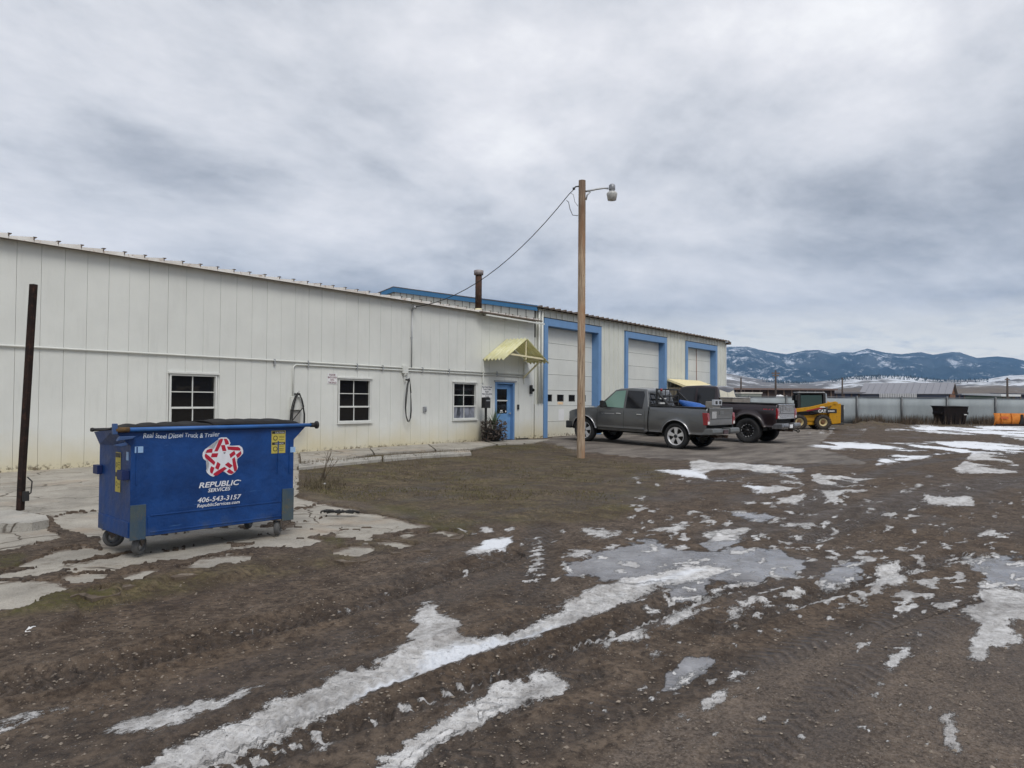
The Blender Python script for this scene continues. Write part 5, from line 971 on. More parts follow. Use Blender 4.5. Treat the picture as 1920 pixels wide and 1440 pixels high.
# ================================================================== PICKUP TRUCKS
M_chrome = plain('chrome', (0.62, 0.63, 0.65), 0.18, 1.0, var=0.05); M_tyre = plain('tyre_rubber', (0.020, 0.020, 0.021), 0.85, var=0.3, scale=14, bumps=0.4); M_taill = plain('tail_light_red', srgb(136, 16, 26), 0.2, var=0.15, scale=20, coat=0.5); M_lampw = plain('lamp_clear', (0.7, 0.7, 0.68), 0.15)
M_tint = NT('tinted_car_glass').out((0.014, 0.015, 0.018), 0.05, 0, None, 0.5); M_tealg = NT('painted_daylight_glass').out(srgb(120, 150, 140), 0.06, 0, None, 0.5)  # teal base colour stands in for daylight seen through the front side window
M_under = plain('underbody', (0.02, 0.019, 0.018), 0.9)
def car_paint(name, col, dirt):
    n = NT(name); o = n.obj(); c = n.mix(n.ramp(n.noise(1.5, 4, 0.6, o), (0.35, 0), (0.65, 1)), tuple(q * 0.92 for q in col), tuple(q * 1.08 for q in col)); z = n.xyz(o)['Z']
    g = n.mth('MULTIPLY', n.ramp(n.mth('ADD', z, n.mth('MULTIPLY', n.mth('SUBTRACT', n.noise(3, 5, 0.7, o), 0.5), 0.5)), (0.45, 1), (1.05, 0)), 0.55); c = n.mix(g, c, dirt)
    return n.out(c, n.mix(g, 0.30, 0.7), 0.35, None, 0.5, n.mix(g, 0.9, 0.1))
def mirror(mb, src):                                      # add src and its mirror image in y
    mb.add(src.v, src.f, 0, False); mb.m[-len(src.f):] = src.m; mb.sm[-len(src.f):] = src.sm
    mb.add([(x, -y, z) for x, y, z in src.v], [tuple(reversed(f)) for f in src.f]); mb.m[-len(src.f):] = src.m; mb.sm[-len(src.f):] = src.sm
def wheel(parent, x, y, r, rimr, w, style, mats):
    s = 1 if y > 0 else -1; m = MB(); h = w / 2
    m.lathe([(rimr, -h * 0.8), (r * 0.88, -h), (r * 0.965, -h * 0.92), (r, -h * 0.68), (r, h * 0.68), (r * 0.965, h * 0.92), (r * 0.88, h), (rimr, h * 0.8), (rimr * 0.97, 0)], 40, 'y', (x, y, r), close=True)
    n = 46
    for k in range(n):
        a = 2 * math.pi * k / n; c = Vector((x + (r + 0.002) * math.cos(a), y, r + (r + 0.002) * math.sin(a))); R = Matrix.Rotation(-a, 3, 'Y')
        for q in (-1, 1): m.obox(c + Vector((0, q * h * 0.46, 0)), 0.016, h * 0.55, r * 0.085, R @ Matrix.Rotation(q * 0.35, 3, 'X'))
    o = m.build('wheel', M_tyre, parent, fix=True)
    yo = y + s * h * 0.72; m = MB(); m.lathe([(rimr * 1.02, yo), (rimr * 0.97, yo + s * 0.012), (rimr * 0.90, yo - s * 0.01), (rimr * 0.86, yo - s * 0.09), (0, yo - s * 0.10)], 36, 'y', (x, 0, r)); m.build('rim', [mats[0]], o)
    if style == 'spoke':
        d = MB(); d.lathe([(0, yo - s * 0.072), (rimr * 0.88, yo - s * 0.068)], 30, 'y', (x, 0, r)); d.build('brake_shadow', M_under, o)
        for k in range(5):
            a = math.pi / 2 + 2 * math.pi * k / 5; m = MB(); R = lambda u, v: (x + u * math.cos(a) - v * math.sin(a), r + u * math.sin(a) + v * math.cos(a)); P4 = [(rimr * 0.12, -rimr * 0.13), (rimr * 0.55, -rimr * 0.17), (rimr * 0.93, -rimr * 0.27), (rimr * 0.93, rimr * 0.27), (rimr * 0.55, rimr * 0.17), (rimr * 0.12, rimr * 0.13)]
            m.prism([R(u, v) for u, v in P4], min(yo - s * 0.055, yo - s * 0.008), max(yo - s * 0.055, yo - s * 0.008), 'y'); m.build('spoke', mats[0], o, 0.006)
        m = MB(); m.lathe([(rimr * 0.22, yo - s * 0.05), (rimr * 0.2, yo + s * 0.004), (0, yo + s * 0.008)], 16, 'y', (x, 0, r)); m.build('hub_cap', mats[1], o)
    else:
        for k in range(8):
            a = 2 * math.pi * k / 8 + 0.2; m = MB(); R = lambda u, v: (x + u * math.cos(a) - v * math.sin(a), r + u * math.sin(a) + v * math.cos(a)); m.prism([R(rimr * 0.2, -0.03), R(rimr * 0.9, -0.035), R(rimr * 0.9, 0.035), R(rimr * 0.2, 0.03)], min(yo - s * 0.07, yo - s * 0.02), max(yo - s * 0.07, yo - s * 0.02), 'y'); m.build('spoke', mats[0], o, 0.005)
        m = MB()
        m.lathe([(rimr * 0.26, yo - s * 0.05), (rimr * 0.22, yo + s * 0.03), (0, yo + s * 0.035)], 14, 'y', (x, 0, r)); m.build('hub_cap', mats[0], o)
        for k in range(14):
            a = 2 * math.pi * k / 14; q = MB(); q.lathe([(0.019, yo - s * 0.012), (0.019, yo + s * 0.008), (0, yo + s * 0.012)], 6, 'y', (x + rimr * 0.90 * math.cos(a), 0, r + rimr * 0.90 * math.sin(a))); q.build('rim_bolt', mats[1], o)
def pickup(name, label, loc, heading, pitch, c):
    """local frame: x forward, y to its own near (driver) side, z up; origin on the ground below the rear axle"""
    t = thing(name, label, 'pickup truck', loc, rot=(0, -pitch, heading)); WB, r, HW, lift = c['wb'], c['r'], c['hw'], c['lift']; paint, trim = c['paint'], c['trim']
    xr, xc, xf = -c['rear'], c['cab'], WB + c['front']; rock, belt, rail, hood, roof = [q + lift for q in (0.50, 1.22, c['rail'], 1.24, c['roof'])]; AR = c['arch']
    def zb(x, lowz=None):
        z = rock if lowz is None else lowz
        for xa in (0.0, WB):
            d = abs(x - xa)
            if d < AR: z = max(z, r + 0.02 + math.sqrt(AR * AR - d * d))
        return z
    def yw(x, z):
        k = (z - rock) / (rail - rock); w = HW * (0.955 + 0.045 * math.sin(math.pi * min(1, max(0, k * 0.9 + 0.12)))); w -= 0.03 * max(0, (z - belt + 0.05) / 0.2) if z > belt - 0.05 else 0
        for xa in (0.0, WB):
            d = math.hypot(x - xa, z - r - 0.02); w += c['flare'] * math.exp(-((d - AR) / (0.075 if c['flare'] > 0.05 else 0.045)) ** 2)
        if x > WB + 0.3: w -= 0.16 * ((x - WB - 0.3) / (xf - WB - 0.3)) ** 2
        if x < xr + 0.12: w -= 0.02 * (xr + 0.12 - x) / 0.12
        return w
    def skin(x0, x1, ztop, s, low=None, nz=9):
        n = max(3, int((x1 - x0) / 0.045)); m = MB(); xs = [x0 + (x1 - x0) * i / n for i in range(n + 1)]
        def fn(i, j):
            x = xs[i]; a = zb(x, low); b = ztop(x); z = a + (b - a) * j / (nz - 1); return (x, s * yw(x, z), z)
        m.grid(n + 1, nz, fn)
        q = len(m.v)                                     # return edge inwards
        for i in range(n + 1): x = xs[i]; m.v.append((x, s * (yw(x, zb(x, low)) - 0.12), zb(x, low) + 0.02))
        for i in range(n): m.f.append((i * nz, (i + 1) * nz, q + i + 1, q + i)); m.m.append(0); m.sm.append(True)
        return m
    hoodz = lambda x: hood - 0.02 - 0.20 * max(0, (x - (WB - 0.55)) / (xf - WB + 0.55)) ** 2.2
    bz = lambda x: rail; dz = lambda x: belt + (hood - 0.02 - belt) * max(0, min(1, (x - xc) / (WB - 0.55 - xc)))
    d1 = xc + c['rdoor']; d2 = d1 + c['fdoor']
    body = MB()                                          # inner mass so that nothing shows through
    body.box(xr + 0.1, xf - 0.25, -HW + 0.22, HW - 0.22, rock + 0.02, belt - 0.25); body.box(xc + 0.05, WB - 0.5, -HW + 0.08, HW - 0.08, rock + 0.03, belt - 0.05); body.box(-0.6, WB + 0.4, -0.45, 0.45, rock - 0.12, rock + 0.05); bo = body.build('chassis', M_under, t)
    for s, nm in ((1, ''), (-1, '')):
        bd = skin(xr, xc - 0.025, bz, s).build('bed_side', paint, t, fix=False); sd = bd.modifiers.new('solid', 'SOLIDIFY'); sd.thickness = 0.01
        skin(xc + 0.01, xc + 0.13, dz, s, None, 7).build('cab_pillar', paint, t, fix=False)
        for a, b in ((xc + 0.14, d1), (d1 + 0.012, d2)):
            dr = skin(a, b, dz, s, rock + 0.06).build('door', paint, t, fix=False)
            hx = a + 0.17 if c['handle_rear'] else a + 0.12; m = MB(); y = s * (yw(hx, belt - 0.16) + 0.022); m.bar((hx - 0.09, y, belt - 0.17), (hx + 0.11, y, belt - 0.165), 0.03, 0.035); m.build('door_handle', c['handle'], dr, 0.006)
        skin(d2 + 0.012, xf - 0.05, lambda x: hoodz(x) if x > WB - 0.55 else dz(x), s).build('fender', paint, t, fix=False)
        m = MB(); m.box(xc + 0.1, WB - AR - 0.04, s * (HW - 0.12) - 0.05, s * (HW - 0.12) + 0.05, rock - 0.05, rock + 0.07); m.build('rocker', c['low'], t, 0.02)
        for xa in (0.0, WB):                             # arch lips and liners
            m = MB(); n = 26; a0, a1 = -0.12, math.pi + 0.12; w = c['lip']
            def fn(i, j):
                a = a0 + (a1 - a0) * i / (n - 1); rr = AR + (0, 0.004, w * 0.7, w)[j]; x = xa + rr * math.cos(a); z = max(rock + 0.0, r + 0.02 + rr * math.sin(a)); return (x, s * (yw(x, z) + (0.008, 0.02, 0.018, 0.004)[j]), z)
            m.grid(n, 4, fn); m.build('arch_lip', c['lipm'], t, fix=False)
            m = MB(); 
            def fn2(i, j):
                a = math.pi * i / 15; x = xa + (AR - 0.005) * math.cos(a); z = r + 0.02 + (AR - 0.005) * math.sin(a); return (x, s * ((HW - 0.03) if j else (HW - 0.42)), z)
            m.grid(16, 2, fn2); m.build('wheel_liner', M_under, t, fix=False)
    # bed: floor, inner walls, rails
    m = MB(); m.box(xr + 0.06, xc - 0.06, -HW + 0.14, HW - 0.14, rail - 0.56, rail - 0.52); m.box(xc - 0.09, xc - 0.03, -HW + 0.08, HW - 0.08, rail - 0.56, rail - 0.005)
    for s in (-1, 1): m.box(xr + 0.05, xc - 0.05, min(s * (HW - 0.16), s * (HW - 0.13)), max(s * (HW - 0.16), s * (HW - 0.13)), rail - 0.56, rail - 0.01)
    bedm = m.build('bed_liner', M_under, t); m = MB()
    for s in (-1, 1): m = MB(); m.box(xr + 0.01, xc - 0.03, min(s * (HW - 0.17), s * (HW - 0.035)), max(s * (HW - 0.17), s * (HW - 0.035)), rail - 0.02, rail + 0.018); m.build('bed_rail', c['railm'], t, 0.012)
    # hood, cowl, nose
    m = MB(); nx, ny = 16, 13; x0 = WB - 0.72
    def fh_(i, j):
        x = x0 + (xf - 0.06 - x0) * i / (nx - 1); v = -1 + 2 * j / (ny - 1); w = yw(x, hoodz(x)) - 0.005; return (x, v * w, hoodz(x) + 0.055 * (1 - v ** 4) + 0.018 * math.exp(-((abs(v) - 0.45) / 0.12) ** 2) - (0.10 * (i / (nx - 1)) ** 6))
    m.grid(nx, ny, fh_); m.build('hood', paint, t, fix=False)
    m = MB(); nw = yw(xf - 0.06, 1.0 + lift) ; m.box(xf - 0.22, xf - 0.05, -nw + 0.02, nw - 0.02, rock + 0.15, hoodz(xf) + 0.03); m.build('nose', paint, t, 0.08, 4); m = MB(); m.box(xf - 0.06, xf - 0.01, -nw * 0.55, nw * 0.55, rock + 0.30, hoodz(xf) - 0.03); m.build('grille', M_chrome if c['bright'] else M_black, t, 0.02)
    for s in (-1, 1): m = MB(); m.box(xf - 0.22, xf - 0.03, min(s * nw * 0.60, s * (nw + 0.012)), max(s * nw * 0.60, s * (nw + 0.012)), hoodz(xf) - 0.27, hoodz(xf) - 0.06); m.build('headlight', M_lampw, t, 0.02)
    m = MB(); m.box(xf - 0.16, xf + 0.06, -HW + 0.10, HW - 0.08, rock - 0.06, rock + 0.20); m.box(xf - 0.5, xf - 0.1, HW - 0.10, HW - 0.05, rock, rock + 0.2); m.box(xf - 0.5, xf - 0.1, -HW + 0.05, -HW + 0.10, rock, rock + 0.2); m.build('front_bumper', c['fbump'], t, 0.04)
    # greenhouse
    yb_, yt = HW - 0.065, HW - 0.25; xw, xrf, xrr = WB - c['cowl'], c['rf'], xc + 0.22; zt = roof; zr0 = dz(xw)
    side = [(xw, dz(xw) - 0.01), (xrf + 0.08, zt - 0.075), (xrf - 0.10, zt - 0.03), ((xrf + xrr) / 2, zt), (xrr, zt - 0.025), (xrr - 0.07, zt - 0.09), (xc + 0.03, belt + 0.10), (xc + 0.015, belt - 0.02)]
    yof = lambda z: yb_ + (yt - yb_) * max(0, (z - belt)) / (zt - belt)
    m = MB(); n = len(side); L = [(x, yof(z), z) for x, z in side]; Rr = [(x, -yof(z), z) for x, z in side]; cr = [(x, 0, z + (0.035 if z > zt - 0.12 else 0.0) + 0.0) for x, z in side]
    m.v = L + cr + Rr; m.f = [tuple(range(n)), tuple(range(3 * n - 1, 2 * n - 1, -1))] + [(i, i + n, i + 1 + n, i + 1) for i in range(n - 1)] + [(i + n, i + 2 * n, i + 1 + 2 * n, i + 1 + n) for i in range(n - 1)]; m.m = [0] * len(m.f); m.sm = [False] * len(m.f)
    cabm = m.build('cab', paint, t, 0.045, 3)
    def glass(nm, pts, mat, s, off=0.007):
        q = MB(); v = [(x, s * (yof(z) + off), z) for x, z in pts]; q.add(v, [tuple(range(len(v)))]); q.add([(x, s * (yof(z) - 0.02), z) for x, z in pts], [tuple(range(len(pts)))]); k = len(pts); q.f += [(i, (i + 1) % k, k + (i + 1) % k, k + i) for i in range(k)]; q.m += [0] * k; q.sm += [False] * k; return q.build(nm, mat, cabm)
    for s in (1, -1):
        ax = lambda z: xw + (xrf + 0.08 - xw) * (z - side[0][1]) / (side[1][1] - side[0][1])
        glass('front_window', [(d1 + 0.06, belt + 0.02), (ax(belt + 0.06) - 0.20, belt + 0.05), (ax(belt + 0.10) - 0.16, belt + 0.12), (ax(zt - 0.14) - 0.10, zt - 0.13), (xrf - 0.16, zt - 0.10), (d1 + 0.06, zt - 0.085)], c['fglass'] if s > 0 else M_tint, s)
        glass('rear_window', [(xc + 0.26, belt + 0.03), (d1 - 0.03, belt + 0.02), (d1 - 0.03, zt - 0.085), (xrr + 0.07, zt - 0.10), (xc + 0.24, zt - 0.22)], M_tint, s)
        q = MB(); x = ax(belt + 0.14) - 0.30; q.box(x - 0.12, x + 0.05, min(s * (HW - 0.06), s * (HW + 0.22)), max(s * (HW - 0.06), s * (HW + 0.22)), belt + 0.06, belt + 0.16) if False else q.prism([(s * (HW - 0.05), belt + 0.03), (s * (HW + 0.06), belt + 0.03), (s * (HW + 0.24), belt + 0.01), (s * (HW + 0.25), belt + 0.26), (s * (HW + 0.08), belt + 0.24)], x - 0.06, x + 0.10, 'x'); q.build('mirror', M_black, t, 0.03)
    q = MB(); a, b = side[0], side[1]; f = lambda u: (a[0] + (b[0] - a[0]) * u + 0.006, a[1] + (b[1] - a[1]) * u + 0.006); (xa, za), (xb, zb_) = f(0.10), f(0.93); ya_, yb2 = yof(za) - 0.07, yof(zb_) - 0.07; q.add([(xa, -ya_, za), (xa, ya_, za), (xb, yb2, zb_ + 0.008), (xb, -yb2, zb_ + 0.008), (xa, 0, za), (xb, 0, zb_ + 0.038)], [(0, 4, 5, 3), (4, 1, 2, 5)]); q.build('windshield', M_tint, cabm, fix=False)
    q = MB(); (xa, za), (xb, zb_) = (side[6][0] - 0.012, belt + 0.16), (side[5][0] - 0.006, zt - 0.12); xa += 0.004; ya_, yb2 = yof(za) - 0.12, yof(zb_) - 0.12
    gap = 0.015
    for u0, u1 in ((-1, -gap), (gap, 1)): q.add([(xa, ya_ * u0, za), (xa, ya_ * u1, za), (xb, yb2 * u1, zb_), (xb, yb2 * u0, zb_)], [(0, 1, 2, 3)])
    q.build('back_window', c['bglass'], cabm, fix=False)
    # tailgate, lights, rear bumper, plate, hitch
    m = MB(); m.box(xr - 0.035, xr + 0.03, -HW + 0.15, HW - 0.15, rail - 0.56, rail - 0.005); tg = m.build('tailgate', c['tg'], t, 0.015)
    m = MB(); m.box(xr - 0.048, xr - 0.03, -0.16, 0.16, rail - 0.22, rail - 0.10); m.build('tailgate_handle', c['tgh'], tg, 0.01); m = MB(); m.box(xr - 0.046, xr - 0.034, -HW + 0.22, HW - 0.22, rail - 0.36, rail - 0.345); m.build('tailgate_crease', M_under, tg)
    m = MB(); m.box(xr - 0.05, xr - 0.036, HW - 0.62, HW - 0.30, rail - 0.34, rail - 0.12); m.build('tailgate_badge', c['badge'], tg, 0.004)
    for s in (1, -1):
        m = MB(); m.prism([(xr + c['tl'] * 0.7, rail - 0.56), (xr - 0.045, rail - 0.54), (xr - 0.055, rail - 0.30), (xr - 0.03, rail - 0.16), (xr + c['tl'], rail - 0.16)], min(s * (HW - 0.15), s * (HW + 0.006)), max(s * (HW - 0.15), s * (HW + 0.006)), 'y'); tl = m.build('tail_light', M_taill, t, 0.015)
        m = MB(); m.box(xr - 0.062, xr - 0.02, min(s * (HW - 0.13), s * (HW - 0.02)), max(s * (HW - 0.13), s * (HW - 0.02)), rail - 0.52, rail - 0.43); m.build('reverse_lens', M_lampw, tl, 0.005)
    bz0 = rock + c['bz']
    m = MB()
    for s in (-1, 1): m.prism([(xr + 0.16, bz0), (xr - 0.20, bz0 + 0.02), (xr - 0.24, bz0 + 0.09), (xr - 0.22, bz0 + 0.21), (xr + 0.16, bz0 + 0.21)], min(s * 0.30, s * (HW - 0.01)), max(s * 0.30, s * (HW - 0.01)), 'y')
    m.prism([(xr + 0.10, bz0 + 0.02), (xr - 0.16, bz0 + 0.02), (xr - 0.20, bz0 + 0.17), (xr + 0.10, bz0 + 0.17)], -0.30, 0.30, 'y'); rb = m.build('rear_bumper', c['rbump'], t, 0.025)
    m = MB(); m.box(xr - 0.212, xr - 0.19, -0.15, 0.15, bz0 + 0.035, bz0 + 0.16); m.build('licence_plate', c['plate'], rb)
    m = MB(); m.box(xr - 0.26, xr + 0.3, -0.035, 0.035, bz0 - 0.10, bz0 - 0.03); m.box(xr - 0.1, xr + 0.1, -0.40, 0.40, bz0 - 0.09, bz0 - 0.03); m.build('hitch', rust_mat(name + '_hitch', srgb(60, 44, 36), srgb(40, 34, 30), srgb(100, 74, 52)), t)
    for xa in (0, WB):
        for s in (1, -1): wheel(t, xa, s * (HW - 0.02 - c['tw'] / 2 + c['poke']), r, c['rim'], c['tw'], c['style'], c['wm'])
        m = MB(); m.tube([(xa, -HW + 0.2, r), (xa, HW - 0.2, r)], 0.05, 8); m.lathe([(0.05, -0.1), (0.16, -0.06), (0.16, 0.06), (0.05, 0.1)], 12, 'y', (xa, 0.05, r)); m.build('axle', M_under, t)
    m = MB(); m.tube([(xr + 0.3, -0.3, rock - 0.05), (0.4, -0.3, rock - 0.06), (1.6, -0.25, rock - 0.1)], 0.045, 8); m.box(0.7, 1.5, -0.8, -0.2, rock - 0.16, rock + 0.02); m.build('exhaust', M_under, t)
    return t, dict(xr=xr, xc=xc, rail=rail, roof=roof, belt=belt, yw=yw, d1=d1, d2=d2)
def to_world(t, v): return t.matrix_basis @ Vector(v)
def trucks():
    g1 = car_paint('graphite_paint', srgb(92, 94, 96), srgb(84, 78, 70)); g2 = car_paint('maroon_paint', srgb(38, 22, 26), srgb(50, 42, 40)); alloy = plain('alloy', (0.74, 0.74, 0.75), 0.35, 0.55, var=0.08); blackrim = plain('black_rim', (0.012, 0.012, 0.012), 0.4)
    lipg = plain('arch_chrome', (0.42, 0.42, 0.43), 0.3, 0.7); gbump = plain('grey_bumper', srgb(110, 112, 112), 0.4, 0.3, var=0.12, scale=4); tgg = car_paint('graphite_tailgate', srgb(96, 98, 98), srgb(100, 94, 86))
    a = P(1268, 841.5); b = P(1104, 827.5); d = b - a; hd = math.atan2(d.y, d.x); dirv = Vector((math.cos(hd), math.sin(hd), 0)); nrm = Vector((-dirv.y, dirv.x, 0)); HW = 1.0
    org = a - nrm * (HW - 0.10) ; org.z = float(gz(a.x, a.y)); pit = math.atan2(float(gz(b.x, b.y)) - org.z, 3.6)
    c1 = dict(wb=3.60, r=0.41, hw=HW, lift=0.0, rear=1.06, cab=1.02, front=0.80, rail=1.36, roof=1.93, arch=0.49, flare=0.03, rdoor=0.94, fdoor=1.08, rf=2.36, cowl=0.44, paint=g1, trim=M_black, low=plain('rocker_grey', srgb(90, 88, 84), 0.5), lip=0.03, lipm=lipg, railm=M_black, handle=M_chrome, handle_rear=True, bright=True, fbump=plain('dark_bumper', (0.035, 0.036, 0.038), 0.5), fglass=M_tealg, bglass=M_tint, tg=tgg, tgh=gbump, badge=plain('badge_silver', (0.40, 0.40, 0.40), 0.4, var=0.3, scale=30), rbump=gbump, bz=0.0, plate=plain('plate_dark', srgb(80, 62, 66), 0.5, var=0.3, scale=30), rim=0.295, tw=0.28, style='spoke', tl=0.14, poke=0.03, wm=(alloy, M_black))
    t, k = pickup('pickup_truck', 'graphite grey crew-cab pickup with alloy wheels and black headache rack', (org.x, org.y, org.z), hd, pit, c1)
    # headache rack
    m = MB(); x0, z0, zt = k['xc'] - 0.16, k['rail'], k['roof'] - 0.02
    for s in (-1, 1): m.bar((x0, s * 0.72, z0), (x0, s * 0.72, zt), 0.06, 0.06); m.bar((x0 - 0.50, s * 0.80, z0 + 0.02), (x0, s * 0.72, zt - 0.08), 0.06, 0.06); m.box(x0 - 0.55, x0 + 0.1, s * 0.84 - 0.05, s * 0.84 + 0.05, z0 + 0.018, z0 + 0.05)
    for z in (zt, zt - 0.22, zt - 0.42): m.bar((x0, -0.75, z), (x0, 0.75, z), 0.05, 0.05)
    for y in (-0.45, -0.15, 0.15, 0.45): m.bar((x0, y, zt - 0.42), (x0, y, zt), 0.025, 0.025)
    hr = m.build('headache_rack', M_black, t, 0.008); m = MB(); m.box(x0 - 0.1, x0 - 0.03, 0.35, 0.66, z0 + 0.06, z0 + 0.11); m.box(x0 - 0.07, x0 - 0.03, 0.2, 0.6, z0 + 0.22, z0 + 0.26); m.build('rack_lettering', M_lampw, hr, 0.004); m = MB(); m.lathe([(0, -0.06), (0.05, -0.05), (0.05, 0.0)], 12, 'x', (x0 - 0.03, 0.52, zt - 0.02)); m.build('rack_light', M_taill, hr)
    m = MB(); yy = k['yw'](2.55, 1.0) + 0.004; put_text(m, '4x4', 0.05, lambda u, v: (2.86 - u, yy, 1.02 + v), width=0.08); m.box(2.34, 2.74, yy - 0.012, yy, 1.028, 1.045); m.build('door_badge', plain('badge_strip', (0.42, 0.42, 0.43), 0.4), t, fix=False)
    m = MB(); m.lathe([(0.075, 0), (0.075, 0.003), (0.068, 0.004), (0, 0.004)], 20, 'y', (0.66, k['yw'](0.66, 1.12) + 0.001, 1.12)); m.build('fuel_door', g1, t)
    # load in its bed
    fl = k['rail'] - 0.52; q = to_world(t, (-0.30, 0.25, fl)); tb = thing('blue_drum', 'blue tapered plastic drum lying in the bed of the grey pickup', 'drum', tuple(q), rot=(0, -pit, hd)); m = MB(); M3 = Matrix.Rotation(math.radians(-22), 3, 'Y'); tmp = MB(); tmp.lathe([(0, -0.46), (0.25, -0.46), (0.26, -0.42), (0.245, -0.38), (0.225, -0.12), (0.235, -0.09), (0.17, 0.18), (0.05, 0.62), (0, 0.63)], 24, 'x'); m.add([M3 @ Vector(v) + Vector((0, 0, 0.46)) for v in tmp.v], tmp.f, 0, True); m.build('drum_body', plain('blue_plastic', srgb(38, 92, 168), 0.4, var=0.12), tb)
    q = to_world(t, (-0.93, 0.30, fl)); tb = thing('welder_box', 'grey metal power box with sockets standing in the bed of the grey pickup', 'box', tuple(q), rot=(0, -pit, hd)); m = MB(); m.prism([(-0.16, 0), (0.16, 0), (0.12, 0.72), (-0.14, 0.72)], -0.26, 0.26, 'y'); bx = m.build('case', plain('box_grey', srgb(140, 136, 130), 0.5, 0.2), tb, 0.01); m = MB()
    m.box(-0.19, -0.10, -0.27, 0.27, 0.60, 0.78); m.build('top_panel', plain('panel_pale', srgb(178, 182, 188), 0.4), bx, 0.008); m = MB(); m.box(-0.196, -0.188, -0.2, -0.06, 0.64, 0.74); m.build('socket', M_black, bx); m = MB(); m.box(-0.196, -0.188, 0.06, 0.2, 0.64, 0.74); m.build('socket', M_black, bx)
    # the lifted maroon truck beyond
    a2 = P(1402, 830.5); hd2 = hd + 0.02; dirv = Vector((math.cos(hd2), math.sin(hd2), 0)); nrm = Vector((-dirv.y, dirv.x, 0)); HW2 = 1.0; org = a2 - nrm * (HW2 - 0.04); org.z = float(gz(a2.x, a2.y)); pit2 = math.atan2(0.1, 4.2)
    chr2 = plain('tailgate_chrome', (0.50, 0.51, 0.53), 0.22, 0.9, var=0.25, scale=3)
    c2 = dict(wb=4.0, r=0.465, hw=HW2, lift=0.13, rear=1.06, cab=1.15, front=0.95, rail=1.36, roof=1.99, arch=0.58, flare=0.075, rdoor=1.0, fdoor=1.08, rf=2.75, cowl=0.60, paint=g2, trim=M_black, low=plain('rocker_dark', srgb(58, 50, 48), 0.7), lip=0.10, lipm=car_paint('flare_grey', srgb(60, 52, 52), srgb(66, 58, 52)), railm=M_black, handle=M_black, handle_rear=True, bright=False, fbump=chr2, fglass=M_tint, bglass=plain('painted_daylight_window', srgb(206, 200, 178), 0.12, var=0.1, scale=3), tg=chr2, tgh=M_chrome, badge=chr2, rbump=plain('steel_bumper', (0.28, 0.28, 0.29), 0.3, 0.8, var=0.3, scale=3), bz=-0.06, plate=M_white, rim=0.26, tw=0.36, style='bolt', tl=0.03, poke=0.09, wm=(blackrim, M_chrome))  # pale back glass colour stands in for daylight showing through the cab
    t2, k2 = pickup('pickup_truck', 'lifted dark maroon crew-cab pickup with big black wheels and chrome tailgate', (org.x, org.y, org.z), hd2, pit2, c2)
    m = MB(); zc = k2['rail'] - 0.36; yy = k2['yw'](-0.85, zc + 0.1) + 0.006; put_text(m, 'FX4', 0.20, lambda u, v: (-0.52 - u, yy, zc + v + 0.03), width=0.42, shear=0.3, bold=0.006); m.build('decal', plain('decal_red', srgb(168, 44, 60), 0.5), t2, fix=False); m = MB(); put_text(m, 'OFF ROAD', 0.08, lambda u, v: (-0.50 - u, yy, zc - 0.05 + v), width=0.44, shear=0.3, bold=0.003); m.build('decal', plain('decal_silver', srgb(186, 180, 184), 0.5), t2, fix=False)
    q = to_world(t2, (0.95, 0, k2['rail'])); tb = thing('truck_toolbox', 'long pale metal toolbox across the bed of the maroon pickup', 'toolbox', tuple(q), rot=(0, -pit2, hd2)); m = MB(); m.box(-0.28, 0.22, -0.86, 0.86, -0.20, 0.16); bx = m.build('case', plain('worn_aluminium', srgb(158, 150, 140), 0.5, 0.4, var=0.25, scale=5), tb, 0.012); m = MB(); m.box(-0.30, 0.24, -0.88, 0.88, 0.165, 0.20); m.build('toolbox_lid', plain('lid_aluminium', srgb(186, 182, 176), 0.45, 0.4), bx, 0.008)
    m = MB(); xr = k2['xr']; zz = 0.70 - 0.06 - 0.06; m.bar((xr - 0.1, 0.0, zz), (xr - 0.40, 0.0, zz - 0.06), 0.05, 0.05); tmp = MB(); tmp.lathe([(0.045 + 0.02 * math.cos(a), 0.02 * math.sin(a)) for a in [2 * math.pi * q / 8 for q in range(8)]], 14, 'y', close=True); m.add([Vector(v) + Vector((xr - 0.45, 0, zz - 0.07)) for v in tmp.v], tmp.f, 0, True); m.build('tow_ring', M_under, t2)
trucks()
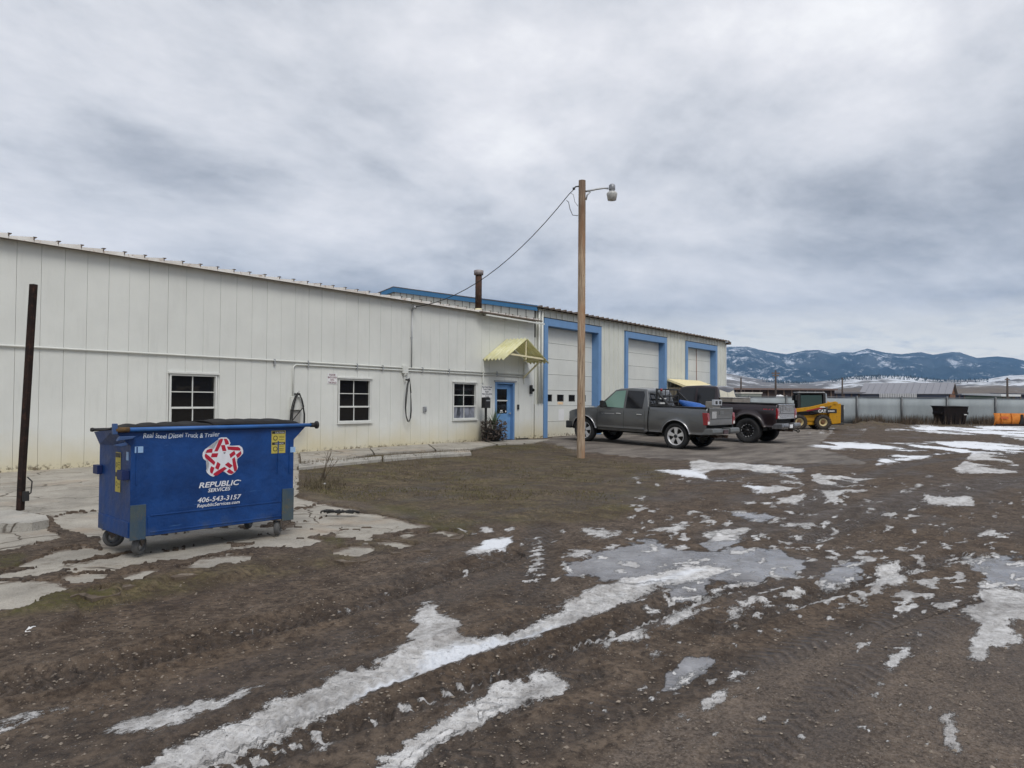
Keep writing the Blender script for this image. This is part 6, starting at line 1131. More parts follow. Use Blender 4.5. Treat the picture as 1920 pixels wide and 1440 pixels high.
# ================================================================== SKID STEER
def skid_steer():
    yel = rust_mat('loader_yellow', srgb(184, 132, 22), srgb(202, 150, 34), srgb(128, 96, 40), 0.5); rimm = plain('loader_rim', srgb(196, 178, 132), 0.6, var=0.2, scale=5); blk = plain('loader_black', (0.022, 0.022, 0.024), 0.55)
    b = P(1536, 804.5); dl = Vector((-rh[0], -rh[1], 0)) * 0.97 + Vector((fh[0], fh[1], 0)) * 0.14; hd = math.atan2(dl.y, dl.x)
    t = thing('skid_steer', 'muddy yellow skid steer loader with black cab parked by the fence', 'loader', (b.x, b.y, float(gz(b.x, b.y))), hd)
    # local: x forward (to its front), y to its near side, z up; origin under the rear wheels' middle
    WBs, r, yw_ = 1.08, 0.40, 0.66
    m = MB(); m.prism([(-0.75, 0.30), (-0.35, 0.24), (1.35, 0.24), (1.45, 0.40), (1.40, 0.74), (0.35, 0.80), (-0.1, 1.0), (-0.78, 1.0)], -0.50, 0.50, 'y'); m.build('body', yel, t, 0.02)
    m = MB(); m.prism([(-0.80, 0.36), (-0.42, 0.30), (-0.28, 0.62), (-0.30, 1.12), (-0.46, 1.44), (-0.82, 1.44)], -0.74, 0.74, 'y'); m.build('rear_tower', yel, t, 0.02)
    m = MB(); m.box(-0.98, -0.81, -0.62, 0.62, 0.42, 1.38); g = m.build('rear_door', blk, t, 0.03)
    for k in range(7): m = MB(); m.box(-0.995, -0.978, -0.5, 0.5, 0.50 + k * 0.11, 0.56 + k * 0.11); m.build('grille_slat', plain('grille_grey', (0.06, 0.062, 0.066), 0.5), g)
    m = MB(); m.box(-1.0, -0.97, 0.48, 0.60, 1.12, 1.30); m.build('tail_lamp', M_lampw, g); m = MB(); m.box(-0.96, -0.5, -0.70, 0.70, 0.28, 0.36); m.build('counterweight', blk, t, 0.02)
    # cab: posts, roof, glass
    cab = MB(); cab.prism([(-0.18, 0.98), (-0.10, 1.98), (0.02, 2.03), (1.02, 2.03), (1.10, 1.99), (1.02, 0.72), (0.90, 0.66)], -0.42, -0.36, 'y'); cab.box(-0.12, 1.06, -0.44, 0.44, 1.97, 2.04)
    for x0, x1 in ((-0.20, -0.08), (0.96, 1.08)):
        for y in (-0.44, 0.36): cab.box(x0, x1, y, y + 0.08, 0.74, 1.98)
    cab.box(-0.12, 1.0, -0.40, 0.40, 0.74, 1.0); cab.box(-0.16, -0.1, -0.40, 0.40, 0.98, 1.97); co = cab.build('cab', blk, t, 0.02)
    m = MB(); m.prism([(-0.06, 1.06), (-0.02, 1.90), (0.94, 1.90), (0.94, 1.10)], 0.395, 0.41, 'y'); m.build('cab_window', NT('loader_glass').out(srgb(62, 80, 78), 0.07, 0, None, 0.5), co)
    m = MB(); m.box(-0.17, 1.10, -0.46, 0.46, 2.041, 2.075); m.build('cab_roof', plain('roof_grey', srgb(196, 200, 204), 0.4), co, 0.02); m = MB(); m.prism([(-0.30, 1.10), (-0.19, 1.10), (-0.19, 2.02), (-0.25, 1.98)], -0.42, 0.42, 'y'); m.build('rear_window', plain('pale_lexan', srgb(168, 178, 186), 0.2), co, 0.02)
    m = MB(); m.box(1.08, 1.16, 0.30, 0.42, 1.60, 1.9); m.box(1.08, 1.18, -0.42, -0.30, 1.6, 1.9); m.build('work_lamp', blk, co, 0.02)
    for s in (-1, 1):
        y0, y1 = (0.58, 0.74) if s > 0 else (-0.74, -0.58)
        m = MB(); m.prism([(-0.70, 1.50), (-0.62, 1.34), (-0.3, 1.30), (0.52, 1.05), (1.38, 0.92), (1.55, 0.80), (1.62, 0.44), (1.76, 0.44), (1.80, 0.86), (1.70, 1.02), (1.50, 1.10), (0.55, 1.26), (-0.30, 1.50), (-0.55, 1.56)], y0, y1, 'y'); a = m.build('lift_arm', yel, t, 0.015)
        if s > 0:
            m = MB(); m.prism([(0.02, 1.16), (0.74, 0.99), (0.74, 1.06), (0.02, 1.25)], y1 + 0.002, y1 + 0.008, 'y'); m.build('red_decal', plain('loader_red', srgb(150, 34, 44), 0.5), a)
            m = MB(); m.prism([(-0.62, 0.92), (0.28, 0.92), (0.55, 1.02), (0.0, 1.16), (-0.62, 1.14)], y1 + 0.004, y1 + 0.012, 'y'); pl = m.build('name_plate', blk, t)
            m = MB(); put_text(m, 'CAT', 0.22, lambda u, v: (0.22 - u, y1 + 0.016, 0.95 + v), width=0.36, bold=0.008); put_text(m, '236D', 0.11, lambda u, v: (-0.22 - u, y1 + 0.016, 0.99 + v), width=0.30, bold=0.004); m.prism([(0.16, 1.21), (-0.12, 1.21), (-0.06, 1.27), (0.10, 1.27)], y1 + 0.012, y1 + 0.014, 'y'); m.build('lettering', M_white, pl, fix=False)
        m = MB(); m.tube([(-0.3, s * 0.66, 1.02), (0.55, s * 0.66, 0.86)], 0.05, 8); m.build('lift_cylinder', blk, t)
        m = MB(); m.prism([(-0.60, 0.36), (0.3, 0.62), (1.42, 0.62), (1.42, 0.50), (0.4, 0.46), (0.3, 0.34)], s * 0.51 - 0.03, s * 0.51 + 0.03, 'y'); m.build('chain_case', yel, t, 0.01)
        for xa in (0.0, WBs):
            m = MB(); h = 0.15; yc = s * yw_; m.lathe([(0.21, -h * .8), (0.33, -h), (0.385, -h * .9), (0.40, -h * .6), (0.40, h * .6), (0.385, h * .9), (0.33, h), (0.21, h * .8), (0.2, 0)], 28, 'y', (xa, yc, r), close=True)
            for k in range(22):
                a_ = 2 * math.pi * k / 22
                for q in (-1, 1):
                    aa = a_ + q * 0.07; R = Matrix.Rotation(-aa, 3, 'Y'); m.obox(Vector((xa + 0.405 * math.cos(aa), yc + q * h * 0.45, r + 0.405 * math.sin(aa))), 0.05, h * 1.0, 0.045, R @ Matrix.Rotation(q * 0.5, 3, 'X'))
            w = m.build('wheel', plain('muddy_tyre', srgb(62, 56, 50), 0.95, var=0.35, scale=9), t); yo = yc + s * h * 0.75
            m = MB(); m.lathe([(0.225, yo), (0.21, yo + s * 0.015), (0.17, yo - s * 0.03), (0.14, yo - s * 0.07), (0.0, yo - s * 0.06)], 22, 'y', (xa, 0, r)); m.build('rim', rimm, w); m = MB(); m.lathe([(0.12, yo - s * 0.065), (0.10, yo - s * 0.03), (0, yo - s * 0.028)], 14, 'y', (xa, 0, r)); m.build('hub', rust_mat('hub_rust' + str(xa + s), srgb(120, 84, 56), srgb(96, 70, 52), srgb(150, 120, 80)), w)
    m = MB(); m.box(1.66, 1.86, -0.72, 0.72, 0.24, 0.66); m.build('coupler', blk, t, 0.02)
    for ch in t.children:                                 # set the wheelbase
        if ch.name.startswith('wheel'): ch.location.x = 0.17 if sum(v.co.x for v in ch.data.vertices) / len(ch.data.vertices) > 0.5 else 0.0
        else: ch.scale.x = 1.16
skid_steer()

# ================================================================== FENCE AND YARD EDGE
FZ = 52.0
def fence_pt(px, z): 
    u = (px - CX) / F_PX; dep = FZ + (px - 1690) * 0.004; p = Vector(fh * dep + rh * (u * dep)); return Vector((p.x, p.y, z))
def fence():
    n = NT('privacy_mesh'); c = n.mix(n.ramp(n.noise(0.7, 5, 0.6, stretch=(1, 1, 0.4)), (0.35, 0), (0.65, 1)), srgb(140, 147, 150), srgb(158, 165, 168)); h = n.noise(30, 2, 0.5, stretch=(1, 1, 0.05)); M_mesh = n.out(c, 0.75, 0, n.bump(h, 0.15, 0.01), 0.3)
    M_post = plain('fence_post', (0.16, 0.165, 0.17), 0.5, 0.5); H = 1.93; px = [1230, 1318, 1405, 1475, 1527, 1607, 1691, 1776, 1867, 1958, 2050, 2145, 2240]
    t = thing('chain_link_fence', 'long chain link fence with pale grey privacy screen along the yard', 'fence', tuple(fence_pt(1690, 0)))
    for a in px: p = fence_pt(a, 0); m = MB(); m.tube([(p.x, p.y, -0.3), (p.x, p.y, H + 0.04)], 0.055, 8); m.lathe([(0.06, H + 0.03), (0.05, H + 0.08), (0, H + 0.1)], 8, 'z', (p.x, p.y, 0)); wb(m, 'post', M_post, t)
    off = Vector((fh[0], fh[1], 0)) * 0.06
    for a, b in zip(px[:-1], px[1:]):
        p, q = fence_pt(a, 0) + off, fence_pt(b, 0) + off; m = MB(); nn = 9
        def fn(i, j): 
            v = p.lerp(q, i / (nn - 1)); zz = 0.03 + (H - 0.05) * j / 3; return (v.x, v.y, zz - (0.05 * math.sin(math.pi * i / (nn - 1)) if j == 3 else 0))
        m.grid(nn, 4, fn); o = wb(m, 'screen_panel', M_mesh, t, fix=False); s = o.modifiers.new('solid', 'SOLIDIFY'); s.thickness = 0.012
        m = MB(); m.tube([fence_pt(a, H), fence_pt(b, H)], 0.022, 6); wb(m, 'top_rail', M_post, t)
fence()
def back_dumpster():
    p = At(1781, 790, 50.6); g = 0.0; dk = rust_mat('charred_dumpster', srgb(16, 12, 12), srgb(28, 18, 18), srgb(40, 25, 22), 0.75); hd = math.atan2(rh[1], rh[0]) + 0.10
    t = thing('steel_dumpster', 'dark rusty open dumpster standing against the grey fence', 'dumpster', (p.x, p.y, g), hd); w = 0.80; h = 1.26
    m = MB(); m.add([(-w, -0.5, 0.05), (w, -0.5, 0.05), (w, 0.5, 0.05), (-w, 0.5, 0.05), (-w - 0.10, -0.6, h - 0.30), (w + 0.10, -0.6, h - 0.30), (w + 0.1, 0.6, h - 0.1), (-w - 0.1, 0.6, h - 0.1), (-w - 0.16, -0.65, h), (w + 0.12, -0.65, h), (w + 0.12, 0.65, h + 0.05), (-w - 0.16, 0.65, h + 0.05)], [(0, 3, 2, 1), (0, 1, 5, 4), (1, 2, 6, 5), (2, 3, 7, 6), (3, 0, 4, 7), (4, 5, 9, 8), (5, 6, 10, 9), (6, 7, 11, 10), (7, 4, 8, 11)]); m.build('bin', dk, t, 0.02)
    m = MB(); m.add([(-w - 0.2, -0.69, h + 0.01), (w + 0.1, -0.69, h + 0.01), (w + 0.1, 0.66, h + 0.06), (-w - 0.2, 0.66, h + 0.06), (-w - 0.2, -0.69, h + 0.05), (w + 0.1, -0.69, h + 0.05), (w + 0.1, 0.66, h + 0.09), (-w - 0.2, 0.66, h + 0.09)], [(3, 2, 1, 0), (4, 5, 6, 7), (0, 1, 5, 4), (1, 2, 6, 5), (2, 3, 7, 6), (3, 0, 4, 7)]); m.build('lid', M_lid, t)
    for s in (-1, 1): m = MB(); m.box(min(s * (w + 0.02), s * (w + 0.24)), max(s * (w + 0.02), s * (w + 0.24)), -0.5, 0.4, h - 0.52, h - 0.36); m.build('fork_pocket', dk, t, 0.01)
    for x in (-0.6, 0.0, 0.6): m = MB(); m.box(x - 0.04, x + 0.04, -0.60, -0.5, 0.1, h - 0.35); m.build('rib', dk, t)
    m = MB(); m.box(w - 0.18, w + 0.02, -0.615, -0.605, h - 0.56, h - 0.50); m.build('sticker', M_white, t)
back_dumpster()
def plow():
    p = At(1905, 795, 48.0); org = rust_mat('plow_orange', srgb(186, 104, 32), srgb(206, 132, 58), srgb(104, 60, 32), 0.7); hd = math.atan2(rh[1], rh[0]) - 0.03
    t = thing('snow_plow', 'faded orange snow plow blade lying by the fence', 'plow', (p.x, p.y, 0.0), hd)
    m = MB(); n = 9; prof = [(-0.28 * math.cos(a) * 1.0 + 0.2, 0.08 + 0.80 * k / (n - 1)) for k, a in enumerate([-0.9 + 1.9 * q / (n - 1) for q in range(n)])]
    def fn(i, j): y, z = prof[j]; return (-1.45 + i * 0.29, y, z)
    m.grid(11, n, fn); o = m.build('moldboard', org, t, fix=False); s = o.modifiers.new('solid', 'SOLIDIFY'); s.thickness = 0.04
    for x in (-1.0, -0.3, 0.9): m = MB(); m.prism([(prof[j][0] - 0.0, prof[j][1]) for j in range(n)] + [(prof[j][0] - 0.07, prof[j][1]) for j in range(n - 1, -1, -1)], x - 0.03, x + 0.03, 'x'); m.build('rib', org, t)
    m = MB(); m.prism([(0.15, 0.05), (0.55, 0.05), (0.40, 0.80), (0.30, 0.80)], -0.14, -0.02, 'y'); m.bar((0.3, -0.3, 0.3), (0.7, -0.5, 0.15), 0.1, 0.1); m.build('push_frame', M_under, t, 0.01)
    m = MB(); m.box(-1.45, 1.45, -0.22, -0.14, 0.02, 0.16); m.build('cutting_edge', M_rust, t); m = MB(); m.box(1.452, 1.6, -0.2, 0.6, 0.1, 0.82); m.build('end_frame', M_under, t, 0.02)
    m = MB(); m.box(-1.1, -0.6, prof[5][0] - 0.10, prof[5][0] - 0.075, 0.50, 0.66); m.build('maker_plate', plain('plow_plate', srgb(180, 88, 40), 0.6), t)
plow()
# ================================================================== BEYOND THE FENCE
def far_pt(px, dep, z=0.0): u = (px - CX) / F_PX; p = Vector(fh * dep + rh * (u * dep)); return Vector((p.x, p.y, z))
def hz(px): return 757 + 0.007 * (px - 2000)
def zat(px, py, dep): return CAMZ + (hz(px) - py) / F_PX * dep
def grey_barn():
    dep = 190.0; a, b = far_pt(1613, 200), far_pt(1778, 187); L = (b - a).length; hd = math.atan2(b.y - a.y, b.x - a.x); ze, zr = zat(1700, 737.5, dep), zat(1700, 718, dep + 6)
    t = thing('metal_barn', 'long grey metal barn with a wide roof behind the fence', 'building', (a.x, a.y, 0), hd); D = 14.0
    m = MB(); m.box(0, L, 0, D, -0.5, ze); m.prism([(0, ze), (D, ze), (D / 2, zr)], 0.0, L - 0.05, 'x'); m.build('wall', plain('barn_wall', srgb(84, 90, 106), 0.7), t)
    rfm = plain('barn_roof', srgb(136, 136, 142), 0.5, 0.0, var=0.06); k = 14
    for i in range(k):
        x0, x1 = -0.3 + (L + 1.2) * i / k, -0.3 + (L + 1.2) * (i + 1) / k - 0.06; m = MB(); y0, y1, sl = -0.5, D / 2, (zr - ze) / (D / 2); m.add([(x0, y0, ze - 0.5 * sl + .1), (x1, y0, ze - 0.5 * sl + .1), (x1, y1, zr + .1), (x0, y1, zr + .1), (x0, D + .5, ze - .1), (x1, D + .5, ze - .1)], [(0, 1, 2, 3), (3, 2, 5, 4)]); o = m.build('roof_panel', rfm, t, fix=False); s = o.modifiers.new('solid', 'SOLIDIFY'); s.thickness = 0.12
    m = MB(); m.box(L + 0.02, L + 0.3, 1.0, D - 1, 0, ze - 0.2); m.prism([(0.3, ze), (D - 0.3, ze), (D / 2, zr - 0.1)], L + 0.02, L + 0.25, 'x'); m.build('gable_end', plain('barn_timber', srgb(120, 84, 62), 0.8, var=0.35, scale=0.8), t)
    x0 = L * 0.235; x1 = L * 0.665; m = MB(); m.box(x0, x1, -0.9, -0.8, zat(1690, 746.5, dep), zat(1690, 737.5, dep)); g = m.build('pale_screen', plain('screen_pale', srgb(150, 152, 156), 0.6), t)
    for i in range(22): x = x0 + (x1 - x0) * (i + 0.5) / 22; m = MB(); m.box(x - 0.09, x + 0.09, -1.0, -0.9, zat(1690, 746.4, dep), zat(1690, 737.7, dep)); m.build('screen_slat', M_white, g)
grey_barn()
def shed_row(name, label, px0, px1, ytop, ybot, dep, mat, roofm, bays, slope=0.0):
    a, b = far_pt(px0, dep), far_pt(px1, dep); L = (b - a).length; hd = math.atan2(b.y - a.y, b.x - a.x); zt = zat((px0 + px1) / 2, ytop, dep); t = thing(name, label, 'building', (a.x, a.y, 0), hd); m = MB(); m.box(0, L, 0.3, 12, -0.5, zt - 0.3); m.build('wall', mat, t)
    m = MB(); m.prism([(-0.6, zt - 0.45), (12.5, zt + slope), (12.5, zt + slope + 0.25), (-0.6, zt)], -0.5, L + 0.5, 'x'); m.build('roof', roofm, t)
    for i in range(bays): x = L * (i + 0.5) / bays; m = MB(); m.box(x - 0.16, x + 0.16, 0.0, 0.28, 0, zt - 0.45); m.build('post', plain('shed_post', srgb(126, 108, 96), 0.8) if i == 0 and False else M_shedpost, t)
M_shedpost = plain('shed_post', srgb(112, 96, 86), 0.8)
shed_row('open_shed', 'long low brown timber shed with many bays beyond the fence', 1330, 1566, 728, 745, 190, plain('shed_brown', srgb(64, 52, 48), 0.85, var=0.25, scale=0.3), plain('shed_roof', srgb(122, 104, 98), 0.8), 16)
shed_row('low_warehouse', 'low slate blue warehouse beside the grey barn', 1562, 1618, 735, 745, 200, plain('slate_wall', srgb(76, 82, 104), 0.8), plain('slate_roof', srgb(112, 112, 118), 0.7), 4)
shed_row('far_store', 'low dark blue store building beyond the end of the barn', 1795, 1868, 738.5, 744, 230, plain('navy_wall', srgb(60, 66, 88), 0.8), plain('store_roof', srgb(92, 94, 106), 0.7), 8)
shed_row('green_shed', 'small green shed with a snowy roof beyond the fence', 1878, 1906, 739.5, 746, 150, plain('shed_green', srgb(84, 104, 88), 0.8), plain('snowy_roof', srgb(214, 218, 220), 0.7), 3)
shed_row('far_store', 'low dark building beyond the green shed', 1908, 2010, 738, 744, 230, plain('dusk_wall', srgb(66, 70, 88), 0.8), plain('dusk_roof', srgb(98, 98, 106), 0.7), 8)
def trailer():
    a, b = far_pt(1390, 100), far_pt(1428, 100); hd = math.atan2(b.y - a.y, b.x - a.x); L = (b - a).length; t = thing('box_trailer', 'pale flat-topped trailer parked behind the fence', 'trailer', (a.x, a.y, 0), hd); z1 = zat(1410, 735.5, 100); m = MB(); m.box(0, L, 0, 2.4, 0.6, z1 - 0.2); m.build('box', plain('trailer_grey', srgb(140, 146, 138), 0.7), t); m = MB(); m.box(-0.1, L + 0.1, -0.1, 2.5, z1 - 0.19, z1); m.build('roof', plain('trailer_roof', srgb(212, 208, 200), 0.6), t)
    for x in (0.8, L - 0.8): m = MB(); m.lathe([(0, -0.1), (0.4, -0.1), (0.4, 0.1), (0, 0.1)], 14, 'y', (x, 0.2, 0.4)); m.build('wheel', M_tyre, t)
    c = far_pt(1463, 105); m = MB(); random.seed(4); n = 9; z = zat(1463, 738.5, 105)
    t = thing('covered_pile', 'white sheeted heap showing above the fence in front of the brown shed', 'tarp', (c.x, c.y, 0), hd)
    def fn(i, j): u, v = i / 8 * 2 - 1, j / 8 * 2 - 1; return (u * 0.75, v * 1.2, z * (1 - 0.5 * u ** 4) * (1 - 0.9 * v ** 4) - 0.25 * abs(math.sin(i * 1.7)))
    m.grid(9, 9, fn); m.build('sheet', M_white, t, fix=False)
trailer()
def far_pole(px, ytop, dep, arms, label):
    b = far_pt(px, dep); zt = zat(px, ytop, dep); t = thing('utility_pole', label, 'utility pole', (b.x, b.y, 0), math.atan2(rh[1], rh[0])); m = MB(); m.lathe([(0, -0.5), (0.20, -0.5), (0.14, zt), (0, zt)], 8, 'z'); m.build('pole', plain('dark_pole', srgb(78, 70, 66), 0.9) , t)
    for z, w in arms: m = MB(); m.box(-w, w, -0.12, 0.12, zt - z - 0.09, zt - z + 0.09); a = m.build('crossarm', M_shedpost, t); 
far_pole(1454.5, 694.5, 115, ((0.45, 0.62 * 1.0), (0.85, 0.5)), 'utility pole with two crossarms in front of the brown shed'); far_pole(1389.5, 708, 130, (), 'plain slim pole beside the workshop corner behind the trailer'); far_pole(1579.5, 708, 140, (), 'plain utility pole between the loader and the grey barn'); far_pole(1889, 708, 120, ((0.3, 0.35),), 'utility pole with a short crossarm above the green shed')
# ================================================================== HILLS, WEEDS, AIR
def az_pts(px, dep): u = (np.asarray(px, float) - CX) / F_PX; return u
def ridge(name, label, d0, d1, d2, sky, mat, rough, nr=70, nc=420, px0=880, px1=2700, seed=0.0, rid=True):
    """a range of hills: rises from the plain at depth d0 to the skyline at depth d1 and falls away behind to d2"""
    xs = np.linspace(px0, px1, nc); sx, sy = zip(*sky); yy = np.interp(xs, sx, sy); hor = 757 + 0.007 * (xs - 2000)
    deps = np.concatenate([np.linspace(d0, d1, nr), np.linspace(d1, d2, 10)[1:]]); A, PX = np.meshgrid(deps, xs, indexing='ij'); U = (PX - CX) / F_PX
    X = A * fh[0] + A * U * rh[0]; Y = A * fh[1] + A * U * rh[1]; Hs = (hor - yy) / F_PX * d1 + CAMZ; k = np.where(A <= d1, (A - d0) / (d1 - d0), 1 - (A - d1) / (d2 - d1) * 0.9)
    prof = np.clip(k, 0, 1) ** 1.15; s = d1 / 16; nz = fbm(X / s + seed, Y / s + seed, 5, True) - 0.55; nz2 = fbm(X / (s * 0.25), Y / (s * 0.25), 4) - 0.5
    env = np.sin(np.clip(k, 0, 1) * math.pi) ** 0.8 * np.where(A <= d1, 1, 0.4)
    Z = Hs[None, :] * (prof + env * (rough * nz + rough * 0.25 * nz2)); lim = (Hs[None, :] - CAMZ) * A / d1 * 0.985 + CAMZ
    Z = np.where(A < d1, np.minimum(Z, lim), Z); Z = np.maximum(Z, -2.0); Z[0, :] = -6
    n0, n1 = A.shape; idx = np.arange(n0 * n1).reshape(n0, n1); Fc = np.stack([idx[:-1, :-1], idx[:-1, 1:], idx[1:, 1:], idx[1:, :-1]], -1).reshape(-1, 4)
    o = link(name, np_mesh(name, np.stack([X, Y, Z], -1).reshape(-1, 3), Fc, mat, True, dict(rise=(k * np.ones_like(X)).ravel(), az=((PX - 1300) / 700).ravel()))); tag(o, label, 'hills', kind='structure'); return X, Y, Z
def mount_mat():
    n = NT('forested_mountain'); f = n.noise(0.004, 6, 0.65); c = n.mix(n.ramp(f, (0.35, 0), (0.65, 1)), (0.010, 0.020, 0.024), (0.030, 0.044, 0.046))
    z = n.attr('rise'); a = n.noise(0.0019, 5, 0.6, dist=0.6); b = n.noise(0.013, 6, 0.8); s = n.mth('ADD', n.mth('MULTIPLY', a, 0.55), n.mth('MULTIPLY', b, 0.45))
    up = n.ramp(z, (0.30, 0.0), (0.70, 0.055), (0.88, 0.03), (0.97, 0.0)); s = n.mth('ADD', s, up); run = n.ramp(n.attr('az'), (0.10, 0.05), (0.22, 0.0)); s = n.mth('ADD', s, run)
    m = n.ramp(s, (0.57, 0), (0.63, 1)); c = n.mix(n.mth('MULTIPLY', m, 0.9), c, (0.80, 0.82, 0.86)); thin = n.mth('MULTIPLY', n.ramp(n.noise(0.0012, 4, 0.6), (0.45, 0), (0.65, 0.3)), n.ramp(z, (0.4, 0), (0.8, 1)))
    c = n.mix(thin, c, (0.30, 0.32, 0.35)); return n.out(c, 0.95, 0, None, 0.1)
def foot_mat(name, brown, bias):
    n = NT(name); f = n.noise(0.006, 6, 0.62); z = n.attr('rise'); c = n.mix(n.ramp(n.noise(0.02, 5, 0.65), (0.35, 0), (0.65, 1)), brown, tuple(q * 1.35 for q in brown)); s = n.mth('ADD', n.mth('ADD', f, n.mth('MULTIPLY', n.noise(0.03, 4, 0.7), 0.2)), n.mth('ADD', n.mth('MULTIPLY', z, bias), n.ramp(n.attr('az'), (0.0, 0.05), (0.13, 0.03), (0.20, 0.0), (0.34, 0.0), (0.40, 0.12), (0.62, 0.12), (0.70, 0.0), (0.78, 0.12)) if bias > 0.1 else 0.0)); return n.out(n.mix(n.ramp(s, (0.72, 0), (0.84, 0.95)), c, (0.74, 0.76, 0.79)), 0.95, 0, None, 0.1)
MSKY = [(880,655),(1000,648),(1150,642),(1300,645),(1363,650),(1400,649.5),(1440,659),(1475,664),(1510,657),(1535,656),(1565,663),(1580,660),(1600,661),(1627,653.5),(1660,661),(1690,664),(1727,660),(1750,665),(1785,660),(1800,660.5),(1832,671),(1870,668),(1900,671),(1920,676),(1990,672),(2100,662),(2300,668),(2500,655),(2700,660)]
ridge('mountains', 'blue forested mountain range with snow patches along the horizon', 6200, 9800, 13000, MSKY, mount_mat(), 0.42, 110, 620, seed=4.0)
FSKY = [(880,712),(1300,695),(1363,700),(1430,712),(1470,716),(1520,716.5),(1560,713),(1600,706),(1650,704),(1700,705.5),(1750,711.5),(1800,712.5),(1850,711),(1885,705),(1920,703),(2000,700),(2200,706),(2700,700)]
FX, FY, FZm = ridge('foothills', 'snow dusted open foothills below the mountains', 1700, 4200, 6000, FSKY, foot_mat('snowy_foothill', srgb(108, 103, 98), 0.11), 0.26, 60, 420, seed=9.0)
BSKY = [(880,722),(1300,722),(1363,727),(1450,730),(1520,732),(1600,727),(1700,722),(1800,724),(1870,722),(1920,727),(2100,724),(2700,722)]
ridge('fields', 'brown winter fields rising beyond the sheds', 420, 1900, 2400, BSKY, foot_mat('winter_field', srgb(104, 96, 88), 0.06), 0.26, 60, 420, seed=2.0)
def valley_rim():                                          # the hills go on round the valley behind the viewer
    n0, n1 = 24, 160; az = np.linspace(math.radians(62), math.radians(360), n1); r = np.concatenate([np.linspace(2600, 4600, 16), np.linspace(4700, 6500, 8)]); A, Z0 = np.meshgrid(r, az, indexing='ij'); X = A * np.cos(Z0); Y = A * np.sin(Z0)
    H = 330 + 220 * (fbm(np.cos(Z0) * 3 + 5, np.sin(Z0) * 3 + 5, 4) - 0.4); k = np.where(A < 4650, (A - 2600) / 2050, 1 - (A - 4650) / 1850 * 0.9); Z = H * np.clip(k, 0, 1) + 120 * np.sin(np.clip(k, 0, 1) * math.pi) * (fbm(X / 350, Y / 350, 4, True) - 0.5); Z[0] = -6
    idx = np.arange(n0 * n1).reshape(n0, n1); Fc = np.stack([idx[:-1, :-1], idx[:-1, 1:], idx[1:, 1:], idx[1:, :-1]], -1).reshape(-1, 4)
    tag(link('hills', np_mesh('hills', np.stack([X, Y, Z], -1).reshape(-1, 3), Fc, foot_mat('dark_hill', (0.075, 0.062, 0.045), 0.05), True, dict(rise=np.clip(k, 0, 1).ravel(), az=(X * 0).ravel()))), 'brown hills closing the valley behind the yard', 'hills', kind='structure')
valley_rim()
def forest():
    rng = np.random.default_rng(12); vs, fs = [], []
    H, Wd = FZm.shape; pts = []
    for _ in range(900):
        px = rng.choice([rng.uniform(1430, 1520), rng.uniform(1570, 1720), rng.uniform(1560, 1660), rng.uniform(1700, 1860)]); j = int((px - 880) / (2700 - 880) * (Wd - 1)); i = int(rng.uniform(46, 62)); pts.append((FX[i, j] + rng.uniform(-20, 20), FY[i, j] + rng.uniform(-20, 20), FZm[i, j] - 1, rng.uniform(6, 15)))
    for x, y, z, h in pts:
        r = h * 0.24; b = len(vs)
        for lo, hi, rr in ((0.08, 0.6, 1.0), (0.35, 0.85, 0.75), (0.6, 1.0, 0.5)):
            b = len(vs); vs += [(x + rr * r * math.cos(a), y + rr * r * math.sin(a), z + h * lo) for a in (0.3, 1.56, 2.8, 4.1, 5.3)] + [(x, y, z + h * hi)]; fs += [(b + k, b + (k + 1) % 5, b + 5) for k in range(5)]
    tag(link('forest', np_mesh('forest', vs, fs, plain('conifer_dark', (0.022, 0.034, 0.030), 0.95), False)), 'scattered dark conifers on the snowy foothills', 'trees', kind='stuff')
forest()
def blades(name, label, cat, pts, mat, h0, h1, w, lean, seed):
    rng = np.random.default_rng(seed); n = len(pts); p = np.asarray(pts); a = rng.uniform(0, 6.283, n); h = rng.uniform(h0, h1, n); l = rng.uniform(0, lean, n) * h; la = rng.uniform(0, 6.283, n); ww = w * rng.uniform(0.6, 1.3, n)
    dx, dy = np.cos(a) * ww, np.sin(a) * ww; V = np.empty((n, 3, 3)); V[:, 0] = p + np.stack([-dx, -dy, 0 * dx], -1); V[:, 1] = p + np.stack([dx, dy, 0 * dx], -1); V[:, 2] = p + np.stack([np.cos(la) * l, np.sin(la) * l, h], -1)
    tag(link(name, np_mesh(name, V.reshape(-1, 3), np.arange(n * 3).reshape(-1, 3), mat, False)), label, cat, kind='stuff')
def straw_mat(name, a, b, c):
    n = NT(name); q = n.mix(n.ramp(n.noise(0.9, 4, 0.6), (0.35, 0), (0.65, 1)), a, b); q = n.mix(n.ramp(n.noise(40, 2, 0.5), (0.45, 0), (0.6, 1)), q, c); return n.out(q, 0.9, 0, None, 0.2)
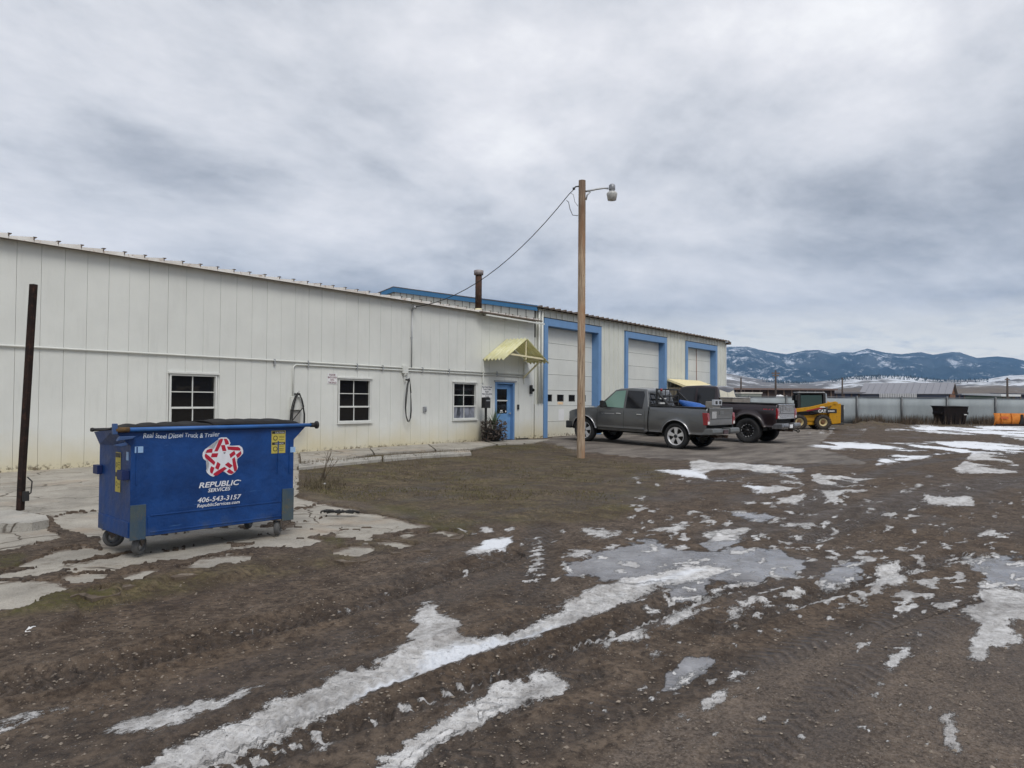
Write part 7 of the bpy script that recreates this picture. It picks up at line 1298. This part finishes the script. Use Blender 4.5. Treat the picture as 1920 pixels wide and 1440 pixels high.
def weeds():
    rng = np.random.default_rng(31)
    # turf: short dead blades where the photograph shows thin grass
    N = 260000; px = rng.uniform(-650, 1300, N); t = rng.uniform(0, 1, N); py = 826 + (1330 - 826) * t ** 1.5
    m = sample(R_grass, px, py); asp = sample(R_asph, px, py); d = FWD[None, :] + RGT[None, :] * ((px - CX) / F_PX)[:, None] + UPV[None, :] * ((CY - py) / F_PX)[:, None]; k = -CAMZ / d[:, 2]; X = d[:, 0] * k; Y = d[:, 1] * k
    clump = fbm(X * 1.1, Y * 1.1, 3); keep = (rng.random(N) < m * (1 - asp * 1.3) * sstep(0.36, 0.62, clump)) & (Y < WY - 1.4)
    sl = sample(R_slab, px, py); keep &= (sl < 0.3) & (sample(R_snow, px, py) < 0.3); X, Y = X[keep], Y[keep]; Z = relief(X, Y) - 0.004; dist = np.hypot(X, Y)
    P3 = np.stack([X, Y, Z], -1); sc = dist
    near = dist < 11
    blades('turf', 'thin dead brown grass over the muddy ground', 'grass', P3[near], straw_mat('dead_grass', srgb(70, 62, 42), srgb(112, 100, 72), srgb(134, 122, 92)), 0.008, 0.035, 0.0022, 1.3, 1); blades('turf', 'thin brown and green grass between the walkway and the light pole', 'grass', P3[~near], straw_mat('olive_grass', srgb(66, 64, 38), srgb(100, 96, 58), srgb(122, 112, 80)), 0.012, 0.05, 0.005, 1.0, 2)
    # dry stalks along the fence
    pts = []
    for _ in range(9000):
        a = rng.uniform(1595, 2200); q = fence_pt(a, 0); o = rng.exponential(0.9); v = q - Vector((fh[0], fh[1], 0)) * (0.1 + o)
        if fbm(np.array([v.x * 0.5]), np.array([v.y * 0.5]), 3)[0] > 0.42: pts.append((v.x, v.y, -0.02))
    blades('dry_weeds', 'dry brown weeds growing along the foot of the fence', 'weeds', pts, straw_mat('dry_stalk', srgb(84, 72, 60), srgb(124, 110, 96), srgb(70, 60, 50)), 0.15, 0.85, 0.016, 0.35, 3)
    # the straggling dry shrub by the dumpster and tuft along the kerb
    b = P(602, 905); t = thing('dry_weed', 'leafless dry weed with thin upright stems beside the dumpster', 'weed', (b.x, b.y, b.z)); random.seed(8)
    for i in range(7):
        a = Vector((rh[0], rh[1], 0)) * random.uniform(0.10, 0.34) + Vector((fh[0], fh[1], 0)) * random.uniform(-0.1, 0.1); h = random.uniform(0.35, 0.62); p0 = Vector((random.uniform(-.04, .04), random.uniform(-.04, .04), -0.02)); m = MB(); pts = [p0, p0 + a * 0.4 + Vector((0, 0, h * 0.45)), p0 + a + Vector((0, 0, h))]; m.tube(pts, [0.006, 0.005, 0.0025], 5)
        for q in range(3): u = random.uniform(0.5, 0.9); c = pts[1].lerp(pts[2], u * 0.8); m.tube([c, c + Vector((random.uniform(-.06, .1), random.uniform(-.06, .06), random.uniform(0.04, 0.12)))], [0.003, 0.0015], 4)
        m.build('stem', leafy_mat('dry_stem', srgb(72, 60, 48), srgb(104, 90, 72)) if i == 0 else bpy.data.materials['dry_stem'], t)
    pts = []
    for _ in range(1500): a = rng.uniform(560, 885); y = 872 - (a - 560) * 0.075 + rng.normal(0, 2.2); v = P(a, y + 2); pts.append((v.x, v.y, v.z - 0.01))
    for _ in range(700): v = P(rng.normal(600, 22), rng.normal(910, 5)); pts.append((v.x, v.y, v.z - 0.01))
    blades('kerb_weeds', 'short dark weeds along the walkway kerb', 'weeds', pts, straw_mat('kerb_weed', srgb(62, 60, 44), srgb(96, 88, 68), srgb(120, 110, 92)), 0.04, 0.16, 0.006, 0.8, 5)
R_slab = raster(SLABS, 2)
weeds()
def stones():
    rng = np.random.default_rng(77); N = 9000; dep = 2.2 * np.exp(rng.uniform(0, 1.9, N)); u = rng.uniform(-0.95, 0.95, N); X = dep * fh[0] + dep * u * rh[0]; Y = dep * fh[1] + dep * u * rh[1]
    px, py, _ = proj(np.stack([X, Y, 0 * X], -1)); bad = (sample(R_snow, px, py) > 0.3) | (sample(R_ice, px, py) > 0.3) | (sample(R_slab, px, py) > 0.3); X, Y = X[~bad], Y[~bad]; n = len(X); Z = relief(X, Y); r = 0.004 + 0.011 * rng.random(n) ** 4
    base = np.array([(1, 0, 0), (-1, 0, 0), (0, 1, 0), (0, -1, 0), (0, 0, 1), (0, 0, -1)], float); tri = np.array([(0, 2, 4), (2, 1, 4), (1, 3, 4), (3, 0, 4), (2, 0, 5), (1, 2, 5), (3, 1, 5), (0, 3, 5)])
    V = base[None] * (r[:, None, None] * rng.uniform(0.6, 1.4, (n, 6, 1))) * np.array([1, 1, 0.55]); a = rng.uniform(0, 6.28, n); ca, sa = np.cos(a)[:, None], np.sin(a)[:, None]; V = np.stack([V[..., 0] * ca - V[..., 1] * sa, V[..., 0] * sa + V[..., 1] * ca, V[..., 2]], -1) + np.stack([X, Y, Z + r * 0.1], -1)[:, None]
    Fc = (tri[None] + (np.arange(n) * 6)[:, None, None]).reshape(-1, 3); k = NT('pebble'); c = k.mix(k.ramp(k.noise(13, 2, 0.5), (0.3, 0), (0.7, 1)), srgb(92, 82, 72), srgb(158, 146, 132))
    tag(link('gravel', np_mesh('gravel', V.reshape(-1, 3), Fc, k.out(c, 0.85), False)), 'small pale stones scattered over the mud', 'gravel', kind='stuff')
stones()
def haze():
    m = MB(); c = Vector(fh * 5000); R = 14500
    m.box(-R, R, -R, R, -8.0, 1100.0); n = NT('air'); nt = n.nt; nt.nodes.remove(n.b); v = n.N('ShaderNodeVolumePrincipled'); v.inputs['Density'].default_value = HAZE_D; v.inputs['Color'].default_value = (0.30, 0.57, 0.99, 1); v.inputs['Anisotropy'].default_value = 0.0
    n.L.new(v.outputs[0], nt.nodes['Material Output'].inputs['Volume']); o = m.build('haze', n.mat); tag(o, 'thin bluish winter air between the yard and the mountains', 'haze', kind='stuff')
HAZE_D = 6.5e-5
haze()
